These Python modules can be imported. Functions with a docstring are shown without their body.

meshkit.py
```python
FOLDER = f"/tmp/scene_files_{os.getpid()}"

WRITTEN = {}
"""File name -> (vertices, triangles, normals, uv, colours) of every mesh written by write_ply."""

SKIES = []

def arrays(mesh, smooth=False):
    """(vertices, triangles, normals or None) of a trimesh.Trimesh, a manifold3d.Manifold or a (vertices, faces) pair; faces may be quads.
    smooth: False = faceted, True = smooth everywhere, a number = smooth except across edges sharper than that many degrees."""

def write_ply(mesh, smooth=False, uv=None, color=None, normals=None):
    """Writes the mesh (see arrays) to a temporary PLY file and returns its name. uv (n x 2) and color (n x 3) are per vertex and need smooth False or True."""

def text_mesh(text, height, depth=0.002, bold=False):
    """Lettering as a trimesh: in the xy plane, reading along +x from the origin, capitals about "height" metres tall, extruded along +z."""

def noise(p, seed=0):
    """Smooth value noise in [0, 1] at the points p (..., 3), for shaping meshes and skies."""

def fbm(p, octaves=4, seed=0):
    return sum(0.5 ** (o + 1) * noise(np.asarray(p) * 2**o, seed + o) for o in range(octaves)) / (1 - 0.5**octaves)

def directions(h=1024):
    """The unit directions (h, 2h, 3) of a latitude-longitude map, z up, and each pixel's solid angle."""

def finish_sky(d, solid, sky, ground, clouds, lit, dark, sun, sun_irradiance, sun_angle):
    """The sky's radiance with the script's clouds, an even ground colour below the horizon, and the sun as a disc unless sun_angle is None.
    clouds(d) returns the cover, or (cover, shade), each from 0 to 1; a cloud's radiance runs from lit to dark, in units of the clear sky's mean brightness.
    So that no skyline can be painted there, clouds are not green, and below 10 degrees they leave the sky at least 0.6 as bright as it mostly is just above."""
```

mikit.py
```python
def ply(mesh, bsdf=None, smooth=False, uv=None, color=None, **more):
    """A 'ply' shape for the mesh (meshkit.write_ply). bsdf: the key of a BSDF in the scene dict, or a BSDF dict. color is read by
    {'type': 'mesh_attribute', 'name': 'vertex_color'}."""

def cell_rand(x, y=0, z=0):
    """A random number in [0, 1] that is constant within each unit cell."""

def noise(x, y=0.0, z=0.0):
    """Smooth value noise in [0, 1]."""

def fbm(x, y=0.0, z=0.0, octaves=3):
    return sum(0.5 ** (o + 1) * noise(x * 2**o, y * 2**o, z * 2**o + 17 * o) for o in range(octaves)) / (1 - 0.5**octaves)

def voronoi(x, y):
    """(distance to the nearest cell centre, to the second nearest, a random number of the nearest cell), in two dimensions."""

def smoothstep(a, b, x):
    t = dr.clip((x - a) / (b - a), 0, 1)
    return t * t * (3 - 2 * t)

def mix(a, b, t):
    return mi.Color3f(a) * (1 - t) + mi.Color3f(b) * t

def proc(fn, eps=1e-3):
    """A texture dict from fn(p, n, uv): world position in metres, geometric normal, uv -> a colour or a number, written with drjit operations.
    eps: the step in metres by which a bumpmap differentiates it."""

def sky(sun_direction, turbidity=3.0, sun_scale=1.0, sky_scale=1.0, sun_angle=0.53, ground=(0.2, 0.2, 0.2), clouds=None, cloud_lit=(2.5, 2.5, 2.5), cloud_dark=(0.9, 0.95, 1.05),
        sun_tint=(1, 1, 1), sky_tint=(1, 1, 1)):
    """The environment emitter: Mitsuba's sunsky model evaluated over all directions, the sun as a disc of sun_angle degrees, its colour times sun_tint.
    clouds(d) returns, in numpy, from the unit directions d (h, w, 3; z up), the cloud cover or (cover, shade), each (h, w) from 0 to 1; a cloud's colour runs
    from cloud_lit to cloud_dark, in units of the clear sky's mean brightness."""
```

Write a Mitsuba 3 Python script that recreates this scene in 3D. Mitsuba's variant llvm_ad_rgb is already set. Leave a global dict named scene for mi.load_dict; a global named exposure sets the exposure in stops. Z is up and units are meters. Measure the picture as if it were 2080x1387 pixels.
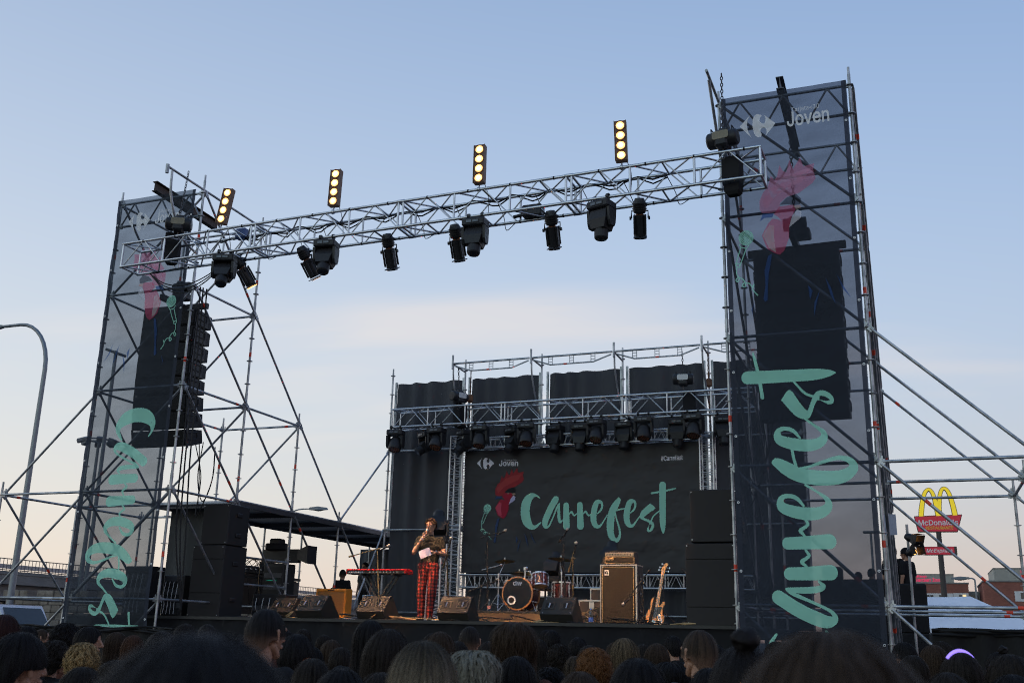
import math, random
import numpy as np
import trimesh, manifold3d as m3, mapbox_earcut
import drjit as dr
import mitsuba as mi
import mikit, meshkit
import shapely
from shapely.geometry import Polygon, MultiPolygon, LineString, Point, box as sbox
from shapely.ops import unary_union
from shapely import affinity

T = mi.ScalarTransform4f
PI = math.pi
R0 = np.random.default_rng(7)
scene, labels = {'type': 'scene'}, {}

# ------------------------------------------------------------------ camera, sky, exposure
EYE = np.array([0.0, 0.0, 1.65])
FWD = np.array([-0.34820206, 0.89642903, 0.27417204])
UPV = np.array([0.0776457, -0.26389012, 0.96142246])
scene['camera'] = {'type': 'thinlens', 'to_world': T().look_at(origin=EYE.tolist(), target=(EYE + FWD).tolist(), up=UPV.tolist()),
                   'fov': math.degrees(2 * math.atan(1040 / 2100.07)), 'fov_axis': 'x', 'near_clip': 0.05, 'far_clip': 5000.0,
                   'aperture_radius': 0.0042, 'focus_distance': 19.0}


def sky_clouds(d):
    """Dusk: a warm haze low over the whole horizon and thin pink wisps higher up."""
    el = np.degrees(np.arcsin(np.clip(d[..., 2], -1, 1)))
    az = np.arctan2(d[..., 0], d[..., 1])
    u, v = d[..., 0] / (d[..., 2] + 0.12), d[..., 1] / (d[..., 2] + 0.12)
    w = meshkit.fbm(np.stack([u * 0.55 + v * 0.2 + 3.1, v * 2.6 - u * 0.5, np.full_like(u, 0.7)], -1), 5, 24)
    wisp = np.clip((w - 0.55) / 0.2, 0, 1) ** 1.3 * np.clip((el - 3) / 8, 0, 1) * 0.34
    haze = np.exp(-np.clip(el, 0, 90) / 31.0)
    cover = 1 - (1 - wisp) * (1 - haze)
    return cover, (0.5 + 0.5 * np.cos(az - 1.2)) * (1 - 0.8 * wisp / (cover + 1e-6))


scene['sky'] = mikit.sky((-0.1710, -0.9698, 0.1736), turbidity=2.0, sun_scale=0.0, sky_scale=1.5, ground=(0.10, 0.10, 0.10), clouds=sky_clouds,
                         cloud_lit=(2.48, 2.08, 1.69), cloud_dark=(1.13, 0.60, 0.58), sky_tint=(0.278, 0.735, 1.0))
exposure = 3.19

# ------------------------------------------------------------------ small mesh library (every primitive has split edges, so smooth=True keeps its corners)


def cat(ms):
    V, F, n = [], [], 0
    for v, f in ms:
        V.append(v); F.append(f + n); n += len(v)
    return np.vstack(V), np.vstack(F)


def frame(d):
    d = np.asarray(d, float); d = d / (np.linalg.norm(d) + 1e-12)
    a = np.cross(d, [0, 0, 1.0] if abs(d[2]) < 0.95 else [0, 1.0, 0])
    a /= np.linalg.norm(a)
    return a, np.cross(d, a), d


def tube(p0, p1, r, n=8, r1=None, caps=True):
    p0, p1 = np.asarray(p0, float), np.asarray(p1, float)
    a, b, d = frame(p1 - p0)
    th = np.arange(n) * 2 * PI / n
    ring = np.cos(th)[:, None] * a + np.sin(th)[:, None] * b
    r1 = r if r1 is None else r1
    v = np.vstack([p0 + ring * r, p1 + ring * r1])
    i = np.arange(n); j = (i + 1) % n
    f = np.vstack([np.stack([i, i + n, j + n], 1), np.stack([i, j + n, j], 1)])
    f = f[:, ::-1] if np.dot(np.cross(v[f[0, 1]] - v[f[0, 0]], v[f[0, 2]] - v[f[0, 0]]), ring[0]) < 0 else f
    if caps:
        k = np.arange(1, n - 1)
        c0, c1 = np.stack([k * 0, k + 1, k], 1) + 2 * n, np.stack([k * 0, k, k + 1], 1) + 3 * n
        vv = np.vstack([v, v])
        if np.dot(np.cross(vv[c1[0, 1]] - vv[c1[0, 0]], vv[c1[0, 2]] - vv[c1[0, 0]]), d) < 0:
            c0, c1 = c0[:, ::-1], c1[:, ::-1]
        return vv, np.vstack([f, c0, c1])
    return v, f


def path(pts, r, n=6, caps=True):
    """A bent tube along a polyline; r may be a list."""
    p = np.asarray(pts, float)
    t = np.gradient(p, axis=0); t /= np.linalg.norm(t, axis=1, keepdims=True) + 1e-12
    a = frame(t[0])[0]
    A = []
    for k in range(len(p)):
        a = a - t[k] * np.dot(a, t[k]); a /= np.linalg.norm(a) + 1e-12
        A.append(a)
    A = np.array(A); B = np.cross(t, A)
    th = np.arange(n) * 2 * PI / n
    rr = np.broadcast_to(np.asarray(r, float), (len(p),))
    v = (p[:, None] + rr[:, None, None] * (np.cos(th)[None, :, None] * A[:, None] + np.sin(th)[None, :, None] * B[:, None])).reshape(-1, 3)
    i, j = np.meshgrid(np.arange(len(p) - 1), np.arange(n), indexing='ij'); j2 = (j + 1) % n
    q = np.stack([i * n + j, i * n + j2, (i + 1) * n + j2, (i + 1) * n + j], -1).reshape(-1, 4)
    f = np.vstack([q[:, [0, 1, 2]], q[:, [0, 2, 3]]])
    if caps:
        m = len(v); v = np.vstack([v, v[:n], v[-n:]])
        k = np.arange(1, n - 1)
        f = np.vstack([f, np.stack([k * 0, k + 1, k], 1) + m, np.stack([k * 0, k, k + 1], 1) + m + n])
    return v, f


def sag(p0, p1, drop, n=9):
    p0, p1 = np.asarray(p0, float), np.asarray(p1, float)
    t = np.linspace(0, 1, n)[:, None]
    return p0 * (1 - t) + p1 * t - np.array([0, 0, 1.0]) * drop * 4 * t * (1 - t)


def hull(pts):
    h = trimesh.convex.convex_hull(np.asarray(pts, float))
    v = np.asarray(h.vertices)[np.asarray(h.faces)].reshape(-1, 3)
    return v, np.arange(len(v)).reshape(-1, 3)


def rbox(c, s, b=0.006, R=None):
    """A box with chamfered edges, centre c, size s."""
    c, h = np.asarray(c, float), np.asarray(s, float) / 2
    b = min(b, 0.45 * h.min() * 2)
    P = []
    for sx in (-1, 1):
        for sy in (-1, 1):
            for sz in (-1, 1):
                q = np.array([sx, sy, sz]) * h
                for k in range(3):
                    w = q - np.array([sx, sy, sz]) * b
                    w[k] = q[k]
                    P.append(w)
    P = np.array(P)
    if R is not None:
        P = P @ np.asarray(R).T
    return hull(P + c)


_BF = np.array([[0, 2, 1], [1, 2, 3]])


def bx(lo, hi):
    """A plain box from corner lo to corner hi (24 vertices)."""
    lo, hi = np.asarray(lo, float), np.asarray(hi, float)
    V, F, n = [], [], 0
    for k in range(3):
        u, w = (k + 1) % 3, (k + 2) % 3
        for side in (0, 1):
            q = np.zeros((4, 3))
            q[:, k] = (lo, hi)[side][k]
            q[:, u] = [lo[u], hi[u], lo[u], hi[u]]
            q[:, w] = [lo[w], lo[w], hi[w], hi[w]]
            V.append(q); F.append((_BF if side == 0 else _BF[:, ::-1]) + n); n += 4
    return np.vstack(V), np.vstack(F)


def beam(p0, p1, w, h, up=(0, 0, 1.0)):
    """A rectangular bar from p0 to p1."""
    p0, p1 = np.asarray(p0, float), np.asarray(p1, float)
    d = p1 - p0; L = np.linalg.norm(d); d /= L
    up = (0, 1.0, 0) if np.linalg.norm(np.cross(d, up)) < 1e-3 else up
    s = np.cross(d, up); s /= np.linalg.norm(s); u = np.cross(s, d)
    v, f = bx([-w / 2, 0, -h / 2], [w / 2, L, h / 2])
    return v @ np.stack([s, d, u]) + p0, f


def xf(mesh, M=None, R=None, t=(0, 0, 0), s=1.0):
    v, f = mesh
    v = v * s
    if R is not None:
        v = v @ np.asarray(R).T
    return v + np.asarray(t, float), f


def rotx(a): c, s = math.cos(a), math.sin(a); return np.array([[1, 0, 0], [0, c, -s], [0, s, c]])
def roty(a): c, s = math.cos(a), math.sin(a); return np.array([[c, 0, s], [0, 1, 0], [-s, 0, c]])
def rotz(a): c, s = math.cos(a), math.sin(a); return np.array([[c, -s, 0], [s, c, 0], [0, 0, 1]])


def lathe(prof, n=16, o=(0, 0, 0), axis=(0, 0, 1), sharp=True):
    """Revolves (radius, height) pairs; sharp splits every ring so that edges stay crisp."""
    a, b, d = frame(axis)
    th = np.arange(n) * 2 * PI / n
    ring = np.cos(th)[:, None] * a + np.sin(th)[:, None] * b
    ms = []
    P = np.asarray(prof, float)
    i = np.arange(n); j = (i + 1) % n
    if sharp:
        for k in range(len(P) - 1):
            v = np.vstack([ring * P[k, 0] + d * P[k, 1], ring * P[k + 1, 0] + d * P[k + 1, 1]])
            ms.append((v, np.vstack([np.stack([i, j, j + n], 1), np.stack([i, j + n, i + n], 1)])))
        v, f = cat(ms)
    else:
        v = np.vstack([ring * r + d * h for r, h in P])
        f = np.vstack([np.vstack([np.stack([i, j, j + n], 1), np.stack([i, j + n, i + n], 1)]) + k * n for k in range(len(P) - 1)])
    return v + np.asarray(o, float), f[:, ::-1] if False else f


def ball(c, r, n=12, sc=(1, 1, 1)):
    th = np.linspace(0, PI, n // 2 + 2)
    v, f = lathe([(math.sin(t), -math.cos(t)) for t in th], n, sharp=False)
    return v * np.asarray(sc) * r + np.asarray(c, float), f


def polys(g):
    return [p for p in getattr(g, 'geoms', [g]) if isinstance(p, Polygon) and p.area > 1e-9]


def tri2(g):
    """Flat triangulation of a shapely shape: (n x 2 vertices, faces)."""
    V, F, n = [], [], 0
    for p in polys(g):
        rings = [np.asarray(p.exterior.coords)[:-1]] + [np.asarray(r.coords)[:-1] for r in p.interiors]
        vv = np.vstack(rings)
        f = mapbox_earcut.triangulate_float64(vv, np.cumsum([len(r) for r in rings]).astype(np.uint32)).reshape(-1, 3)
        a, b, c = vv[f[:, 0]], vv[f[:, 1]], vv[f[:, 2]]
        s = (b[:, 0] - a[:, 0]) * (c[:, 1] - a[:, 1]) - (b[:, 1] - a[:, 1]) * (c[:, 0] - a[:, 0])
        f = np.where(s[:, None] < 0, f[:, ::-1], f).astype(int)
        V.append(vv); F.append(f + n); n += len(vv)
    if not V:
        return np.zeros((0, 2)), np.zeros((0, 3), int)
    return np.vstack(V), np.vstack(F)


def prism(g, depth, o=(0, 0, 0), ux=(1, 0, 0), uy=(0, 0, 1)):
    """A shapely shape in the plane (ux, uy) at o, extruded by depth against the plane's normal ux x uy."""
    o, ux, uy = np.asarray(o, float), np.asarray(ux, float), np.asarray(uy, float)
    nz = np.cross(ux, uy)
    v2, f = tri2(g)
    P = o + v2[:, :1] * ux + v2[:, 1:] * uy
    ms = [(P, f), (P - nz * depth, f[:, ::-1])]
    for p in polys(g):
        for r in [p.exterior, *p.interiors]:
            q = np.asarray(r.coords)
            if (r is p.exterior) != r.is_ccw:
                q = q[::-1]
            a = o + q[:-1, :1] * ux + q[:-1, 1:] * uy; b = o + q[1:, :1] * ux + q[1:, 1:] * uy
            m = len(a); k = np.arange(m)
            ms.append((np.vstack([a, b, b - nz * depth, a - nz * depth]), np.vstack([np.stack([k, k + 3 * m, k + 2 * m], 1), np.stack([k, k + 2 * m, k + m], 1)])))
    return cat(ms)


def smooth_path(pts, per=8):
    """Catmull-Rom through the points (any columns)."""
    P = np.asarray(pts, float)
    Q = np.vstack([2 * P[0] - P[1], P, 2 * P[-1] - P[-2]])
    out = []
    for k in range(len(P) - 1):
        a, b, c, d = Q[k:k + 4]
        for t in np.arange(per) / per:
            out.append(0.5 * (2 * b + (c - a) * t + (2 * a - 5 * b + 4 * c - d) * t * t + (3 * b - a - 3 * c + d) * t ** 3))
    return np.array(out + [P[-1]])


def brush(pts, per=6):
    """A brush stroke through (x, y, width) points as a shapely shape."""
    P = smooth_path(pts, per)
    cs = [Point(x, y).buffer(max(w, 0.004) / 2, 6) for x, y, w in P]
    return unary_union([unary_union([a, b]).convex_hull for a, b in zip(cs[:-1], cs[1:])])


# ------------------------------------------------------------------ scene entries
def numbered(name, table):
    if name not in table:
        return name
    k = 1
    while f'{name}_{k:03d}' in table:
        k += 1
    return f'{name}_{k:03d}'


class Asm:
    """The parts of one thing; spawn() enters them in the scene, any number of times."""
    def __init__(s):
        s.parts, s.notes = {}, {}

    def add(s, name, mesh, mat, label=None, smooth=True, kind=None, extra=None, color=None):
        name = numbered(name, s.parts)
        if isinstance(mesh, list):
            mesh = cat(mesh)
        s.parts[name] = mikit.ply(mesh, mat, smooth=smooth, color=color, **(extra or {}))
        n = {}
        if label: n['label'] = label
        if kind: n['kind'] = kind
        if n: s.notes[name] = n
        return name

    def spawn(s, name, label=None, category=None, group=None, M=None, kind=None):
        k = name
        while k in labels:
            k = numbered(name, labels)
        labels[k] = {}
        if label: labels[k]['label'] = label
        if category: labels[k]['category'] = category
        if group: labels[k]['group'] = group
        if kind: labels[k]['kind'] = kind
        for p, d in s.parts.items():
            e = k if p == '' else f'{k}__{p}'
            scene[e] = d if M is None else {**d, 'to_world': M}
            if p in s.notes and p != '': labels[e] = dict(s.notes[p])
        return k


def single(name, mesh, mat, label=None, category=None, group=None, kind=None, **kw):
    a = Asm(); a.add('', mesh, mat, **kw)
    return a.spawn(name, label, category, group, kind=kind)


def move(x, y, z, rz=0.0, rx=0.0, s=1.0):
    return T().translate([x, y, z]).rotate([0, 0, 1], rz).rotate([1, 0, 0], rx).scale(s)


# ------------------------------------------------------------------ materials
def mat(name, color, rough=0.5, metal=0.0, spec=0.5, two=True, **kw):
    c = color if isinstance(color, dict) else {'type': 'rgb', 'value': list(color)}
    b = {'type': 'principled', 'base_color': c, 'roughness': rough, 'metallic': metal, 'specular': spec, **kw}
    scene[name] = {'type': 'twosided', 'bsdf': b} if two else b
    return name


def bump(name, base_color, fn, scale, rough=0.7, spec=0.4, eps=1e-3, **kw):
    c = base_color if isinstance(base_color, dict) else {'type': 'rgb', 'value': list(base_color)}
    scene[name] = {'type': 'twosided', 'bsdf': {'type': 'bumpmap', 'tex': mikit.proc(fn, eps), 'scale': scale,
                   'bsdf': {'type': 'principled', 'base_color': c, 'roughness': rough, 'specular': spec, **kw}}}
    return name


C3 = mi.Color3f
galv_fn = lambda p, n, uv: mikit.mix([0.30, 0.32, 0.34], [0.55, 0.56, 0.58], mikit.smoothstep(0.3, 0.7, mikit.fbm(p.x * 9, p.y * 9, p.z * 5, 3)))
mat('m_galv', mikit.proc(galv_fn), 0.42, 0.75)
mat('m_alu', mikit.proc(lambda p, n, uv: mikit.mix([0.5, 0.51, 0.54], [0.72, 0.73, 0.76], mikit.noise(p.x * 6, p.y * 6, p.z * 6))), 0.3, 0.9)
mat('m_steel_dark', (0.10, 0.10, 0.11), 0.5, 0.6)
mat('m_red_tape', (0.75, 0.07, 0.035), 0.6)
mat('m_black_metal', (0.018, 0.018, 0.02), 0.42)
mat('m_black_plastic', (0.022, 0.022, 0.025), 0.42, spec=0.3)
mat('m_black_gloss', (0.012, 0.012, 0.015), 0.12)
mat('m_lens', (0.02, 0.025, 0.04), 0.06, clearcoat=1.0)
mat('m_cable', (0.012, 0.012, 0.013), 0.6)
mat('m_chrome', (0.75, 0.75, 0.77), 0.14, 1.0)
mat('m_rust', mikit.proc(lambda p, n, uv: mikit.mix([0.10, 0.045, 0.025], [0.22, 0.11, 0.06], mikit.fbm(p.x * 12, p.y * 12, p.z * 12, 3))), 0.7, 0.1)
mat('m_sheet', (.42, .45, .55), .6)
mat('m_beam_brown', (.055, .038, .03), .6, .2)
mat('m_white', (0.75, 0.75, 0.74), 0.5)
mat('m_asphalt', mikit.proc(lambda p, n, uv: mikit.mix([0.035, 0.035, 0.037], [0.07, 0.068, 0.066], mikit.fbm(p.x * 3, p.y * 3, 0.0, 4))), 0.95)

# ------------------------------------------------------------------ ground
gv = np.array([[-1500, -300, 0], [1500, -300, 0], [1500, 2500, 0], [-1500, 2500, 0]], float)
single('ground', (gv, np.array([[0, 1, 2], [0, 2, 3]])), 'm_asphalt', kind='structure', smooth=False)

# ------------------------------------------------------------------ scaffold towers
PR = 0.0242


def post_mesh(x, y, z0, z1, foot=True):
    ms = [tube([x, y, z0], [x, y, z1 - 0.12], PR, 10), tube([x, y, z1 - 0.12], [x, y, z1], PR * 0.8, 8)]
    z = 0.16
    while z < z1 - 0.15:
        if z > z0:
            ms.append(lathe([(PR, -0.005), (0.062, -0.005), (0.062, 0.005), (PR, 0.005)], 12, (x, y, z)))
        z += 0.5
    for zz in np.arange(2.36, z1 - 0.3, 2.0):
        ms.append(tube([x, y, zz - 0.1], [x, y, zz + 0.1], PR * 1.22, 10))
    if foot:
        ms.append(tube([x, y, 0.01], [x, y, z0], 0.017, 8)); ms.append(bx([x - .075, y - .075, 0.002], [x + .075, y + .075, 0.012]))
    return ms


def ledger_mesh(p, q, r=PR, drop=0.0):
    p, q = np.asarray(p, float), np.asarray(q, float)
    d = (q - p) / np.linalg.norm(q - p)
    a, b = p + d * 0.055, q - d * 0.055
    ms = [tube(a, b, r, 10)]
    for e, s in ((p, 1), (q, -1)):
        c = e + d * s * 0.06
        ms.append(beam(c - d * 0.04, c + d * 0.04, 0.032, 0.075, (0, 0, 1.0) if abs(d[2]) < 0.9 else (0, 1.0, 0)))
        ms.append(beam(c - [0, 0, 0.045], c + [0, 0, 0.085], 0.008, 0.03, (d[0], d[1], 0) if abs(d[2]) < 0.9 else (1, 0, 0)))
    return ms


def band(asm, holder, p, q, t, L=0.09, r=PR):
    p, q = np.asarray(p, float), np.asarray(q, float)
    d = (q - p) / np.linalg.norm(q - p)
    c = p + (q - p) * t
    asm.add(f'{holder}__marker_band', tube(c - d * L / 2, c + d * L / 2, r * 1.06, 10), 'm_red_tape')


def off(p, q, k=0.05):
    """Braces sit beside the posts: shift sideways in plan."""
    d = np.asarray(q, float) - np.asarray(p, float)
    s = np.array([d[1], -d[0], 0]); s /= np.linalg.norm(s) + 1e-9
    return np.asarray(p) + s * k, np.asarray(q) + s * k


rb = random.Random(4)


def tower(name, label, posts, ledgers, braces, extra=None):
    a = Asm()
    for x, y, z0, z1 in posts:
        h = a.add('post', post_mesh(x, y, z0, z1), 'm_galv')
        for zz in np.arange(0.9, z1 - 0.5, 2.0):
            if rb.random() < 0.75: band(a, h, (x, y, 0), (x, y, z1), (zz + rb.uniform(-.35, .5)) / z1, 0.1)
    for p, q in ledgers:
        h = a.add('ledger', ledger_mesh(p, q), 'm_galv')
        if rb.random() < 0.6: band(a, h, p, q, rb.choice((0.12, 0.8, 0.85, 0.2)))
    for p, q in braces:
        p, q = off(p, q)
        h = a.add('diagonal_brace', ledger_mesh(p, q, 0.0235), 'm_galv')
        if rb.random() < 0.6: band(a, h, p, q, rb.choice((0.15, 0.3, 0.7, 0.82)))
    if extra: extra(a)
    return a.spawn(name, label, 'scaffold tower')


def lattice(a, p, q, dz=0.5, nv=3):
    """Lattice girder: two chords and V diagonals."""
    p, q = np.asarray(p, float), np.asarray(q, float)
    up = np.array([0, 0, dz])
    a.add('lattice_girder', [*ledger_mesh(p, q), *ledger_mesh(p - up, q - up)] + [m for k in range(nv) for m in (
        tube(p + (q - p) * (k + .06) / nv - up, p + (q - p) * (k + .5) / nv, 0.017, 6), tube(p + (q - p) * (k + .5) / nv, p + (q - p) * (k + .94) / nv - up, 0.017, 6))], 'm_galv')


Z = [0.16, 2.16, 4.16, 6.16, 8.16, 10.16]
RX0, RX1, RX2 = -2.456, -0.395, 1.67
RY = [15.52, 17.59, 19.66]
LX2, LX0, LX1 = -17.06, -14.99, -12.92
LY = [15.79, 17.86, 19.93, 22.0]


def i_beam(p, q, w=0.12, h=0.2):
    p, q = np.asarray(p, float), np.asarray(q, float); u = np.array([0, 0, 1.0])
    return [beam(p, q, 0.012, h - 0.02), beam(p + u * h / 2, q + u * h / 2, w, 0.014), beam(p - u * h / 2, q - u * h / 2, w, 0.014)]


def right_extra(a):
    lattice(a, (RX0, RY[0], Z[5]), (RX1, RY[0], Z[5])); lattice(a, (RX0, RY[1], Z[5]), (RX1, RY[1], Z[5]))
    # cantilever bracket that carries the truss hoist
    x = RX0
    a.add('cantilever_bracket', [tube((x, RY[1], 10.27), (x, 14.42, 10.2), PR, 10), tube((x, RY[0], 9.2), (x, 14.62, 10.14), PR, 10)], 'm_galv')
    a.add('support_beam', i_beam((-1.45, 15.38, 10.33), (-1.45, 17.9, 10.28)), 'm_steel_dark')
    # notice sheet hanging at the foot of the tower
    a.add('notice_sheet', xf(bx([-.09, -.002, -.16], [.09, .002, .16]), t=(RX1 + .07, 17.4, 3.47)), 'm_sheet', label='white sheet tied between the posts')


def nodes(x, y, z): return (x, y, z)


tower('scaffold_tower', 'tall galvanised scaffold tower on the right with long braces running out of the frame',
      [(RX0, RY[0], .1, 10.42), (RX1, RY[0], .1, 10.48), (RX0, RY[1], .1, 10.3), (RX1, RY[1], .1, 10.3), (RX0, RY[2], .1, 6.4), (RX1, RY[2], .1, 6.5),
       (RX2, RY[0], .1, 4.4), (RX2, RY[1], .1, 4.45), (RX2, RY[2], .1, 4.45), (RX1, 21.7, .1, 4.5), (RX0, 21.7, .1, 4.4)],
      [((RX0, y, z), (RX1, y, z)) for y in RY[:2] for z in (Z[1], Z[2], Z[3], Z[4])] + [((RX0, RY[2], z), (RX1, RY[2], z)) for z in (Z[1], Z[2], Z[3])]
      + [((x, RY[0], z), (x, RY[1], z)) for x in (RX0, RX1) for z in Z[1:]] + [((x, RY[1], z), (x, RY[2], z)) for x in (RX0, RX1) for z in Z[1:4]]
      + [((x, RY[2], z), (x, 21.7, z)) for x in (RX0, RX1) for z in (Z[1], Z[2])]
      + [((RX1, y, z), (RX2, y, z)) for y in RY for z in (Z[1], Z[2])] + [((RX2, RY[0], z), (RX2, RY[1], z)) for z in (Z[1], Z[2])] + [((RX2, RY[1], z), (RX2, RY[2], z)) for z in (Z[1], Z[2])],
      [((RX0, y, Z[k + 1]), (RX1, y, Z[k])) for y in RY[:2] for k in (1, 2, 3, 4)] + [((RX0, RY[0], Z[1]), (RX1, RY[0], Z[0]))]
      + [((x, RY[0], Z[k + 1]), (x, RY[1], Z[k])) for x in (RX1, RX0) for k in (0, 1, 2, 3, 4)] + [((x, RY[1], Z[k + 1]), (x, RY[2], Z[k])) for x in (RX1, RX0) for k in (0, 1, 2, 3)]
      + [((RX1, RY[2], Z[k + 1]), (RX1, 21.7, Z[k])) for k in (0, 1, 2)]
      + [((RX1, y, Z[3]), (RX2, y, Z[2])) for y in RY] + [((RX1, RY[0], Z[2]), (RX2, RY[0], Z[1])), ((RX1, RY[2], Z[2]), (RX2, RY[2], Z[1])), ((RX1, RY[0], Z[1]), (RX2, RY[0], Z[0]))]
      + [((RX2, RY[2], Z[2]), (RX2 + 1.5, RY[2], Z[1] + .6))],
      right_extra)


def left_extra(a):
    lattice(a, (LX0, LY[0], Z[5]), (LX1, LY[0], Z[5])); lattice(a, (LX0, LY[1], Z[5]), (LX1, LY[1], Z[5]))
    x = LX1
    a.add('cantilever_bracket', [tube((x, LY[1], 10.2), (x, 14.7, 10.24), PR, 10), tube((x, 14.66, 10.28), (x, 14.66, 10.1), .035, 8),
          path(smooth_path([(x, 14.8, 10.2), (x, 14.84, 9.75), (x, 15.05, 9.3), (x, 15.3, 9.0), (x, 15.75, 8.85)], 5), PR, 8)], 'm_galv')
    a.add('support_beam', i_beam((-13.93, 15.5, 10.33), (-13.93, 17.6, 10.26)), 'm_beam_brown')


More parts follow.
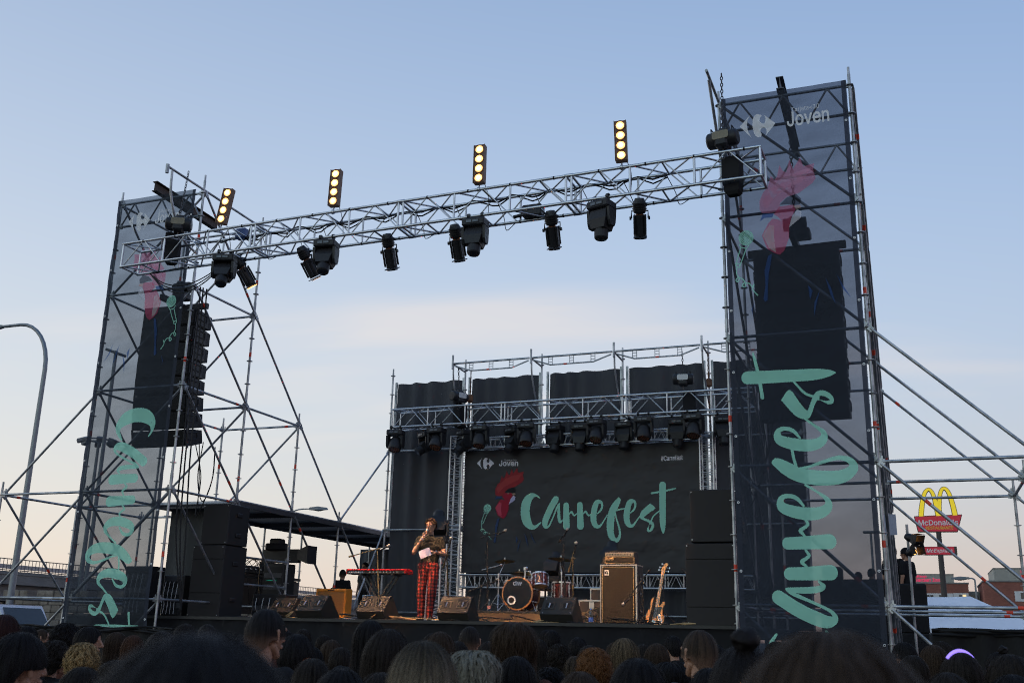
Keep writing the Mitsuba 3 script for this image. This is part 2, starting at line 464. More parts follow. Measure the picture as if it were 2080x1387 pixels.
tower('scaffold_tower', 'galvanised scaffold tower on the left with open bays behind it and a braced outrigger',
      [(LX0, LY[0], .1, 10.45), (LX1, LY[0], .1, 10.55), (LX0, LY[1], .1, 10.4), (LX1, LY[1], .1, 10.45), (LX0, LY[2], .1, 6.45), (LX1, LY[2], .1, 6.45), (LX1, LY[3], .1, 4.45), (LX0, LY[3], .1, 4.3),
       (LX2, LY[0], .1, 4.42), (LX2, LY[1], .1, 4.4), (LX2, LY[2], .1, 4.3)],
      [((LX0, y, z), (LX1, y, z)) for y in LY[:2] for z in Z[1:5]] + [((LX0, LY[2], z), (LX1, LY[2], z)) for z in (Z[1], Z[3])]
      + [((x, LY[0], z), (x, LY[1], z)) for x in (LX0, LX1) for z in (Z[1], Z[2], Z[3], Z[4])] + [((LX0, LY[0], Z[5]), (LX0, LY[1], Z[5]))]
      + [((x, LY[1], z), (x, LY[2], z)) for x in (LX0, LX1) for z in (Z[2], Z[3])] + [((x, LY[2], Z[2]), (x, LY[3], Z[2])) for x in (LX0, LX1)]
      + [((LX2, y, z), (LX0, y, z)) for y in LY[:3] for z in (Z[1], Z[2])] + [((LX2, LY[k], z), (LX2, LY[k + 1], z)) for k in (0, 1) for z in (Z[1], Z[2])]
      + [((LX1, LY[1], 2.56), (LX1, LY[2], 2.56)), ((LX1, LY[1], 3.1), (LX1, LY[2], 3.1))],
      [((LX1, LY[0], Z[k + 1]), (LX0, LY[0], Z[k])) for k in range(0, 5)] + [((LX1, LY[1], Z[k + 1]), (LX0, LY[1], Z[k])) for k in (2, 3, 4)] + [((LX1, LY[2], Z[3]), (LX0, LY[2], Z[2]))]
      + [((LX1, LY[0], Z[k + 1]), (LX1, LY[1], Z[k])) for k in (1, 2, 3, 4)] + [((LX0, LY[0], Z[k + 1]), (LX0, LY[1], Z[k])) for k in (1, 2, 3, 4)]
      + [((LX1, LY[1], Z[k + 1]), (LX1, LY[2], Z[k])) for k in (1, 2, 3)] + [((LX1, LY[2], Z[k + 1]), (LX1, LY[3], Z[k])) for k in (1, 2)] + [((LX1, LY[3], Z[2]), (LX1, 24.07, Z[1]))]
      + [((LX0, LY[0], Z[3]), (LX2, LY[0], Z[2])), ((LX0, LY[0], Z[2]), (LX2, LY[0], Z[1])), ((LX0, LY[0], Z[1]), (LX2, LY[0], Z[0])), ((LX0, LY[1], Z[3]), (LX2, LY[1], Z[2])), ((LX0, LY[1], Z[2]), (LX2, LY[1], Z[1])),
         ((LX2, LY[0], Z[2]), (LX2, LY[1], Z[1])), ((LX2, LY[1], Z[2]), (LX2, LY[2], Z[1]))],
      left_extra)


# ------------------------------------------------------------------ box trusses
def box_truss(asm, o, d, L, up, h, w, seg, bay, rc=0.025, rd=0.011, mat_='m_alu', side=None):
    """Four chords along d from o (front upper chord); up is the face's up, side points to the rear chords."""
    o, d, up = np.asarray(o, float), np.asarray(d, float), np.asarray(up, float)
    d = d / np.linalg.norm(d); up = up / np.linalg.norm(up)
    side = np.cross(up, d) if side is None else np.asarray(side, float)
    A, B, C, D = (lambda s: o + d * s), (lambda s: o + d * s - up * h), (lambda s: o + d * s - up * h + side * w), (lambda s: o + d * s + side * w)
    for f in (A, B, C, D):
        asm.add('chord', [tube(f(0), f(L), rc, 10)] + [tube(f(s - .07), f(s + .07), rc * 1.25, 10) for s in np.arange(seg, L - .1, seg)], mat_)
    ends = sorted({0.0, L} | {s + e for s in np.arange(seg, L - .1, seg) for e in (-.045, .045)})
    for s in ends:
        s = min(max(s, 0.02), L - 0.02)
        asm.add('end_frame', [tube(p(s), q(s), rc * .8, 8) for p, q in ((A, B), (B, C), (C, D), (D, A))], mat_)
    for k in range(int(round(L / seg))):
        s0 = k * seg
        n = max(1, int(round(seg / bay)))
        for i in range(n):
            a, m, b = s0 + seg * i / n, s0 + seg * (i + .5) / n, s0 + seg * (i + 1) / n
            e = 0.05
            for p, q in ((A, B), (D, C)):
                asm.add('brace', tube(q(a + e), p(m - e * .4), rd, 6, caps=False), mat_); asm.add('brace', tube(p(m + e * .4), q(b - e), rd, 6, caps=False), mat_)
                if i: asm.add('brace', tube(p(a), q(a), rd * 1.7, 6, caps=False), mat_)
            for p, q in ((B, C), (A, D)):
                asm.add('brace', tube(p(a + e), q(m - e * .4), rd * 1.3, 6, caps=False), mat_); asm.add('brace', tube(q(m + e * .4), p(b - e), rd * 1.3, 6, caps=False), mat_)
                asm.add('brace', tube(p(m), q(m), rd * 1.5, 6, caps=False), mat_)


FT_O = np.array([-13.646, 14.542, 8.668]); FT_D = np.array([math.cos(-.029), math.sin(-.029), 0]); FT_N = np.array([-FT_D[1], FT_D[0], 0])
FT_H, FT_W = 0.46, 0.46


def ft(s, back=0.0, dz=0.0): return FT_O + FT_D * s + FT_N * (FT_W * back) + np.array([0, 0, dz])


a = Asm(); box_truss(a, FT_O, FT_D, 12.0, (0, 0, 1), FT_H, FT_W, 3.0, 1.0, side=FT_N)
a.spawn('box_truss', 'long aluminium box truss spanning high between the two towers', 'truss')
KT_O = np.array([-11.997, 22.676, 7.06])
a = Asm(); box_truss(a, KT_O, (1, 0, 0), 9.0, (0, 0, 1), 0.45, 0.45, 3.0, 1.0, side=np.array([0, 1.0, 0]))
a.spawn('box_truss', 'aluminium box truss hanging over the stage with a row of moving lights', 'truss')

# ------------------------------------------------------------------ printed artwork, in metres (x right, y up), shared by the backdrop and the two tower scrims
STROKES = [[[0.215,0.172,0.029],[0.128,0.231,0.054],[-0.002,0.218,0.147],[-0.107,0.079,0.22],[-0.14,-0.143,0.231],[-0.098,-0.365,0.221],[0.012,-0.507,0.133],[0.13,-0.509,0.075],[0.257,-0.411,0.033]],[[0.622,0.126,0.157],[0.487,-0.096,0.157],[0.383,-0.334,0.153],[0.36,-0.453,0.124],[0.397,-0.523,0.07],[0.47,-0.485,0.041],[0.553,-0.317,0.033],[0.656,-0.059,0.045],[0.714,0.029,0.029]],[[0.708,0.015,0.045],[0.699,-0.16,0.07],[0.712,-0.34,0.073],[0.744,-0.41,0.053],[0.796,-0.361,0.029]],[[0.884,-0.021,0.143],[0.886,-0.263,0.151],[0.896,-0.501,0.171]],[[0.963,-0.225,0.029],[1.015,-0.171,0.045],[1.053,-0.227,0.041],[1.089,-0.261,0.037],[1.145,-0.225,0.029]],[[1.223,-0.018,0.143],[1.231,-0.27,0.15],[1.24,-0.507,0.17]],[[1.307,-0.222,0.028],[1.365,-0.174,0.045],[1.407,-0.238,0.04],[1.442,-0.268,0.036],[1.494,-0.236,0.028]],[[1.648,-0.229,0.028],[1.741,-0.142,0.048],[1.766,-0.025,0.053],[1.72,0.046,0.073],[1.628,0.018,0.121],[1.566,-0.178,0.144],[1.556,-0.374,0.141],[1.607,-0.502,0.113],[1.699,-0.523,0.064],[1.792,-0.418,0.032],[1.888,-0.263,0.028]],[[2.16,0.094,0.079],[2.068,-0.051,0.14],[1.996,-0.226,0.168],[1.96,-0.479,0.175],[1.974,-0.712,0.15],[2.064,-0.848,0.11],[2.155,-0.81,0.075],[2.19,-0.676,0.051],[2.147,-0.482,0.04],[2.097,-0.325,0.032],[2.077,-0.188,0.028]],[[2.195,0.083,0.036],[2.18,0.005,0.032],[2.098,-0.169,0.024]],[[2.088,-0.169,0.036],[2.189,-0.142,0.036],[2.311,-0.125,0.036]],[[2.441,-0.229,0.028],[2.532,-0.143,0.047],[2.557,-0.027,0.051],[2.514,0.042,0.072],[2.423,0.015,0.119],[2.361,-0.179,0.143],[2.349,-0.373,0.137],[2.398,-0.499,0.11],[2.488,-0.52,0.063],[2.579,-0.412,0.031],[2.67,-0.297,0.027]],[[2.916,-0.446,0.031],[2.968,-0.322,0.031],[3.118,-0.19,0.027]],[[3.201,0.389,0.161],[3.195,0.078,0.157],[3.19,-0.211,0.147],[3.191,-0.46,0.14],[3.195,-0.613,0.089],[3.197,-0.699,0.027]],[[2.946,0.211,0.047],[3.115,0.232,0.043],[3.273,0.256,0.043],[3.412,0.286,0.043],[3.506,0.306,0.019]]]
S_BODY = [[2.903,-0.021],[3.024,-0.134],[2.87,-0.243],[2.765,-0.328],[2.789,-0.357],[2.946,-0.428],[2.994,-0.515],[2.963,-0.61],[2.893,-0.666],[2.834,-0.656],[2.825,-0.589],[2.876,-0.465],[2.689,-0.375],[2.66,-0.297],[2.711,-0.182]]
S_HOLE = [[2.882,-0.494],[2.929,-0.504],[2.914,-0.571],[2.874,-0.618],[2.865,-0.57]]
ROOSTER = {"comb":[[-0.927,0.299],[-0.926,0.412],[-0.868,0.524],[-0.808,0.579],[-0.762,0.73],[-0.719,0.662],[-0.68,0.708],[-0.643,0.849],[-0.6,0.762],[-0.559,0.742],[-0.512,0.902],[-0.468,0.777],[-0.371,0.916],[-0.338,0.792],[-0.197,0.815],[-0.216,0.731],[-0.189,0.617],[-0.232,0.562],[-0.41,0.454],[-0.571,0.421],[-0.66,0.357],[-0.678,0.254],[-0.809,0.239],[-0.901,0.251]],"comb_light":[[-0.895,0.411],[-0.777,0.559],[-0.638,0.669],[-0.497,0.721],[-0.236,0.769],[-0.334,0.621],[-0.533,0.533],[-0.713,0.444],[-0.851,0.297]],"face":[[-0.748,0.219],[-0.669,0.311],[-0.488,0.315],[-0.466,0.249],[-0.524,0.157],[-0.561,0.027],[-0.623,0.084],[-0.696,0.18]],"cap":[[-0.67,0.329],[-0.571,0.411],[-0.451,0.446],[-0.389,0.378],[-0.407,0.307],[-0.487,0.306],[-0.569,0.327]],"wattle":[[-0.894,-0.003],[-0.826,0.108],[-0.767,0.163],[-0.685,0.142],[-0.603,0.084],[-0.561,0.027],[-0.568,-0.104],[-0.634,-0.251],[-0.693,-0.306],[-0.765,-0.277],[-0.857,-0.21],[-0.913,-0.04]],"wattle_light":[[-0.884,-0.004],[-0.805,0.088],[-0.754,0.068],[-0.76,-0.081],[-0.745,-0.268],[-0.827,-0.21],[-0.903,-0.041]],"lobe":[[-0.561,0.027],[-0.514,0.166],[-0.446,0.248],[-0.395,0.21],[-0.403,0.135],[-0.482,0.081]],"beak":[[-0.497,0.297],[-0.407,0.3],[-0.39,0.266],[-0.456,0.249]],"neck_back":[[-0.929,0.148],[-0.891,0.241],[-0.748,0.228],[-0.767,0.181],[-0.869,0.184]],"plume":[[-0.845,-0.303],[-0.795,-0.286],[-0.821,-0.415],[-0.848,-0.526],[-0.864,-0.674],[-0.879,-0.858],[-0.909,-0.876],[-0.93,-0.839],[-0.895,-0.674],[-0.9,-0.488]],"plume2":[[-0.364,-0.717],[-0.312,-0.791],[-0.349,-0.9]],"plume3":[[-0.147,-0.646],[-0.086,-0.775],[-0.042,-0.975],[-0.094,-0.866]],"plume4":[[-0.223,-0.792],[-0.279,-0.973],[-0.315,-1.119],[-0.299,-0.937]],"plume5":[[-0.01,-0.612],[0.071,-0.777],[0.152,-0.923],[0.052,-0.795]],"plume6":[[-1.05,-0.884],[-1.077,-0.985],[-1.064,-1.059],[-1.088,-0.967]]}
EYE = [-0.572,0.295,0.021]
MIC = [-1.12,-0.045,0.097]
MIC_LINES = [[[-1.212,-0.119],[-1.194,-0.162],[-1.122,-0.179],[-1.087,-0.146]],[[-1.194,-0.162],[-1.269,-0.371]],[[-1.122,-0.179],[-1.214,-0.386]],[[-1.269,-0.371],[-1.258,-0.399],[-1.227,-0.409],[-1.214,-0.386],[-1.239,-0.362],[-1.269,-0.371]],[[-1.254,-0.408],[-1.264,-0.483],[-1.233,-0.548],[-1.248,-0.591],[-1.273,-0.572],[-1.253,-0.542],[-1.202,-0.551],[-1.16,-0.6],[-1.158,-0.661],[-1.193,-0.651],[-1.18,-0.618],[-1.108,-0.624],[-1.07,-0.671],[-1.043,-0.644],[-1.061,-0.708],[-1.002,-0.783]]]
LOGO_L = [[-1.435,1.064],[-1.294,1.186],[-1.33,1.133],[-1.342,1.06],[-1.329,0.989],[-1.285,0.91]]
LOGO_R = [[-1.269,1.054],[-1.263,1.131],[-1.237,1.174],[-1.203,1.19],[-1.165,1.177],[-1.144,1.159],[-1.168,1.141],[-1.177,1.112],[-1.166,1.085],[-1.141,1.068],[-1.116,1.067],[-1.1,1.096],[-1.097,1.128],[-1.113,1.168],[-0.975,1.049],[-1.111,0.91],[-1.092,0.951],[-1.093,0.99],[-1.115,1.017],[-1.143,1.016],[-1.164,1.002],[-1.171,0.973],[-1.157,0.938],[-1.165,0.912],[-1.202,0.905],[-1.236,0.927],[-1.258,0.976]]
JOVEN = [[-0.846,0.977],[-0.347,0.959],[-0.588,1.115]]
TARJ = [[-0.72,1.091],[-0.49,1.082]]
HASH = [[3.177,0.948],[3.68,0.963]]
SCRIPT = unary_union([brush(s) for s in STROKES] + [Polygon(smooth_path(S_BODY + S_BODY[:1], 3)[:, :2]).buffer(0).difference(Polygon(smooth_path(S_HOLE + S_HOLE[:1], 3)[:, :2]).buffer(0))]).simplify(0.0025)
ART = {k: Polygon(v).buffer(0) for k, v in ROOSTER.items()}
ex, ey, er = EYE
mx, my, mr = MIC
grid = unary_union([LineString([(mx + k * mr * .33 - mr, my - mr), (mx + k * mr * .33 + mr, my + mr)]).buffer(mr * .06) for k in range(-6, 7)] + [LineString([(mx + k * mr * .33 + mr, my - mr), (mx + k * mr * .33 - mr, my + mr)]).buffer(mr * .06) for k in range(-6, 7)])
disc = Point(mx, my).buffer(mr)
MICROPHONE = unary_union([disc.difference(disc.buffer(-.013)), grid.intersection(disc)] + [LineString(smooth_path(l, 5) if len(l) > 5 else l).buffer(0.0065) for l in MIC_LINES])
LOGO = unary_union([Polygon(smooth_path(LOGO_L[2:] + [LOGO_L[0], LOGO_L[1]], 1)).buffer(0), Polygon(smooth_path(LOGO_R + LOGO_R[:1], 1)).buffer(0).buffer(.004).buffer(-.004)])
LOGO_C = ((LOGO_L[0][0] + LOGO_R[14][0]) / 2, LOGO_R[14][1]); LOGO_W = LOGO_R[14][0] - LOGO_L[0][0]
PAINT = [('comb', 'red'), ('comb_light', 'rose'), ('neck_back', 'blue'), ('face', 'crimson'), ('wattle', 'crimson'), ('wattle_light', 'pink'), ('cap', 'ink'), ('lobe', 'pale'), ('beak', 'tan'), ('plume', 'blue'), ('plume2', 'blue'), ('plume3', 'blue'), ('plume4', 'blue'), ('plume5', 'blue'), ('plume6', 'blue')]
INK = {'mint': (.30, .62, .48), 'white': (.78, .76, .82), 'red': (.27, .025, .03), 'rose': (.34, .045, .045), 'crimson': (.30, .015, .035), 'pink': (.48, .06, .10), 'ink': (.012, .012, .015), 'pale': (.42, .40, .55), 'tan': (.30, .20, .14), 'blue': (.03, .055, .13)}
for k, c in INK.items():
    mat('m_ink_' + k, c, 0.7, spec=0.2)


def sheer(name, w, color, through):
    """A thin woven mesh: a share w of yarn that reflects, the rest lets tinted light straight through."""
    scene[name] = {'type': 'blendbsdf', 'weight': w,
                   'a': {'type': 'thindielectric', 'int_ior': 1.0001, 'ext_ior': 1.0, 'specular_transmittance': mikit.proc(lambda p, n, uv, t=tuple(through): mi.Color3f(*t) * (0.80 + .4 * mikit.fbm(p.x * 1.6 + p.z * .5, p.z * 5.5 - p.x, 0.0, 3))) if 'scrim' in name else {'type': 'rgb', 'value': list(through)}},
                   'b': {'type': 'twosided', 'bsdf': {'type': 'diffuse', 'reflectance': {'type': 'rgb', 'value': list(color)}}}}


sheer('m_scrim_left', .12, (.24, .27, .32), (.285, .31, .34)); sheer('m_scrim_right', .12, (.24, .28, .36), (.225, .235, .265)); sheer('m_scrim_hem', .5, (.09, .10, .13), (.16, .17, .2))
for k, c in {**INK, 'red': (.40, .10, .15), 'rose': (.46, .17, .23), 'crimson': (.36, .05, .09), 'pink': (.62, .30, .36)}.items():
    w_ = {'mint': .70, 'white': .75, 'ink': .3, 'pale': .45}.get(k, .28)
    tr_ = {'mint': (.60, .95, .80), 'white': (.8, .8, .82), 'ink': (.45, .45, .48), 'blue': (.35, .45, .7), 'pale': (.85, .85, .95)}.get(k, (.97, .60, .66))
    sheer('m_sheer_' + k, w_, [min(.92, x / w_) for x in c], tr_)


def flat(g, to3, step=0.09):
    """A flat shape cut fine enough to follow a wavy cloth."""
    v, f = tri2(g)
    v3 = np.c_[v, np.zeros(len(v))]
    if step:
        v3, f = trimesh.remesh.subdivide_to_size(v3, f, step, max_iter=12)
    return to3(v3[:, :2]), f


def text2(txt, h, bold=True):
    m = meshkit.text_mesh(txt, h, 0.001, bold)
    return np.asarray(m.vertices), np.asarray(m.faces)


def cloth_wave(x, z, seed, amp=0.02):
    p = np.stack([x * 0.9, z * 1.3, np.zeros_like(x)], -1)
    q = np.stack([x * 2.2 + z * 1.1, z * 3.5 - x, np.zeros_like(x)], -1)
    return amp * (meshkit.fbm(p, 3, seed) - .5) * 2 + amp * .5 * (np.abs(meshkit.noise(q, seed + 3) - .5) * 2 - .5)


def scrim(name, label, x0, x1, z0, z1, y, seed, mat_, art, amp):
    a = Asm()
    fx = lambda x, z, k=0.0: y - k + cloth_wave(x, z, seed, amp)
    xs, zs = np.linspace(x0, x1, 37), np.linspace(z0, z1, 150)
    X, Z_ = np.meshgrid(xs, zs)
    def sheet(xs, k):
        X, Z_ = np.meshgrid(xs, zs); n = len(xs)
        i, j = np.meshgrid(np.arange(len(zs) - 1), np.arange(n - 1), indexing='ij'); q = (i * n + j).ravel()
        return np.stack([X, fx(X, Z_, k), Z_], -1).reshape(-1, 3), np.vstack([np.stack([q, q + 1, q + n + 1], 1), np.stack([q, q + n + 1, q + n], 1)])
    a.add('mesh_sheet', sheet(xs, 0), mat_)
    a.add('hem', [sheet(np.array([x0 - .012, x0 + .03, x0 + .065]), .003), sheet(np.array([x1 - .065, x1 - .03, x1 + .012]), .003)], 'm_scrim_hem')
    for e in (x0 + .03, x1 - .03):
        for z in np.arange(z0 + .5, z1, 0.98):
            a.add('eyelet', lathe([(.009, 0), (.02, .001), (.02, .004), (.009, .005)], 10, (e, float(fx(np.array(e), np.array(z), .009)), z), (0, -1, 0)), 'm_white')
    art(a, fx)
    return a.spawn(name, label, 'banner')


def tower_art(text_map, art_map, logo, joven, s):
    def art(a, fx):
        def lay(m2, k): return lambda v: (lambda p: np.stack([p[:, 0], fx(p[:, 0], p[:, 1], k), p[:, 1]], -1))(m2(v))
        a.add('lettering', flat(SCRIPT, lay(text_map, .006)), 'm_sheer_mint', label='mint green brush lettering running along the banner', smooth=False)
        for n, (k, c) in enumerate(PAINT):
            a.add('rooster_print', flat(ART[k], lay(art_map, .006 + .0015 * n)), 'm_sheer_' + c, smooth=False)
        a.add('microphone_print', flat(MICROPHONE, lay(art_map, .007)), 'm_sheer_mint', smooth=False)
        lm = lambda v: (v - np.array(LOGO_C)) * (logo[2] / LOGO_W) * np.array([1, logo[3]]) + np.array(logo[:2])
        a.add('logo_print', flat(LOGO, lay(lm, .006)), 'm_sheer_white', smooth=False)
        for t, h, o, w, bold in (('Joven', joven[2], joven[:2], joven[3], True), ('Tarjeta<30', joven[2] * .3, (joven[0] + joven[3] * .12, joven[1] + joven[2] * 1.02), joven[3] * .66, False)):
            v, f = text2(t, h, bold)
            sx = w / (v[:, 0].max() - v[:, 0].min())
            x, z = joven[0] * 0 + o[0] + (v[:, 0] - v[:, 0].min()) * sx, o[1] + v[:, 1] + (v[:, 0] - v[:, 0].min()) * sx * s
            a.add('lettering', (np.stack([x, fx(x, z, .006) - v[:, 2], z], -1), f), 'm_sheer_white', smooth=False)
    return art


AT, AR, ATOP = STROKES[-2][1][0], STROKES[3][1][0], STROKES[-2][0][1] + .08
KT = 2.87 / (AT - AR)
scrim('mesh_banner', 'tall dark mesh banner on the right tower with mint lettering running upwards', RX0 + .07, RX1 - .055, 1.15, 10.19, 15.385, 5, 'm_scrim_right',
      tower_art(lambda v: np.stack([-2.243 + (ATOP - v[:, 1]) * KT * .93, 5.466 + (v[:, 0] - AT) * KT], -1),
                lambda v: np.stack([-2.086 + (v[:, 0] - MIC[0]) * 1.18, 7.724 + (v[:, 1] - MIC[1]) * 1.3], -1), (-1.83, 9.62, .56, 1.2), (-1.37, 9.53, .24, .645), 0.0), 0.02)
scrim('mesh_banner', 'tall dark mesh banner on the left tower with mint lettering running downwards', LX0 + .06, LX1 - .085, 1.3, 10.19, 15.65, 9, 'm_scrim_left',
      tower_art(lambda v: np.stack([-13.128 - (ATOP - v[:, 1]) * KT * .86, 1.607 - (v[:, 0] - AT) * KT * .96], -1),
                lambda v: np.stack([-13.27 - (v[:, 0] - MIC[0]) * 1.18, 7.83 + (v[:, 1] - MIC[1]) * 1.3], -1), (-14.34, 9.66, .56, 1.2), (-13.93, 9.56, .22, .6), 0.0), 0.032)

# ------------------------------------------------------------------ stage: deck, skirt, rear scaffold, drapes
cl = lambda p, n, uv: 0.6 * mikit.fbm(p.x * 60, p.y * 60, p.z * 60, 2) + 0.4 * mikit.noise(p.x * 7, p.y * 7, p.z * 3)
bump('m_drape', (0.075, 0.076, 0.082), cl, 0.004, 0.95, 0.2, sheen=0.4)
bump('m_black_cloth', (0.022, 0.022, 0.024), cl, 0.004, 0.95, 0.2)
bump('m_skirt', (0.018, 0.018, 0.02), cl, 0.004, 0.95, 0.2)
bump('m_drape_grey', (0.11, 0.11, 0.108), cl, 0.004, 0.95, 0.2, sheen=0.3)
bump('m_deck', (0.03, 0.03, 0.031), cl, 0.002, 0.7)
bump('m_banner_black', mikit.proc(lambda p, n, uv: mikit.mix([0.022, 0.021, 0.024], [0.030, 0.028, 0.032], mikit.fbm(p.x * 2, p.y * 2, p.z * 2, 3))), lambda p, n, uv: mikit.fbm(p.x * 1.4 + p.z * .8, 0.0, p.z * 2.2 - p.x, 4), .05, 0.5, 0.4)
mat('m_roof', (0.48, 0.50, 0.55), 0.38, 0.7)
DECK = 1.88


def drape(p0, p1, z0, z1, folds=6.0, amp=0.05, seed=0, nz=14):
    """A hanging cloth from p0 to p1 in plan, gathered in folds that change towards the hem."""
    p0, p1 = np.asarray(p0, float), np.asarray(p1, float)
    L = np.linalg.norm(p1 - p0); d = (p1 - p0) / L; nrm = np.array([-d[1], d[0]])
    nx = max(12, int(L * 26))
    s = np.linspace(0, L, nx); zz = np.linspace(0, 1, nz)
    S, Q = np.meshgrid(s, zz)
    ph = meshkit.noise(np.stack([S * 1.1, Q * 0.35, S * 0], -1), seed) * 7
    o = amp * np.sin(S * folds * 2 * PI / 1.0 * .5 + ph) * (0.35 + .65 * meshkit.noise(np.stack([S * 1.7, Q * .6, S * 0], -1), seed + 5)) + .03 * (meshkit.fbm(np.stack([S * 3, Q * 5, S * 0], -1), 3, seed + 8) - .5)
    z = z0 + (z1 - z0) * Q
    P = np.stack([p0[0] + d[0] * S + nrm[0] * o, p0[1] + d[1] * S + nrm[1] * o, z], -1).reshape(-1, 3)
    i, j = np.meshgrid(np.arange(nz - 1), np.arange(nx - 1), indexing='ij'); q = (i * nx + j).ravel()
    return P, np.vstack([np.stack([q, q + 1, q + nx + 1], 1), np.stack([q, q + nx + 1, q + nx], 1)])


a = Asm()
a.add('deck', [rbox((-8.55, 20.2, DECK - .09), (12.6, 7.8, .18), .01), rbox((-15.0, 22.9, DECK - .09), (4.2, 10.0, .18), .01)], 'm_deck')
a.add('skirt', drape((-14.85, 16.27), (-2.3, 16.27), 0.02, DECK - .012, 3.0, .035, 3), 'm_skirt')
a.add('edge_trim', beam((-14.85, 16.215, DECK - .025), (-2.3, 16.215, DECK - .025), .02, .05), 'm_black_metal')
for x in np.arange(-14.5, -2.3, 2.0):
    for y in (16.9, 19.0, 21.2, 23.6): a.add('leg', tube((x, y, 0), (x, y, DECK - .18), .03, 8), 'm_galv')
a.spawn('stage', 'wide black stage with a cloth skirt behind the heads of the crowd', 'stage')

BX = [-12.455 + 2.07 * k for k in range(6)]
a = Asm()
for k, x in enumerate(BX):
    a.add('post', post_mesh(x, 23.5, .1, 8.45 if k else 8.35), 'm_galv')
    if k:
        h = a.add('bracket', [tube((x, 23.5, 8.12), (x, 22.68, 8.14), PR, 8), path(smooth_path([(x, 22.74, 8.1), (x, 22.8, 7.7), (x + .02, 23.1, 7.1), (x + .04, 23.42, 6.7)], 4), PR * .9, 8), tube((x, 22.7, 8.0), (x, 22.7, 8.36), PR * 1.1, 8)], 'm_galv')
for k in range(1, 5):
    x, w = BX[k], BX[k + 1]
    lo = [(x + .06, 22.7, 8.08), (x + .5, 22.7, 7.93), (w - .5, 22.7, 7.93), (w - .06, 22.7, 8.08)]
    a.add('bridging_ledger', [tube((x + .04, 22.7, 8.14), (w - .04, 22.7, 8.14), PR, 10), path(lo, PR * .75, 8)] + [m for t in (.5, 1.03, 1.56) for m in
          [tube((x + t + e, 22.7, 7.93), (x + t + e, 22.7, 8.13), .009, 6) for e in (-.05, .05)] + [tube((x + t - .05, 22.7, 7.9 + q), (x + t + .05, 22.7, 7.9 + q), .008, 6) for q in (.1, .17)]], 'm_galv')
    band(a, 'bridging_ledger' if k == 1 else f'bridging_ledger_{k - 1:03d}', lo[1], lo[2], (.42, .35, .5, .6)[k - 1], .08, PR * .8)
for k in range(5):
    for z in (2.16, 4.16, 6.16): a.add('ledger', ledger_mesh((BX[k], 23.5, z), (BX[k + 1], 23.5, z)), 'm_galv')
a.add('diagonal_brace', ledger_mesh((BX[0], 23.5, 6.16), (LX1, LY[3], 4.2)), 'm_galv')
a.add('diagonal_brace', ledger_mesh((BX[0], 23.45, 4.16), (LX1 + .3, LY[3] + .4, 2.16)), 'm_galv')
a.spawn('rear_scaffold', 'scaffold frame behind the stage with a bridging ledger along its top', 'scaffold')
PAN = [(-12.36, -10.5), (-10.27, -8.42), (-8.16, -6.34), (-6.13, -4.32), (-4.08, -2.12)]
WH = ['at the far left', 'second from the left', 'in the middle', 'second from the right', 'at the far right beside the tower']
WH2 = ['far left', 'second from left', 'middle', 'second from right', 'far right']
for k, (x0, x1) in enumerate(PAN):
    a = Asm(); a.add('', drape((x0, 23.64), (x1, 23.64), DECK + .02, 7.96, 4.0, .085, 20 + k, 20), 'm_drape')
    a.spawn('backdrop_drape', f'tall black drape hung on the rear scaffold, {WH[k]}', 'drape', 'black drapes along the back of the stage')
    for e, sd in ((x0 - .03, 'left'), (x1 + .03, 'right')):
        single('drape_batten', beam((e, 23.6, 8.0), (e, 23.6, 4.0), .05, .05), 'm_galv', f'upright metal edge on the {sd} side of the black drape, {WH2[k]}', 'batten', 'upright edges of the black drapes')
single('backdrop_drape', drape((-15.45, 27.7), (-12.6, 27.7), DECK + .02, 4.05, 7.0, .05, 31), 'm_drape', 'low black drape closing the far end of the canopy', 'drape')
single('backdrop_drape', drape((-14.9, 18.35), (-13.55, 18.35), DECK + .02, 4.2, 4.0, .05, 33), 'm_drape_grey', 'dark grey drape behind the left speaker stack', 'drape')

# goal-post truss and the printed backdrop inside it
a = Asm()
kw = dict(rc=.021, rd=.0075)
SY = np.array([0, 1.0, 0])
box_truss(a, (-10.55, 23.12, DECK + .03), (0, 0, 1), 4.5, (-1, 0, 0), .33, .29, 2.25, .33, side=SY, **kw)
box_truss(a, (-4.37, 23.12, DECK + .03), (0, 0, 1), 4.3, (-1, 0, 0), .30, .29, 2.15, .33, side=SY, **kw)
box_truss(a, (-10.2, 23.12, 6.32), (1, 0, 0), 5.82, (0, 0, 1), .26, .29, 2.91, .36, side=SY, **kw)
box_truss(a, (-10.2, 23.12, 3.04), (1, 0, 0), 5.82, (0, 0, 1), .29, .29, 2.91, .42, side=SY, **kw)
box_truss(a, (-4.05, 23.12, 3.02), (1, 0, 0), 0.8, (0, 0, 1), .29, .29, .8, .4, side=SY, **kw)
a.spawn('goal_post_truss', 'aluminium truss goal post framing the printed backdrop', 'truss')
a = Asm()
YB = 23.33
xs, zs = np.linspace(-10.24, -4.42, 60), np.linspace(3.1, 6.05, 40)
X, Q = np.meshgrid(xs, zs)
edge = np.minimum.reduce([X - xs[0], xs[-1] - X, (Q - zs[0]) * 1.0, (zs[-1] - Q) * 1.0])
bdw = lambda X, Q: .018 * (meshkit.fbm(np.stack([X * 1.2 + Q, Q * 1.1, X * 0], -1), 3, 41) - .5)
i, j = np.meshgrid(np.arange(39), np.arange(59), indexing='ij'); q = (i * 60 + j).ravel()
a.add('sheet', (np.stack([X, YB + bdw(X, Q), Q], -1).reshape(-1, 3), np.vstack([np.stack([q, q + 1, q + 61], 1), np.stack([q, q + 61, q + 60], 1)])), 'm_banner_black')


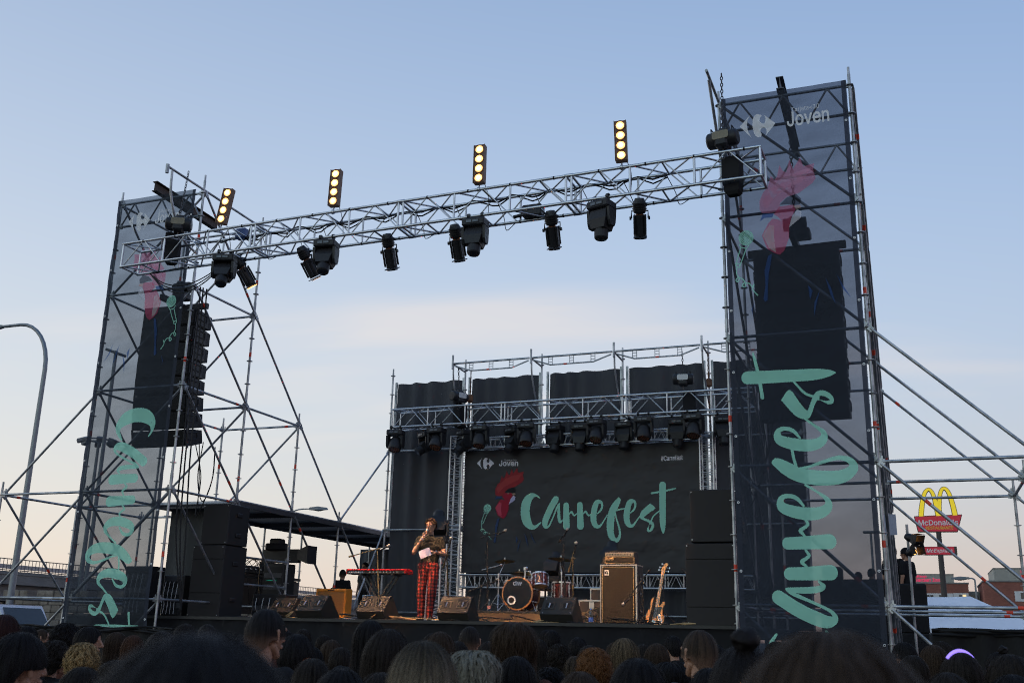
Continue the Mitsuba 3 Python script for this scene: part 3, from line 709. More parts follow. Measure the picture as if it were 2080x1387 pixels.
def on_bd(k): return lambda v: np.stack([v[:, 0] - 8.48, YB - k + bdw(v[:, 0] - 8.48, v[:, 1] + 4.673), v[:, 1] + 4.673], -1)


a.add('lettering', flat(SCRIPT, on_bd(.005), .12), 'm_ink_mint', label='mint green brush lettering across the backdrop', smooth=False)
for n, (k, c) in enumerate(PAINT):
    a.add('rooster_print', flat(ART[k], on_bd(.005 + .0015 * n), .12), 'm_ink_' + c, smooth=False)
a.add('rooster_print', flat(Point(ex, ey).buffer(er).difference(Point(ex, ey).buffer(er * .5)), on_bd(.032), 0), 'm_ink_tan', smooth=False)
a.add('microphone_print', flat(MICROPHONE, on_bd(.006), .12), 'm_ink_mint', smooth=False)
a.add('logo_print', flat(LOGO, on_bd(.005), 0), 'm_ink_white', smooth=False)
for t, h, (x, z), w, sl, bold in (('Joven', .132, JOVEN[0], .5, -.035, True), ('Tarjeta<30', .036, TARJ[0], .32, -.03, False), ('#Carrefest', .106, HASH[0], HASH[1][0] - HASH[0][0], .02, True)):
    v, f = text2(t, h, bold); u = (v[:, 0] - v[:, 0].min()); sx = w / u.max()
    P = np.stack([x + u * sx, z + v[:, 1] + u * sx * sl], -1)
    a.add('lettering', (on_bd(.006)(P) - np.stack([v[:, 2] * 0, v[:, 2], v[:, 2] * 0], -1), f), 'm_ink_white', smooth=False)
a.spawn('backdrop_banner', 'black printed backdrop with rooster head and mint lettering behind the drum kit', 'banner')
# side canopy on the left wing
a = Asm()
CX0, CX1, CY0, CY1, CZ = -14.99, -12.86, 17.9, 27.6, 4.2
for k in range(14):
    y0 = CY0 + (CY1 - CY0) * k / 14; y1 = CY0 + (CY1 - CY0) * (k + 1) / 14
    a.add('roof_panel', rbox(((CX0 + CX1) / 2, (y0 + y1) / 2, CZ), (CX1 - CX0, y1 - y0 - .02, .04), .006), 'm_roof')
for x in (CX0 + .02, CX1 - .02): a.add('edge_beam', beam((x, CY0, CZ - .06), (x, CY1, CZ - .06), .06, .1), 'm_steel_dark')
for y in np.linspace(CY0 + .05, CY1 - .05, 6): a.add('cross_beam', beam((CX0, y, CZ - .07), (CX1, y, CZ - .07), .06, .1), 'm_steel_dark')
for y in (20.5, 23.8, 27.5): a.add('post', post_mesh(-15.05, y, .1, CZ - .02), 'm_galv')
a.spawn('canopy', 'flat canopy roof over the mixing desk at the left wing', 'canopy')

# ------------------------------------------------------------------ lamps and gear hung on the trusses
def emit(name, rgb): scene[name] = None


def area(rgb): return {'emitter': {'type': 'area', 'radiance': {'type': 'rgb', 'value': list(rgb)}}}


def moving_head(kind, tilt, s=1.0, stand=False):
    """Hanging from the origin (chord axis) downwards; stand=True turns it over. tilt: radians, 0 looks straight down."""
    a = Asm(); F = (lambda m: xf(m, R=roty(PI) if stand else None, s=s, t=(0, 0, .17 * s) if stand else (0, 0, 0)))
    if not stand:
        for x in (-.11, .11):
            a.add('clamp', F(cat([lathe([(.03, -.02), (.045, -.02), (.045, .02), (.03, .02)], 10, (x, 0, 0), (1, 0, 0)), bx([x - .02, -.02, -.075], [x + .02, .02, -.03])])), 'm_black_metal')
    a.add('base', F(cat([rbox((0, 0, -.135), (.36, .27, .12), .018), rbox((0, -.138, -.135), (.2, .012, .06), .004)])), 'm_black_plastic')
    a.add('display', F(bx([-.1, -.147, -.155], [-.02, -.144, -.115])), 'm_lcd'); a.add('display', F(bx([.0, -.147, -.15], [.09, -.144, -.12])), 'm_lcd')
    for x in (-1, 1):
        a.add('yoke_arm', F(hull([(x * q, y, z) for q in (.15, .19) for y, z in ((-.1, -.2), (.1, -.2), (.085, -.4), (.05, -.47), (-.05, -.47), (-.085, -.4))])), 'm_black_plastic')
    R = rotx(-tilt); G = lambda m: F(xf(m, R=R, t=(0, 0, -.39)))
    if kind == 'spot':
        a.add('head', G(cat([hull([(x, y, z) for x, y, z in [(sx * .13, sy * .1, .17) for sx in (-1, 1) for sy in (-1, 1)] + [(sx * .145, sy * .13, .02) for sx in (-1, 1) for sy in (-1, 1)] + [(sx * .11, sy * .11, -.12) for sx in (-1, 1) for sy in (-1, 1)]]),
                            lathe([(.001, -.26), (.085, -.26), (.1, -.24), (.105, -.1), (.1, -.08)], 18)])), 'm_black_plastic')
        a.add('lens', G(lathe([(.001, -.268), (.045, -.266), (.08, -.258)], 18)), 'm_lens')
    else:
        a.add('head', G(lathe([(.001, .16), (.09, .155), (.13, .1), (.145, 0), (.145, -.1), (.135, -.14), (.125, -.14)], 20)), 'm_black_plastic')
        pts = [(0, 0)] + [(.05 * math.cos(q), .05 * math.sin(q)) for q in np.arange(6) * PI / 3] + [(.1 * math.cos(q), .1 * math.sin(q)) for q in np.arange(12) * PI / 6]
        a.add('lens_plate', G(lathe([(.001, -.125), (.127, -.125)], 20)), 'm_black_gloss')
        a.add('lens_cluster', G(cat([lathe([(.001, -.142), (.012, -.139), (.02, -.126)], 8, (x, y, 0)) for x, y in pts])), 'm_led_lens', kind='stuff')
    return a


mat('m_lcd', (0.10, 0.12, 0.15), 0.2); mat('m_led_lens', (0.16, 0.06, 0.03), 0.15)
FRONT_DEG = math.degrees(-.029)
for k, (s_, t, w) in enumerate(((2.44, .45, 'nearest the left tower'), (4.58, .35, 'second from the left'), (7.4, .2, 'third from the left'), (9.54, .05, 'nearest the right tower'))):
    p = ft(s_, 0, -FT_H)
    moving_head('spot', t, 1.06).spawn('moving_head_light', f'large black moving head under the high front truss, {w}', 'moving light', 'moving lights on the front truss', move(*p, FRONT_DEG + (20, 10, 5, -14)[k]))
NTH = ['first', 'second', 'third', 'fourth', 'fifth', 'sixth', 'seventh', 'eighth']
for k, s_ in enumerate((.14, 1.27, 2.41, 3.61, 5.34, 6.45, 7.59)):
    moving_head('wash', .38 + .1 * math.sin(k * 2.1), 1.12).spawn('moving_head_light', f'round-faced black wash light under the stage truss, {NTH[k]} of its row from the left', 'moving light', 'wash lights under the stage truss', move(-11.997 + s_, 22.676, 6.61, (8, -6, 4, 9, -7, 3, -5)[k]))
for k, s_ in enumerate((.76, 1.81, 3.1, 4.18, 4.8, 5.88, 7.13, 8.18)):
    moving_head('spot', (.9, .75, .6, .25, .2, .15, .1, .2)[k], 1.12).spawn('moving_head_light', f'long-nosed black spot light under the stage truss, {NTH[k]} of its row from the left', 'moving light', 'spot lights under the stage truss', move(-11.997 + s_, 23.126, 6.61, (-38, -40, -30, -12, 4, -3, 6, 10)[k]))
# three more stand on the floor
for (x, y, z, yaw, w) in ((-8.93, 19.12, 3.14, 200, 'on the short truss tower behind the singer'), (-7.3, 21.6, DECK + .62, 170, 'on a flight case behind the drum kit'), (-5.75, 20.6, 2.62, 185, 'on a flight case beside the bass cabinet')):
    moving_head('spot', .5, 1.15, True).spawn('moving_head_light', f'black moving head standing {w}', 'moving light', 'moving lights standing on the stage', move(x, y, z, yaw))

WARM = (1.0, .66, .34)


def profile_spot(tilt):
    a = Asm(); R = rotx(tilt); G = lambda m: xf(m, R=R, t=(0, 0, -.2))
    a.add('clamp', cat([lathe([(.03, -.02), (.045, -.02), (.045, .02), (.03, .02)], 10, (0, 0, 0), (1, 0, 0)), tube((0, 0, -.03), (0, 0, -.1), .01, 6)]), 'm_black_metal')
    a.add('yoke', cat([path([(-.13, 0, -.22), (-.13, 0, -.1), (.13, 0, -.1), (.13, 0, -.22)], .012, 6), lathe([(.001, 0), (.03, 0), (.03, .03), (.001, .03)], 8, (.13, 0, -.22), (1, 0, 0)), lathe([(.001, 0), (.03, 0), (.03, .03), (.001, .03)], 8, (-.13, 0, -.22), (-1, 0, 0))]), 'm_black_metal')
    a.add('lamp_house', G(cat([lathe([(.001, .3), (.07, .29), (.1, .22), (.105, .09), (.085, .055)], 14)] + [lathe([(.105, q), (.118, q), (.118, q + .012), (.105, q + .012)], 14) for q in (.12, .16, .2)])), 'm_black_metal')
    a.add('shutter_gate', G(lathe([(.06, .055), (.06, .03)], 14)), 'm_lamp_glow_dim', extra=area((.30, .12, .025)))
    a.add('lens_tube', G(cat([lathe([(.085, .03), (.1, .02), (.1, -.3), (.088, -.3)], 8), rbox((0, 0, -.32), (.21, .21, .015), .004)] + [rbox((x, y, -.12), (.03, .03, .3), .006) for x in (-.085, .085) for y in (-.085, .085)])), 'm_black_metal')
    a.add('lens', G(lathe([(.001, -.3275), (.084, -.3275)], 16)), 'm_lens')
    a.add('front_glow', G(lathe([(.086, -.33), (.1, -.345)], 16)), 'm_lens', extra=area((.42, .2, .06)))
    return a


mat('m_lamp_glow_dim', (.2, .1, .05), .4)
LAMPS = []
for k, (s_, tl, yaw) in enumerate(((2.5, .62, -35), (3.9, .62, -28), (5.56, .5, 4), (6.85, .5, 3), (8.56, .5, 6), (10.02, .5, 14))):
    p = ft(s_, 1, -FT_H)
    profile_spot(tl).spawn('profile_spotlight', f'black profile spotlight glowing warm below the high front truss, {NTH[k]} from the left', 'spotlight', 'profile spotlights on the front truss', move(*p, FRONT_DEG + yaw))
    d = rotz(math.radians(FRONT_DEG + yaw)) @ rotx(tl) @ np.array([0, 0, -1.0])
    LAMPS.append(p + np.array([0, 0, -.2]) + d * .36)
for k, (tgt, I) in enumerate((((-11.0, 18.0, 2.25), 26), ((-8.9, 17.2, 2.9), 34), ((-8.2, 17.2, 3.0), 34), ((-7.6, 20, 2.3), 40), ((-5.5, 18.6, 2.4), 34), ((-4.75, 18.0, 2.0), 18))):
    o = LAMPS[k]
    scene[f'spot_beam_{k}'] = {'type': 'spot', 'to_world': T().look_at(origin=o.tolist(), target=list(tgt), up=[0, 0, 1]), 'intensity': {'type': 'rgb', 'value': [I * .6 * c for c in (1.0, .52, .24)]}, 'cutoff_angle': 14.0, 'beam_width': 8.0}

# audience blinders: four lamps in a column
mat('m_lamp_core', (.9, .8, .6), .3)
for k, (s_, lean, w) in enumerate(((2.26, .16, 'leaning, nearest the left tower'), (4.66, 0.02, 'second from the left'), (7.44, .0, 'third from the left'), (9.87, -.03, 'nearest the right tower'))):
    a = Asm(); p = ft(s_, 0, 0)
    R = roty(lean) @ rotz(math.radians((4, 3, 2, 8)[k]))
    G = lambda m: xf(m, R=R, t=p + np.array([0, 0, .07]))
    a.add('housing', G(cat([rbox((0, .02, .38), (.19, .11, .69), .012)] + [beam((x, -.04, .04), (x, -.04, .72), .01, .018) for x in (-.092, .092)])), 'm_blinder')
    for j in range(4):
        z = .125 + j * .17
        r = a.add('lamp', G(lathe([(.086, -.0), (.082, .014), (.062, .003)], 24, (0, -.036, z), (0, -1, 0))), 'm_blinder_ring')
        a.add(f'{r}__reflector', G(lathe([(.066, .004), (.038, .007)], 24, (0, -.036, z), (0, -1, 0))), 'm_lamp_core', extra=area((.30, .14, .026)))
        a.add(f'{r}__bulb', G(lathe([(.038, .007), (.026, .012), (.001, .014)], 24, (0, -.036, z), (0, -1, 0))), 'm_lamp_core', extra=area((1.1, .62, .2)))
    a.add('bracket', cat([tube(p, G((np.array([[0, .03, .04]]), None))[0][0], .012, 6), lathe([(.026, -.02), (.042, -.02), (.042, .02), (.026, .02)], 10, p, FT_D)]), 'm_alu')
    a.add('lead', path(smooth_path([p + [.07, .08, .12], p + [.12, .1, -.05], p + [.1, .2, -.2], p + [.05, .3, -.35]], 4), .006, 5), 'm_cable')
    a.spawn('blinder_light', f'four-lamp audience blinder glowing warm white on the front truss, {w}', 'stage light', 'audience blinders on the front truss')
mat('m_blinder', (.16, .085, .05), .5); mat('m_blinder_ring', (.25, .12, .06), .3, .4)


def chain(p0, p1, link=.05, r=.006):
    p0, p1 = np.asarray(p0, float), np.asarray(p1, float)
    L = np.linalg.norm(p1 - p0); d = (p1 - p0) / L; a_, b_, _ = frame(d); ms = []
    for k in range(int(L / link)):
        c = p0 + d * (k + .5) * link; u = a_ if k % 2 else b_
        q = [c + d * link * .62 * math.cos(t) + u * link * .3 * math.sin(t) for t in np.arange(0, 2 * PI + .1, PI / 4)]
        ms.append(path(q, r, 4, caps=False))
    return ms


def hoist(name, label, top, body, yaw, bag=None, plate='m_plate'):
    """A chain motor: chain from top, body on its hook, chain bag beside."""
    a = Asm(); b = np.asarray(body, float); R = rotz(yaw)
    G = lambda m: xf(m, R=R, t=b)
    a.add('chain', chain(top, b + [0, 0, .16], .06, .008), 'm_steel_dark', kind='stuff')
    a.add('motor', G(cat([lathe([(.001, -.24), (.10, -.235), (.125, -.21), (.13, -.12), (.13, .12), (.125, .21), (.10, .235), (.001, .24)], 18, (0, 0, 0), (1, 0, 0)), rbox((0, 0, -.02), (.2, .27, .27), .03), rbox((.02, 0, .14), (.14, .12, .06), .015)])), 'm_black_plastic')
    a.add('plate', G(prism(sbox(-.09, -.03, .09, .03).buffer(.035), .006, (0, -.139, .02))), plate)
    a.add('handle', G(cat([path([(-.16, -.06, .1), (-.16, -.06, .17), (-.16, .06, .17), (-.16, .06, .1)], .01, 6), path([(.16, -.06, .1), (.16, -.06, .17), (.16, .06, .17), (.16, .06, .1)], .01, 6)])), 'm_black_metal')
    a.add('hook', G(cat([path(smooth_path([(0, 0, -.15), (0, 0, -.24), (.035, 0, -.28), (0, 0, -.33), (-.04, 0, -.29)], 4), .014, 6)])), 'm_steel_dark')
    if bag is not None:
        a.add('chain_bag', G(xf(hull([(x * q, y * q, z) for z, q in ((0, 1), (-.3, 1.05), (-.55, .85), (-.6, .55)) for x in (-.13, .13) for y in (-.11, .11)]), t=bag)), 'm_black_cloth', smooth=30)
    return a.spawn(name, label, 'hoist')


mat('m_plate', (.20, .17, .11), .4); mat('m_plate_white', (.6, .6, .58), .4)
pL, pR = ft(1.12, .5, 0), ft(11.4, .45, 0)
hoist('chain_hoist', 'black chain motor holding the front truss beside the left tower', (pL[0] + .05, pL[1], 10.1), pL + [0.05, -.1, .3], .5, (-.12, .25, -.12))
hoist('chain_hoist', 'black chain motor with an oval plate holding the front truss at the right tower', (pR[0] + .02, pR[1], 10.1), pR + [0.02, -.1, .26], -.15, (.1, .1, -.3))
hoist('chain_hoist', 'black chain motor above the left end of the stage truss', (-10.27, 22.8, 8.05), (-10.25, 22.85, 7.32), 1.15, (.15, .1, -.15), 'm_plate_white')
hoist('chain_hoist', 'black chain motor with white plate above the right end of the stage truss', (-4.65, 22.8, 8.05), (-4.65, 22.85, 7.4), .1, (.12, .1, -.3), 'm_plate_white')
for x, y, w in ((-4.12, 23.15, 'above the right upright of the truss frame'), (-10.1, 23.2, 'above the left upright of the truss frame')):
    a = Asm(); a.add('chain', chain((x, y, 8.1), (x, y, 6.2), .06, .007), 'm_rust', kind='stuff'); a.add('hook_block', cat([rbox((x, y, 7.35), (.14, .1, .2), .03), tube((x, y, 7.45), (x, y, 7.6), .012, 6)]), 'm_rust')
    a.spawn('chain_block', f'rusty hand chain block hanging {w}', 'hoist')

# loom of cables along the front truss, with hanging loops, and small boxes
rng = random.Random(11)
pts = [ft(s_, .97, -.02 + .035 * math.sin(s_ * 9) + rng.uniform(-.02, .02)) for s_ in np.arange(1.6, 10.6, .12)]
a = Asm(); a.add('cable_loom', path(pts, .016, 5), 'm_cable'); a.add('cable_loom', path([p + [0, .03, -.03 + .03 * math.sin(k * 1.1)] for k, p in enumerate(pts[5:])], .013, 5), 'm_cable')
for k, s_ in enumerate((2.0, 3.0, 3.75, 4.3, 6.2, 6.95, 7.7, 8.4, 9.2, 9.9, 10.6)):
    b = ft(s_, 1, -FT_H); a.add('cable_loop', path(smooth_path([ft(s_ - .15, .98, 0), b + [.0, 0, .12], b + [.06, -.02, -.05 - .1 * rng.random()], b + [.2, 0, -.02], b + [.3, .0, .02]], 4), .007, 5), 'm_cable')
for s_ in np.arange(.5, 11.8, .75): a.add('cable_tie', [lathe([(.024, -.012), (.031, -.012), (.031, .012), (.024, .012)], 8, ft(s_, b_, dz), FT_D) for b_, dz in ((1, -FT_H), (0, 0))], 'm_black_plastic', kind='stuff')
for e in (0, .05, .1): a.add('cable_loop', path([ft(1.15, .9, -FT_H)] + list(smooth_path([ft(.35, .9, -FT_H - .03), ft(.75, .9, -FT_H - .28 - e), ft(1.25, .9, -FT_H - .36 - e * 1.5), ft(1.75, .9, -FT_H - .22 - e), ft(2.1, .9, -FT_H + .02)], 5))[0:], .011, 5), 'm_cable')
a.spawn('cable_run', 'black cables looped along the high front truss', 'cable')
p = ft(8.24, .9, -FT_H + .12)
single('power_box', [rbox(p, (.34, .2, .2), .02), tube(p + [-.17, 0, -.03], p + [-.34, 0, -.05], .03, 8)], 'm_black_plastic', 'dark power box fixed inside the front truss, right of its middle', 'box')
p = ft(2.4, 1.0, .06)
single('power_box', [rbox(p, (.22, .16, .2), .02)], 'm_blue_box', 'blue box on the front truss beside the leaning blinder', 'box')
mat('m_blue_box', (.03, .07, .2), .4)

# ------------------------------------------------------------------ line arrays
bump('m_speaker', (0.020, 0.020, 0.021), lambda p, n, uv: mikit.noise(p.x * 130, p.y * 130, p.z * 130), 0.0015, 0.55, 0.4)
mat('m_grille', mikit.proc(lambda p, n, uv: mikit.mix([0.008, .008, .008], [0.03, .03, .031], mikit.smoothstep(.45, .6, mikit.noise(p.x * 90, p.y * 90, p.z * 90)))), 0.6, .2)
def array_box(w, h, d, big=False):
    a = Asm()
    c = .8
    a.add('cabinet', hull([(x, y, z * q) for x in (-w / 2, w / 2) for y, q in ((0, 1), (d * .35, 1), (d, c)) for z in (-h / 2 + .006, h / 2 - .006)]), 'm_speaker', smooth=False)
    a.add('grille', rbox((0, -.012, 0), (w - .05, .02, h - .05), .006), 'm_grille')
    for s in (-1, 1):
        X = s * (w / 2 + .006)
        a.add('side_plate', [rbox((X, d * .42, 0), (.014, d * .7, h * .86), .004)], 'm_black_metal')
        hnd = [rbox((X + s * .012, d * .42, h * .28), (.022, d * .5, .03), .008), rbox((X + s * .012, d * .42, -h * .1), (.022, d * .5, .025), .008), rbox((X + s * .012, d * .66, h * .1), (.022, .03, h * .36), .008)]
        a.add('handle', hnd, 'm_black_plastic')
        for q in (-.5, .5):
            a.add('rigging_pin', [beam((X + s * .01, d * .08, q * h * .9 - .05), (X + s * .01, d * .08, q * h * .9 + .05), .012, .04), tube((X + s * .02, d * .12, q * h * .8), (X - s * .0, d * .12, q * h * .8), .01, 6)], 'm_steel_dark')
    return a


def line_array(name_where, x, y, ztop, yaw, n, w, h, d, tilt0, tilt1):
    a = Asm(); R = rotz(yaw)
    a.add('beam', [xf(rbox((0, .25, 0), (.09, 1.15, .13), .01), R=R, t=(x, y, ztop + .2)), xf(rbox((0, .2, -.12), (w + .25, .1, .12), .01), R=R, t=(x, y, ztop + .22)), xf(rbox((.1, .2, .1), (.3, .3, .14), .02), R=R, t=(x, y, ztop + .26))], 'm_black_metal')
    a.add('chain', chain((x, y + .3, 10.3), (x, y + .3, ztop + .75), .07, .01), 'm_steel_dark', kind='stuff')
    a.add('motor', [xf(m, t=(x, y + .3, ztop + .6)) for m in (lathe([(.001, -.2), (.11, -.19), (.12, 0), (.11, .19), (.001, .2)], 14, (0, 0, 0), (1, 0, 0)), rbox((0, 0, -.02), (.18, .26, .26), .03))], 'm_black_plastic')
    a.spawn('array_frame', f'black flying frame with chain motor above the {name_where} line array', 'rigging frame')
    z = ztop; yy = 0.0
    proto = array_box(w, h, d)
    for k in range(n):
        t = tilt0 + (tilt1 - tilt0) * (k / (n - 1)) ** 2.2
        z -= h / 2
        M = T().translate([x, y, z]).rotate([0, 0, 1], math.degrees(yaw)).translate([0, yy, 0]).rotate([1, 0, 0], math.degrees(t))
        proto.spawn('line_array_speaker', f'black speaker hanging {NTH[k]} from the top of the {name_where} line array', 'speaker', f'speakers of the {name_where} line array', M)
        z -= h / 2 + .012; yy += math.sin(t) * h


line_array('left', -14.12, 16.62, 8.02, .03, 8, 1.3, .348, .56, -.02, .22)
line_array('right', -1.48, 16.72, 7.92, -.03, 8, 1.36, .345, .56, -.02, .06)
for x, y, s in ((-13.3, 17.1, 1), (-2.2, 17.2, -1)):
    for k in range(3):
        single('hanging_cable', path(smooth_path([(x - .1 * s * k, y, 5.3), (x - .05 * s, y + .05 * k, 4.6), (x + .12 * s - .06 * k, y, 4.1 - .15 * k), (x + .3 * s, y, 4.5), (x + .26 * s, y + .05, 5.2)], 6), .011, 5), 'm_cable', f'{("longest", "middle", "shortest")[2 - k]} loop of black cable hanging below the ' + ('left' if s > 0 else 'right') + ' line array', 'cable', 'cable loops below the ' + ('left' if s > 0 else 'right') + ' line array')
for DC, dx in enumerate((0, .07, .16)):
    single('drop_cable', path(smooth_path([(LX1 + .05 + dx * .2, 15.95 + dx, 8.2), (LX1 + .04 + dx * .3, 16.0 + dx, 7.0), (LX1 + .05 + dx * .4, 15.95 + dx, 5.0), (LX1 + .03 + dx * .6, 16.05 + dx, 3.4), (LX1 + .13, 16.3, 2.0)], 8), .016, 5), 'm_cable', f'{("first", "second", "third")[DC]} black cable from the front dropping down the inner side of the left tower', 'cable', 'cables dropping down the left tower')

# ------------------------------------------------------------------ ground stacks of bass speakers
def sub_box(x0, x1, y0, y1, z0, z1, grooves, name_label):
    a = Asm()
    a.add('cabinet', rbox(((x0 + x1) / 2, (y0 + y1) / 2, (z0 + z1) / 2), (x1 - x0, y1 - y0, z1 - z0), .012), 'm_speaker', smooth=False)
    cuts = [z0, *[z0 + (z1 - z0) * g for g in grooves], z1]
    for lo, hi in zip(cuts[:-1], cuts[1:]):
        a.add('front_grille', rbox(((x0 + x1) / 2, y0 - .008, (lo + hi) / 2), (x1 - x0 - .02, .022, hi - lo - .012), .006), 'm_sub_grille', smooth=False)
    for z in (z0 + .25 * (z1 - z0), z0 + .75 * (z1 - z0)):
        for X, s in ((x1, 1), (x0, -1)): a.add('handle', [rbox((X + s * .012, (y0 + y1) / 2, z), (.03, .18, .08), .01)], 'm_black_plastic')
    for ex_ in (x0 + .03, x1 - .03):
        for z in (z0 + .04, z1 - .04): a.add('screw', lathe([(.001, .004), (.009, .003), (.01, 0)], 8, (ex_, y0 - .02, z), (0, -1, 0)), 'm_alu')
    a.spawn('bass_speaker', name_label, 'speaker')


bump('m_sub_grille', (0.035, 0.031, 0.030), lambda p, n, uv: mikit.noise(p.x * 110, p.y * 110, p.z * 110), 0.002, 0.7, 0.3)
sub_box(-13.42, -12.68, 17.3, 18.05, DECK + .002, 3.26, (.33, .8), 'tall black bass speaker at the bottom of the left stack')
sub_box(-13.28, -12.66, 17.32, 18.0, 3.27, 4.07, (), 'black speaker on top of the left stack')
sub_box(-3.49, -2.69, 16.98, 17.75, DECK + .002, 3.17, (.22, .8), 'tall black bass speaker at the bottom of the right stack')
sub_box(-3.40, -2.62, 17.0, 17.75, 3.19, 4.04, (), 'black speaker on top of the right stack')

# ------------------------------------------------------------------ instruments and gear standing on the stage
bump('m_wedge', (0.030, 0.028, 0.025), lambda p, n, uv: mikit.noise(p.x * 120, p.y * 120, p.z * 120), 0.001, 0.6, 0.3)
mat('m_port', (.006, .006, .006), .8)
def wedge(s=1.0):
    a = Asm(); w = .56
    prof = Polygon([(.1, .012), (.0, .14), (.25, .42), (.31, .425), (.64, .03), (.62, .012)])
    a.add('cabinet', xf(prism(prof, w, (w / 2, 0, 0), (0, 1, 0), (0, 0, 1)), s=1.0), 'm_wedge', smooth=False)
    d = np.array([0, .25, .28]); d /= np.linalg.norm(d); nrm = np.array([0, -d[2], d[1]])
    o = np.array([0, 0, .14])
    for x in (-.15, .15):
        q = o + d * .185 + np.array([x, 0, 0])
        fr = sbox(-.085, -.07, .085, .07).buffer(.01)
        h = a.add('handle_plate', prism(fr.difference(sbox(-.062, -.052, .062, .052)), .012, q + nrm * .008, (1, 0, 0), d), 'm_wedge')
        a.add(f'{h}__recess', prism(sbox(-.062, -.052, .062, .052), .004, q + nrm * .001, (1, 0, 0), d), 'm_port')
        a.add(f'{h}__grip', tube(q + nrm * .008 - d * .05, q + nrm * .008 + d * .05, .012, 8), 'm_alu')
    for x in (-.24, .24):
        for t in (.03, .34): a.add('screw', lathe([(.001, .004), (.008, .003), (.009, 0)], 6, o + d * t + [x, 0, 0] + nrm * .001, nrm), 'm_alu')
    a.add('foot_rail', rbox((0, .36, .006), (w - .06, .4, .012), .003), 'm_black_plastic')
    return a
for k, (x, y, rz, w) in enumerate(((-11.98, 18.3, -6, 'smallest in view, beside the left speaker stack'), (-10.42, 16.85, -4, 'in front of the orange amplifier'), (-9.15, 16.85, -2, 'left of the singer'), (-7.52, 16.8, 3, 'right of the singer'), (-5.62, 16.75, 0, 'in front of the bass cabinet'))):
    wedge().spawn('stage_monitor', f'black wedge monitor on the stage edge, {w}', 'monitor speaker', 'wedge monitors along the stage edge', move(x, y, DECK + .002, rz))

# keyboard on its stand
mat('m_red_lacquer', (.55, .012, .016), .25); mat('m_key_white', (.72, .70, .66), .3)
a = Asm(); x0, x1, y, z = -9.93, -8.70, 17.3, 2.70
a.add('body', rbox(((x0 + x1) / 2, y + .16, z + .035), (x1 - x0, .31, .06), .008), 'm_black_plastic')
a.add('cover', [rbox(((x0 + x1) / 2, y + .12, z + .08), (x1 - x0, .26, .03), .01), rbox((x0 + .008, y + .16, z + .045), (.016, .33, .085), .006), rbox((x1 - .008, y + .16, z + .045), (.016, .33, .085), .006)], 'm_red_lacquer')
for k in range(36): a.add('key', rbox((x0 + .06 + k * .0315, y + .335, z + .062), (.029, .1, .02), .003), 'm_key_white')
v, f = text2('nord electro 4', .032, True); a.add('lettering', (np.stack([x0 + .06 + (v[:, 0] - v[:, 0].min()) * 1.05, y + .004 - v[:, 2] * 2, z + .022 + v[:, 1]], -1), f), 'm_ink_white')
for k in range(9): a.add('socket', lathe([(.001, .003), (.009, .003), (.011, 0)], 8, (x0 + .5 + k * .07, y + .005, z + .04), (0, -1, 0)), 'm_alu')
for k in range(5): a.add('knob', lathe([(.012, 0), (.011, .02), (.001, .021)], 10, (x0 + .3 + k * .1, y + .1, z + .095)), 'm_black_plastic')
a.spawn('keyboard', 'red stage keyboard with white lettering on its back panel', 'keyboard')
a = Asm()
for yy in (17.38, 17.55):
    a.add('leg', beam((-8.95, yy, z - .012), (-9.5, yy, DECK + .01), .03, .03), 'm_black_metal'); a.add('leg', beam((-9.6, yy + .035, z - .012), (-9.05, yy + .035, DECK + .01), .03, .03), 'm_black_metal')
for x in (-8.95, -9.6, -9.5, -9.05): a.add('foot_bar', beam((x, 17.25, z - .01 if x in (-8.95, -9.6) else DECK + .015), (x, 17.65, z - .01 if x in (-8.95, -9.6) else DECK + .015), .03, .025), 'm_black_metal')
a.spawn('keyboard_stand', 'black crossed keyboard stand', 'stand')

bump('m_mic_mesh', (.55, .5, .45), lambda p, n, uv: mikit.noise(p.x * 400, p.y * 400, p.z * 400), .001, .4, .5, metallic=.7)
mat('m_gold_metal', (.32, .22, .11), .35, .8)
def mic(a, tip, d, owner='microphone', s=1.0, handle='m_black_plastic'):
    tip, d = np.asarray(tip, float), np.asarray(d, float) / np.linalg.norm(d)
    h = a.add(owner, lathe([(.001, -.19 * s), (.012 * s, -.19 * s), (.019 * s, -.04 * s), (.021 * s, -.03 * s)], 12, tip, d), handle)
    a.add(f'{h}__grille', lathe([(.02 * s, -.03 * s), (.027 * s, -.02 * s), (.029 * s, 0), (.024 * s, .018 * s), (.012 * s, .028 * s), (.001, .031 * s)], 14, tip, d, sharp=False), 'm_mic_mesh')


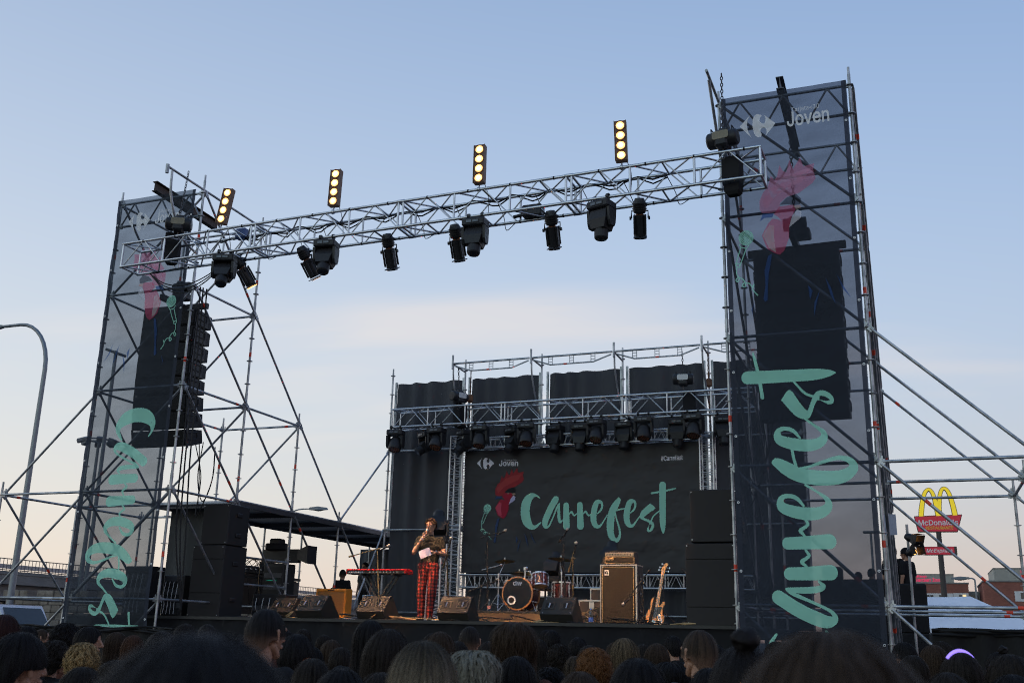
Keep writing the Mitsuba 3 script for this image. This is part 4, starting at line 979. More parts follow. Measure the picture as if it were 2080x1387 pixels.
def mic_stand(label, base, pivot, tip, tail, cable=True, m='m_black_metal', mics=1.0):
    """Tripod, upright from base to pivot, boom from tail through the pivot to the microphone."""
    a = Asm(); b, p, t, q = (np.asarray(v, float) for v in (base, pivot, tip, tail))
    a.add('upright', [tube(b + [0, 0, .08], p, .011, 8), tube(b + [0, 0, .08], b + (p - b) * .55, .015, 8), lathe([(.02, 0), (.022, .05), (.012, .06)], 8, b + (p - b) * .55)], m)
    for k in range(3):
        an = k * 2.094 + .4; e = b + np.array([.3 * math.cos(an), .3 * math.sin(an), .01])
        g = a.add('leg', tube(b + [0, 0, .16], e, .01, 6), m); a.add(f'{g}__foot', ball(e, .016, 6), 'm_black_plastic')
    a.add('clutch', [ball(p, .026, 8), tube(p - [0.03, 0, 0], p + [.05, 0, 0], .012, 8)], m)
    d = (t - q) / np.linalg.norm(t - q)
    a.add('boom', [tube(q, t - d * .17, .0095, 8), tube(q, q + d * .09, .017, 8)], 'm_gold_metal' if m == 'm_gold_metal' else m)
    mic(a, t, d + np.array([0, 0, .25]), s=mics)
    if cable: a.add('cable', path(smooth_path([t - d * .18, t - d * .3 - [0, 0, .08], p + [.02, -.02, -.12], p + [-.03, .01, -.5], (b + p) / 2 + [.04, -.03, -.2], b + [.06, -.05, .03], b + [.3, -.18, .008]], 5), .006, 5), 'm_cable')
    return a.spawn('microphone_stand', label, 'microphone stand')


mic_stand('microphone on a boom reaching over the red keyboard', (-9.02, 17.0, DECK), (-9.14, 17.0, 3.12), (-8.9, 16.98, 3.185), (-9.735, 17.03, 2.995), m='m_gold_metal')
mic_stand('microphone stand with drooping boom right of the singer', (-7.93, 17.6, DECK), (-7.93, 17.4, 3.05), (-7.85, 17.38, 3.345), (-8.0, 17.42, 2.82), m='m_gold_metal')
mic_stand('tall microphone stand right of the drum kit', (-6.1, 19.2, DECK), (-6.06, 19.05, 3.1), (-5.985, 19.0, 3.385), (-6.16, 19.1, 2.85), m='m_gold_metal')
mic_stand('thin overhead microphone stand behind the tom', (-6.55, 20.1, DECK + .25), (-6.56, 20.0, 3.62), (-6.45, 19.9, 3.74), (-6.7, 20.1, 3.5))
mic_stand('overhead boom microphone left of the drum kit', (-8.15, 19.95, DECK + .25), (-8.17, 19.9, 3.66), (-7.72, 19.75, 3.72), (-8.35, 20.0, 3.6))
mic_stand('low microphone pointing down at the bass cabinet', (-4.47, 18.15, DECK), (-4.5, 18.1, 2.6), (-4.83, 18.1, 2.24), (-4.33, 18.1, 2.85))
mic_stand('short black microphone stand beside the right stack', (-3.75, 18.6, DECK), (-3.75, 18.5, 2.72), (-3.55, 18.45, 2.55), (-3.86, 18.5, 2.85))
mic_stand('short microphone stand aimed at the snare drum', (-8.2, 19.55, DECK + .01), (-8.15, 19.6, 2.6), (-7.85, 19.7, 2.75), (-8.4, 19.55, 2.5), cable=False)

# drum riser and kit
wood_fn = lambda p, n, uv: mikit.mix([.085, .055, .028], [.16, .105, .055], mikit.fbm(p.x * 1.5, p.z * 40, p.y * 1.5, 3))
mat('m_wood_ply', mikit.proc(wood_fn), .55)
RT = DECK + .25
a = Asm(); a.add('deck', rbox((-7.2, 20.5, RT - .02), (2.15, 2.0, .04), .005), 'm_deck'); a.add('front_board', rbox((-7.2, 19.52, RT - .145), (2.15, .03, .206), .004), 'm_wood_ply')
for x in (-8.26, -6.14): a.add('side_board', rbox((x, 20.5, RT - .145), (.03, 1.92, .206), .004), 'm_wood_ply')
a.spawn('drum_riser', 'low wooden riser under the drum kit', 'platform')
mat('m_maroon', mikit.proc(lambda p, n, uv: mikit.mix([.03, .006, .008], [.065, .010, .014], mikit.noise(p.x * 30, p.y * 8, p.z * 8))), .2, clearcoat=1.0)
mat('m_drumhead_dark', (.006, .012, .02), .6, spec=.2); mat('m_drumhead', (.30, .20, .13), .5); mat('m_hoop_wood', (.32, .13, .04), .35, clearcoat=.6)
mat('m_brass', (.52, .33, .10), .28, 1.0)


def drum(a, name, c, axis, r, h, lugs, front='m_drumhead', shell='m_maroon', hoop='m_chrome', hr=.012):
    c, axis = np.asarray(c, float), np.asarray(axis, float) / np.linalg.norm(axis)
    u, w, _ = frame(axis)
    k = a.add(name, lathe([(r, 0), (r, h)], 36, c, axis), shell)
    a.add(f'{k}__head', lathe([(.001, h + .006), (r, h + .004)], 36, c, axis), front); a.add(f'{k}__head', lathe([(r, -.004), (.001, -.006)], 36, c, axis), 'm_drumhead')
    for e in (-.012, h - .012):
        a.add(f'{k}__hoop', lathe([(r, e), (r + hr, e), (r + hr, e + .026), (r - .006, e + .03)], 36, c, axis), hoop)
    for i in range(lugs):
        q = u * math.cos(i * 2 * PI / lugs + .3) + w * math.sin(i * 2 * PI / lugs + .3)
        b = c + q * (r + .012)
        a.add(f'{k}__lug', [tube(b + axis * .005, b + axis * (h - .005), .005, 6), lathe([(.001, -.02), (.016, -.014), (.016, .014), (.001, .02)], 8, b + axis * h * .3, axis), lathe([(.001, -.02), (.016, -.014), (.016, .014), (.001, .02)], 8, b + axis * h * .7, axis)], 'm_chrome')
    return k


a = Asm(); KC = np.array([-7.44, 19.75, RT + .335])
k = drum(a, 'bass_drum', KC + [0, .45, 0], (0.02, -1, .03), .305, .45, 8, 'm_drumhead_dark', hoop='m_hoop_wood', hr=.022)
v, f = text2('dw', .085, True); a.add('lettering', (np.stack([KC[0] - .085 + (v[:, 0] - v[:, 0].min()) * 1.15, KC[1] - .012 - v[:, 2], KC[2] + .17 + v[:, 1]], -1), f), 'm_ink_white')
rc = KC + [-.11, -.013, -.12]
a.add('port_ring', prism(Point(0, 0).buffer(.088, 20).difference(Point(0, 0).buffer(.058, 20)), .006, rc + [0, -.004, 0]), 'm_white'); a.add('port', prism(Point(0, 0).buffer(.058, 20), .003, rc + [0, -.001, 0]), 'm_port')
for sx in (-1, 1): a.add('spur', [tube(KC + [sx * .27, .12, -.12], KC + [sx * .40, .0, -.325], .008, 6)], 'm_chrome')
drum(a, 'tom', (-7.03, 19.95, RT + .50), (-.12, .28, 1), .152, .24, 6)
drum(a, 'snare_drum', (-7.78, 20.45, RT + .50), (.05, -.05, 1), .178, .13, 8, shell='m_chrome')
drum(a, 'floor_tom', (-6.78, 20.6, RT + .22), (0, 0.02, 1), .2, .38, 8)
for dx, dy in ((-.17, -.1), (.17, -.1), (0, .2)): a.add('floor_tom_leg', tube((-6.78 + dx, 20.6 + dy, RT + .55), (-6.78 + dx * 1.25, 20.6 + dy * 1.25, RT + .005), .007, 6), 'm_chrome')
a.add('tom_mount', [tube((-7.35, 19.95, RT + .62), (-7.35, 19.95, RT + .86), .014, 8), path([(-7.35, 19.95, RT + .8), (-7.24, 19.95, RT + .78), (-7.18, 19.95, RT + .64)], .01, 6), rbox((-7.35, 19.95, RT + .84), (.06, .05, .07), .01), ball((-7.31, 19.93, RT + .85), .03, 8)], 'm_chrome')


def cymbal(a, name, c, r, ax, stand, legs=True, pair=False):
    c = np.asarray(c, float)
    k = a.add(name, lathe([(r, 0), (r * .45, .02), (.045, .026), (.04, .038), (.015, .046), (.001, .047)], 32, c, ax, sharp=False), 'm_brass')
    if pair: a.add(name, lathe([(r, -.03), (r * .4, -.05), (.04, -.056), (.001, -.06)], 32, c, ax, sharp=False), 'm_brass')
    a.add(f'{k}__wing_nut', [lathe([(.012, .045), (.014, .08), (.001, .085)], 8, c, ax)], 'm_white')
    s = np.asarray(stand, float)
    top = c - np.array([0, 0, .01])
    a.add('cymbal_stand', [tube(s + [0, 0, .1], (s[0], s[1], c[2] - .28), .013, 8), tube((s[0], s[1], c[2] - .3), top, .008, 6), lathe([(.02, 0), (.02, .05), (.012, .05)], 8, (s[0], s[1], (s[2] + c[2]) / 2)), lathe([(.02, 0), (.02, .05), (.012, .05)], 8, (s[0], s[1], c[2] - .3))], 'm_chrome')
    if legs:
        for i in range(3):
            an = i * 2.094 + .9; e = s + np.array([.27 * math.cos(an), .27 * math.sin(an), .005])
            a.add('stand_leg', [tube(s + [0, 0, .36], e, .008, 6), tube(s + [0, 0, .14], s * .5 + e * .5 + [0, 0, .18], .006, 6)], 'm_chrome')


cymbal(a, 'crash_cymbal', (-7.95, 20.35, 3.14), .21, (-.08, .1, 1), (-8.02, 20.2, RT))
cymbal(a, 'hi_hat', (-7.72, 20.6, 2.92), .19, (.02, .02, 1), (-7.72, 20.6, RT), True, True)
cymbal(a, 'ride_cymbal', (-6.75, 20.4, 3.18), .26, (.06, .1, 1), (-6.68, 20.25, RT))
cymbal(a, 'splash_cymbal', (-7.55, 20.75, 2.90), .26, (.2, -.1, 1), (-7.6, 20.9, RT), False)
a.add('boom_arm', [tube((-8.4, 20.2, 2.96), (-7.95, 20.15, 3.06), .01, 8), ball((-7.95, 20.15, 3.06), .028, 8)], 'm_chrome')
a.spawn('drum_kit', 'maroon drum kit with a dark bass drum head on the riser', 'drum kit')
scene['m_clear'] = {'type': 'thindielectric', 'specular_transmittance': {'type': 'rgb', 'value': [.8, .85, .9]}}
single('drum_throne', [lathe([(.001, .08), (.17, .075), (.19, .04), (.18, 0), (.001, 0)], 20, (-7.3, 21.05, RT + .46)), tube((-7.3, 21.05, RT), (-7.3, 21.05, RT + .46), .02, 8)] + [tube((-7.3, 21.05, RT + .2), (-7.3 + .25 * math.cos(q), 21.05 + .25 * math.sin(q), RT + .01), .01, 6) for q in (0, 2.1, 4.2)], 'm_black_plastic', 'black round stool behind the bass drum', 'stool')


def bottle(label, x, y, z, cap, lab, s=1.0):
    a = Asm()
    a.add('body', lathe([(.001, 0), (.032 * s, .002), (.034 * s, .02), (.034 * s, .13 * s), (.03 * s, .15 * s), (.014 * s, .19 * s), (.013 * s, .205 * s)], 16, (x, y, z), sharp=False), 'm_clear')
    a.add('label', lathe([(.0345 * s, .04 * s), (.0345 * s, .1 * s)], 16, (x, y, z)), lab); a.add('cap', lathe([(.015 * s, .203 * s), (.015 * s, .222 * s), (.001, .223 * s)], 12, (x, y, z)), cap)
    a.spawn('water_bottle', label, 'bottle')


mat('m_blue', (.03, .10, .42), .35); mat('m_pinkish', (.45, .2, .2), .4)
bottle('water bottle with a large blue label at the left foot of the bass cabinet', -5.39, 18.0, DECK, 'm_blue', 'm_blue', 1.25)
bottle('small water bottle with a red label on the drum riser', -7.98, 19.62, RT, 'm_white', 'm_pinkish')

# flight cases
mat('m_case', (.045, .032, .026), .5); mat('m_ali_edge', (.5, .48, .46), .35, .8)
def flight_case(label, x0, x1, y0, y1, z0, z1, corners=True):
    a = Asm(); c = ((x0 + x1) / 2, (y0 + y1) / 2, (z0 + z1) / 2)
    a.add('body', rbox(c, (x1 - x0 - .012, y1 - y0 - .012, z1 - z0 - .012), .004), 'm_case')
    e = .028
    ms = []
    for x in (x0, x1):
        for y in (y0, y1): ms.append(rbox((x + (e / 2 if x == x0 else -e / 2), y + (e / 2 if y == y0 else -e / 2), c[2]), (e, e, z1 - z0), .004))
    for z in (z0, z1):
        zz = z + (e / 2 if z == z0 else -e / 2)
        for y in (y0, y1): ms.append(rbox((c[0], y + (e / 2 if y == y0 else -e / 2), zz), (x1 - x0 + .004, e + .004, e + .004), .004))
        for x in (x0, x1): ms.append(rbox((x + (e / 2 if x == x0 else -e / 2), c[1], zz), (e + .004, y1 - y0 + .004, e + .004), .004))
    for m in ms: a.add('edge_profile', m, 'm_ali_edge')
    a.add('latch', [rbox((c[0], y0 - .004, z1 - .1), (.1, .012, .12), .004)], 'm_ali_edge')
    for sx in (-1, 1): a.add('handle', [rbox((c[0] + sx * (x1 - x0) / 2, c[1], c[2]), (.02, .16, .1), .006)], 'm_black_metal')
    return a.spawn('flight_case', label, 'flight case')


flight_case('open brown flight case with metal edges between drums and bass cabinet', -6.03, -5.5, 19.3, 19.8, DECK + .002, 2.35)
flight_case('taller flight case carrying a moving head behind the bass cabinet', -6.1, -5.4, 20.3, 20.95, DECK + .002, 2.61)
flight_case('dark flight case under the moving head behind the drums', -7.6, -7.0, 21.35, 21.9, DECK + .002, DECK + .61)
a = Asm(); rng = random.Random(3)
for k in range(9):
    p0 = np.array([-5.95 + .5 * rng.random(), 18.6 + .5 * rng.random(), DECK + .02])
    a.add('cable', path(smooth_path([p0] + [p0 + np.array([rng.uniform(-.3, .3), rng.uniform(-.2, .2), rng.uniform(.0, .26)]) for _ in range(4)] + [p0 + [.2, .1, 0]], 5), .007, 5), ('m_cable', 'm_cable', 'm_gold_metal')[k % 3])
for k in range(5): a.add('effect_pedal', [rbox((-5.95 + k * .12, 18.45, DECK + .03), (.08, .12, .05), .008)], ('m_blue', 'm_white', 'm_red_lacquer', 'm_gold_metal', 'm_black_plastic')[k])
a.spawn('pedal_board', 'jumble of effect pedals and cables left of the bass cabinet', 'pedal board')
# small truss totem behind the singer
a = Asm(); box_truss(a, (-9.08, 19.0, DECK + .03), (0, 0, 1), 1.2, (-1, 0, 0), .29, .29, 1.2, .3, side=SY, rc=.02, rd=.008)
a.add('top_plate', rbox((-8.935, 19.145, 3.12), (.33, .33, .012), .003), 'm_alu'); a.add('base_plate', rbox((-8.935, 19.145, DECK + .008), (.4, .4, .012), .003), 'm_alu')
a.spawn('truss_totem', 'short upright truss tower behind the singer', 'truss')

# bass rig
mat('m_grille_cloth', mikit.proc(lambda p, n, uv: mikit.mix([.010, .008, .006], [.024, .018, .012], mikit.noise(p.x * 160, p.y * 3, p.z * 160))), .8)
mat('m_piping', (.42, .28, .13), .4); mat('m_silver_face', (.34, .27, .2), .35, .6)
cx0, cx1, cy0, cy1, cz0, cz1 = -5.335, -4.655, 18.4, 18.86, DECK + .005, 2.935
a = Asm(); mx_ = (cx0 + cx1) / 2
a.add('cabinet', rbox((mx_, (cy0 + cy1) / 2 + .01, (cz0 + cz1) / 2), (cx1 - cx0, cy1 - cy0 - .02, cz1 - cz0), .012), 'm_black_plastic')
a.add('grille', rbox((mx_ - .01, cy0 + .004, (cz0 + cz1) / 2), (cx1 - cx0 - .11, .012, cz1 - cz0 - .09), .004), 'm_grille_cloth')
for q in ((cx0 + .045, cz0 + .03, cx0 + .045, cz1 - .045), (cx1 - .065, cz0 + .03, cx1 - .065, cz1 - .045), (cx0 + .045, cz1 - .045, cx1 - .065, cz1 - .045)):
    a.add('piping', tube((q[0], cy0 - .004, q[1]), (q[2], cy0 - .004, q[3]), .007, 6), 'm_piping')
for x, w in ((cx0 + .008, .022), (cx1 - .014, .03)): a.add('edge_profile', rbox((x, cy0 + .01, (cz0 + cz1) / 2), (w, .04, cz1 - cz0 + .006), .004), 'm_ali_edge')
a.add('edge_profile', rbox((mx_, cy0 + .01, cz1 - .008), (cx1 - cx0 + .01, .04, .024), .004), 'm_ali_edge'); a.add('edge_profile', rbox((cx1 - .008, (cy0 + cy1) / 2, cz1 - .006), (.026, cy1 - cy0, .02), .004), 'm_ali_edge')
for x, z in ((cx0 + .045, cz1 - .045), (cx1 - .065, cz1 - .045)): a.add('corner_stud', lathe([(.001, .008), (.012, .006), (.014, 0)], 8, (x, cy0 - .008, z), (0, -1, 0)), 'm_chrome')
a.add('badge', rbox((cx0 + .12, cy0 - .006, cz1 - .14), (.078, .01, .1), .003), 'm_key_white'); a.add('badge_mark', prism(Point(0, 0).buffer(.03).difference(Point(.004, .004).buffer(.012)).union(sbox(.018, -.035, .03, .0)), .002, (cx0 + .12, cy0 - .0125, cz1 - .14)), 'm_black_plastic')
for z in (cz0 + .25, cz0 + .55, cz0 + .82): a.add('side_handle', [rbox((cx1 + .006, (cy0 + cy1) / 2, z), (.014, .14, .11), .004)], 'm_black_metal'); 
for z in (cz0 + .25, cz0 + .55, cz0 + .82): a.add('side_latch', [rbox((cx1 + .014, (cy0 + cy1) / 2, z), (.008, .1, .03), .003)], 'm_ali_edge')
a.spawn('bass_cabinet', 'tall bass speaker cabinet with brown grille cloth and gold piping', 'speaker cabinet')
a = Asm(); hx0, hx1, hz0, hz1, hy = -5.26, -4.70, 2.95, 3.17, 18.42
a.add('case', rbox(((hx0 + hx1) / 2, hy + .16, (hz0 + hz1) / 2), (hx1 - hx0, .32, hz1 - hz0), .012), 'm_black_plastic')
a.add('control_panel', rbox(((hx0 + hx1) / 2, hy - .004, hz1 - .055), (hx1 - hx0 - .03, .02, .07), .004), 'm_silver_face')
for k in range(9): a.add('knob', lathe([(.013, 0), (.011, .018), (.001, .019)], 10, (hx0 + .05 + k * .052 + (.02 if k > 5 else 0), hy - .014, hz1 - .055), (0, -1, 0)), 'm_black_plastic')
a.add('grille', rbox(((hx0 + hx1) / 2, hy - .003, hz0 + .065), (hx1 - hx0 - .05, .014, .095), .004), 'm_grille_cloth')
for z in (hz0 + .01, hz0 + .118): a.add('trim', rbox(((hx0 + hx1) / 2, hy - .008, z), (hx1 - hx0 - .02, .012, .01), .003), 'm_piping')
for x in (hx0 + .012, hx1 - .012): a.add('trim', rbox((x, hy - .008, hz0 + .065), (.01, .012, .11), .003), 'm_piping')
a.add('logo_plate', rbox((hx0 + .1, hy - .013, hz0 + .085), (.15, .006, .036), .002), 'm_piping'); v, f = text2('Ampeg', .02, True); a.add('lettering', (np.stack([hx0 + .05 + (v[:, 0] - v[:, 0].min()) * 1.1, hy - .017 - v[:, 2], hz0 + .077 + v[:, 1]], -1), f), 'm_black_plastic')
a.spawn('bass_amplifier', 'bass amplifier head with a silver control panel on top of the tall cabinet', 'amplifier')
single('cloth_cover', hull([(x, y, z) for x, y, z in ((-5.36, 18.5, 2.95), (-5.27, 18.5, 2.95), (-5.36, 18.8, 2.95), (-5.27, 18.5, 3.16), (-5.2, 18.5, 3.19), (-4.95, 18.5, 3.2), (-5.2, 18.75, 3.19))]), 'm_black_cloth', 'black cloth draped over the left side of the bass amplifier', 'cloth', smooth=False)

# bass guitar on a stand
mat('m_guitar', mikit.proc(lambda p, n, uv: mikit.mix([.42, .17, .035], [.58, .27, .07], mikit.fbm(p.x * 14, p.y * 14, p.z * 3, 3))), .22, clearcoat=.8); mat('m_maple', mikit.proc(lambda p, n, uv: mikit.mix([.50, .27, .09], [.62, .36, .14], mikit.noise(p.x * 40, p.y * 40, p.z * 4))), .3); mat('m_guard', (.02, .02, .022), .2)
a = Asm()
body = Polygon(smooth_path([(-.02, 0), (-.12, .015), (-.165, .09), (-.15, .19), (-.115, .26), (-.125, .34), (-.11, .42), (-.085, .45), (-.062, .41), (-.05, .34), (.0, .315), (.05, .33), (.07, .36), (.085, .395), (.115, .40), (.125, .36), (.105, .28), (.118, .19), (.155, .11), (.14, .02), (.08, -.01), (-.02, 0)], 5)).buffer(0)
RG = rotx(-.16) @ roty(.16); GO = np.array([-4.295, 18.12, DECK + .035])
G = lambda m: xf(m, R=RG, t=GO)
a.add('body', G(prism(body, .042)), 'm_guitar', smooth=30)
a.add('pickguard', G(prism(Polygon(smooth_path([(-.05, .3), (.0, .315), (.05, .31), (.085, .3), (.07, .22), (.09, .17), (.03, .14), (-.06, .16), (-.05, .3)], 4)).buffer(0), .004, (0, -.0045, 0))), 'm_guard')
a.add('control_plate', G(prism(Polygon([(.045, .16), (.075, .17), (.13, .06), (.12, .02), (.09, .02)]).buffer(.008), .004, (0, -.005, 0))), 'm_white')
for q in ((.07, .13), (.085, .1), (.1, .07), (.112, .04)): a.add('knob', G(lathe([(.01, 0), (.009, .014), (.001, .015)], 8, (q[0], -.006, q[1]), (0, -1, 0))), 'm_black_plastic')
for z, w in ((.125, .075), (.225, .07)): a.add('pickup', G(rbox((-.01, -.008, z), (w, .014, .022), .004)), 'm_black_plastic')
a.add('bridge', G(rbox((-.01, -.008, .045), (.07, .014, .04), .004)), 'm_chrome')
a.add('neck', G(hull([(x, y, z) for z, w in ((.29, .031), (.86, .021)) for x in (-w, w) for y in (-.012, .01)])), 'm_maple')
for k in range(20):
    z = .05 + .84 * 2 ** (-k / 12) - .04
    if .3 < z < .855: a.add('fret', G(rbox((0, -.0135, z), (.05, .003, .003), .001)), 'm_chrome')
for z in (.77, .70, .63, .565, .47, .41, .36): a.add('inlay', G(rbox((0, -.0127, z), (.036, .002, .009), .0005)), 'm_guard')
hd = Polygon(smooth_path([(-.02, .86), (-.03, .9), (-.04, .94), (-.02, 1.0), (.01, 1.06), (.05, 1.075), (.068, 1.05), (.05, 1.01), (.03, .93), (.022, .86), (-.02, .86)], 4)).buffer(0)
a.add('headstock', G(prism(hd, .016, (0, -.006, 0))), 'm_maple')
for x, z, s in ((-.05, .93, -1), (-.04, .98, -1), (-.01, 1.04, -1), (.06, .93, 1), (.07, .99, 1)): a.add('tuning_peg', G(cat([tube((x * .5, 0, z), (x + s * .02, 0, z), .004, 6), rbox((x + s * .03, 0, z), (.022, .01, .032), .004)])), 'm_chrome')
for k in range(5): a.add('string', G(tube((-.034 + k * .012, -.021, .05), (-.018 + k * .008, -.019, .93), .0012, 4)), 'm_chrome')
a.add('strap', G(cat([beam((-.05, -.03, .44), (-.075, -.03, -.02), .045, .004, (0, 1, 0)), path([(-.05, -.03, .44), (-.08, .0, .46), (-.1, .05, .44)], .012, 6)])), 'm_black_cloth')
a.spawn('bass_guitar', 'orange wooden bass guitar with a dark pickguard leaning on its stand', 'guitar')
a = Asm(); gx, gy = -4.2, 18.42
a.add('upright', tube((gx, gy, DECK + .02), (gx + .02, gy - .02, DECK + .78), .01, 8), 'm_black_metal')
for q in (.3, 2.4, 4.5): a.add('leg', tube((gx, gy, DECK + .25), (gx + .26 * math.cos(q), gy + .26 * math.sin(q), DECK + .008), .009, 6), 'm_black_metal')
a.add('yoke', path([(gx - .06, gy - .12, DECK + .8), (gx - .06, gy, DECK + .78), (gx + .1, gy, DECK + .78), (gx + .1, gy - .12, DECK + .8)], .009, 6), 'm_black_metal')
for s in (-.07, .07): a.add('cradle_arm', path([(gx + s, gy, DECK + .2), (gx - .08 + s, gy - .3, DECK + .03), (gx - .08 + s, gy - .38, DECK + .06)], .009, 6), 'm_black_metal')
a.spawn('guitar_stand', 'black guitar stand holding the orange bass guitar', 'stand')

# orange guitar amplifier
mat('m_tweed', mikit.proc(lambda p, n, uv: mikit.mix([.60, .19, .015], [.72, .26, .025], mikit.noise(p.x * 90, p.y * 90, p.z * 90))), .5); mat('m_amp_cloth', mikit.proc(lambda p, n, uv: mikit.mix([.20, .085, .022], [.30, .14, .04], mikit.noise(p.x * 120, p.y * 120, p.z * 120))), .8)
a = Asm(); ox0, ox1, oy, oz0, oz1 = -11.875, -11.16, 19.5, DECK + .06, 2.535
a.add('cabinet', [rbox(((ox0 + ox1) / 2, oy + .14, (oz0 + oz1) / 2), (ox1 - ox0, .27, oz1 - oz0), .015)], 'm_tweed')
a.add('grille', rbox(((ox0 + ox1) / 2, oy, (oz0 + oz1) / 2 - .01), (ox1 - ox0 - .07, .012, oz1 - oz0 - .1), .004), 'm_amp_cloth')
for z in (oz0 + .02, oz1 - .03): a.add('frame_rail', rbox(((ox0 + ox1) / 2, oy - .003, z), (ox1 - ox0, .022, .036), .006), 'm_tweed')
for x in (ox0 + .018, ox1 - .018): a.add('frame_rail', rbox((x, oy - .003, (oz0 + oz1) / 2), (.034, .022, oz1 - oz0), .006), 'm_tweed')
a.add('badge', rbox(((ox0 + ox1) / 2, oy - .016, oz1 - .03), (.16, .006, .022), .002), 'm_black_plastic'); a.add('handle', rbox(((ox0 + ox1) / 2, oy + .14, oz1 + .012), (.2, .03, .02), .008), 'm_black_plastic')
a.spawn('guitar_amplifier', 'bright orange guitar amplifier with brown grille cloth', 'amplifier')
single('amplifier_base', rbox((-11.5, 19.6, DECK + .03), (.86, .4, .055), .006), 'm_white', 'white board under the orange amplifier', 'board')
single('white_panel', rbox((-11.02, 20.2, DECK + .28), (.12, .3, .55), .01), 'm_pale_panel', 'pale blue box standing right of the orange amplifier', 'box')
mat('m_pale_panel', (.35, .45, .52), .5)

# left wing: monitor desk, racks, laptop, hanging side speaker
a = Asm(); a.add('top', rbox((-14.75, 21.2, 2.86), (1.3, 2.4, .06), .01), 'm_case')
for x in (-15.3, -14.2):
    for y in (20.1, 22.3): a.add('leg', rbox((x, y, 2.35), (.06, .06, .94), .006), 'm_black_metal')
a.add('side_panel', rbox((-14.13, 21.2, 2.4), (.03, 2.3, .8), .006), 'm_case')
a.spawn('equipment_table', 'dark table crowded with mixing gear at the left wing', 'table')
a = Asm(); rng = random.Random(8); bs = rbox((-14.7, 20.9, 2.95), (1.0, 1.3, .1), .02)
a.add('console', bs, 'm_black_metal'); a.add('console', rbox((-14.9, 20.9, 3.05), (.4, 1.2, .16), .03), 'm_black_metal')
for k in range(18): a.add('knob', lathe([(.012, 0), (.01, .02), (.001, .021)], 6, (-14.4 + .12 * (k % 3), 20.35 + .2 * (k // 3), 3.0)), 'm_alu')
for k in range(16):
    p0 = np.array([-14.3 + .25 * rng.random(), 20.1 + 1.8 * rng.random(), 3.0])
    a.add('cable', path(smooth_path([p0 + [-.3, 0, .1], p0 + [-.1, .05, .18 + .1 * rng.random()], p0 + [.1, .02, .05], p0 + [.2, rng.uniform(-.2, .2), -.3], p0 + [.2, rng.uniform(-.2, .2), -.9]], 4), .007, 4), ('m_cable', 'm_cable', 'm_piping')[k % 3])
a.spawn('mixing_desk', 'black mixing desk with tangled cables on the left wing table', 'mixing desk')
mat('m_laptop', (.5, .5, .52), .35, .7)
a = Asm(); lx, ly, lz = -14.55, 21.55, 2.9
R = rotz(.5)
G = lambda m: xf(m, R=R, t=(lx, ly, lz))
a.add('base', G(rbox((0, .14, .1), (.34, .24, .015), .004)), 'm_laptop'); a.add('lid', G(rbox((0, 0, .23), (.34, .012, .24), .004, rotx(.12))), 'm_laptop_lid')
ap = unary_union([Point(-.012, 0).buffer(.02), Point(.012, 0).buffer(.02)]).difference(Point(.037, .005).buffer(.013)).union(Point(.004, .03).buffer(.008).intersection(Point(.012, .036).buffer(.01)))
a.add('lid_emblem', G(prism(ap, .002, (0, -.01, .23), (1, 0, 0), (0, -.12, 1))), 'm_white', extra=area((.14, .15, .17)))
mat('m_laptop_lid', (.10, .105, .12), .3, .5); a.add('stand', G(rbox((0, .1, .05), (.3, .2, .08), .01)), 'm_black_plastic')
a.spawn('laptop', 'open laptop with a glowing emblem on its lid on the monitor desk', 'laptop')
a = Asm(); rx, ry = -13.55, 20.6
a.add('frame', rbox((rx, ry, 2.5), (.52, .5, 1.24), .012), 'm_black_metal')
for k in range(9): a.add('rack_unit', rbox((rx, ry - .25, 1.98 + k * .125), (.46, .02, .11), .004), ('m_black_plastic', 'm_steel_dark')[k % 2])
for k in (2, 3, 5, 6): a.add('indicator', bx((rx - .14, ry - .266, 1.99 + k * .125), (rx + .12, ry - .262, 1.996 + k * .125)), 'm_green_led', extra=area((.0, .05, .028)))
mat('m_green_led', (.05, .4, .25), .4)
a.spawn('equipment_rack', 'tall black equipment rack with green lights under the canopy', 'rack')
a = Asm(); a.add('bar', beam((rx - .45, ry, 3.3), (rx + .5, ry, 3.3), .12, .3), 'm_black_metal'); a.add('speaker_horn', hull([(rx + .5 + q, ry + y, 3.32 + z) for q, w in ((0, .1), (.32, .2)) for y in (-w, w) for z in (-w, w)]), 'm_black_plastic', smooth=False)
a.add('speaker_top', [rbox((rx - .1, ry, 3.5), (.5, .34, .16), .03, rotz(.3)), rbox((rx - .12, ry, 3.62), (.28, .26, .14), .03)], 'm_black_plastic')
a.spawn('side_fill_speaker', 'dark speakers piled on top of the equipment rack', 'speaker')
for k, (x, y, z, w, h) in enumerate(((-14.45, 17.2, DECK, .6, .95), (-13.95, 17.7, DECK, .5, .8), (-12.55, 19.0, DECK, .8, .5))):
    a = Asm(); a.add('frame', rbox((x, y, z + h / 2 + .005), (w, .45, h), .012), 'm_black_metal')
    for i in range(int(h / .13)): a.add('rack_unit', rbox((x, y - .23, z + .09 + i * .13), (w - .06, .02, .11), .004), ('m_black_plastic', 'm_steel_dark')[i % 2])
    for i in range(8): a.add('cable', path(smooth_path([(x - w * .35 + i * w * .1, y - .25, z + h * .85), (x - w * .35 + i * w * .1 + .03, y - .33, z + h * .5), (x - w * .3 + i * w * .08, y - .27, z + h * .3), (x - w * .3 + i * w * .09, y - .3, z + .05)], 4), .006, 4), ('m_white', 'm_cable')[i % 2])
    a.spawn('dimmer_rack', f'black dimmer rack with white cables, {("farthest left at the foot of the left tower", "beside the left bass speaker", "low, behind the left bass speaker")[k]}', 'rack', 'dimmer racks on the left wing')
rng = random.Random(21)
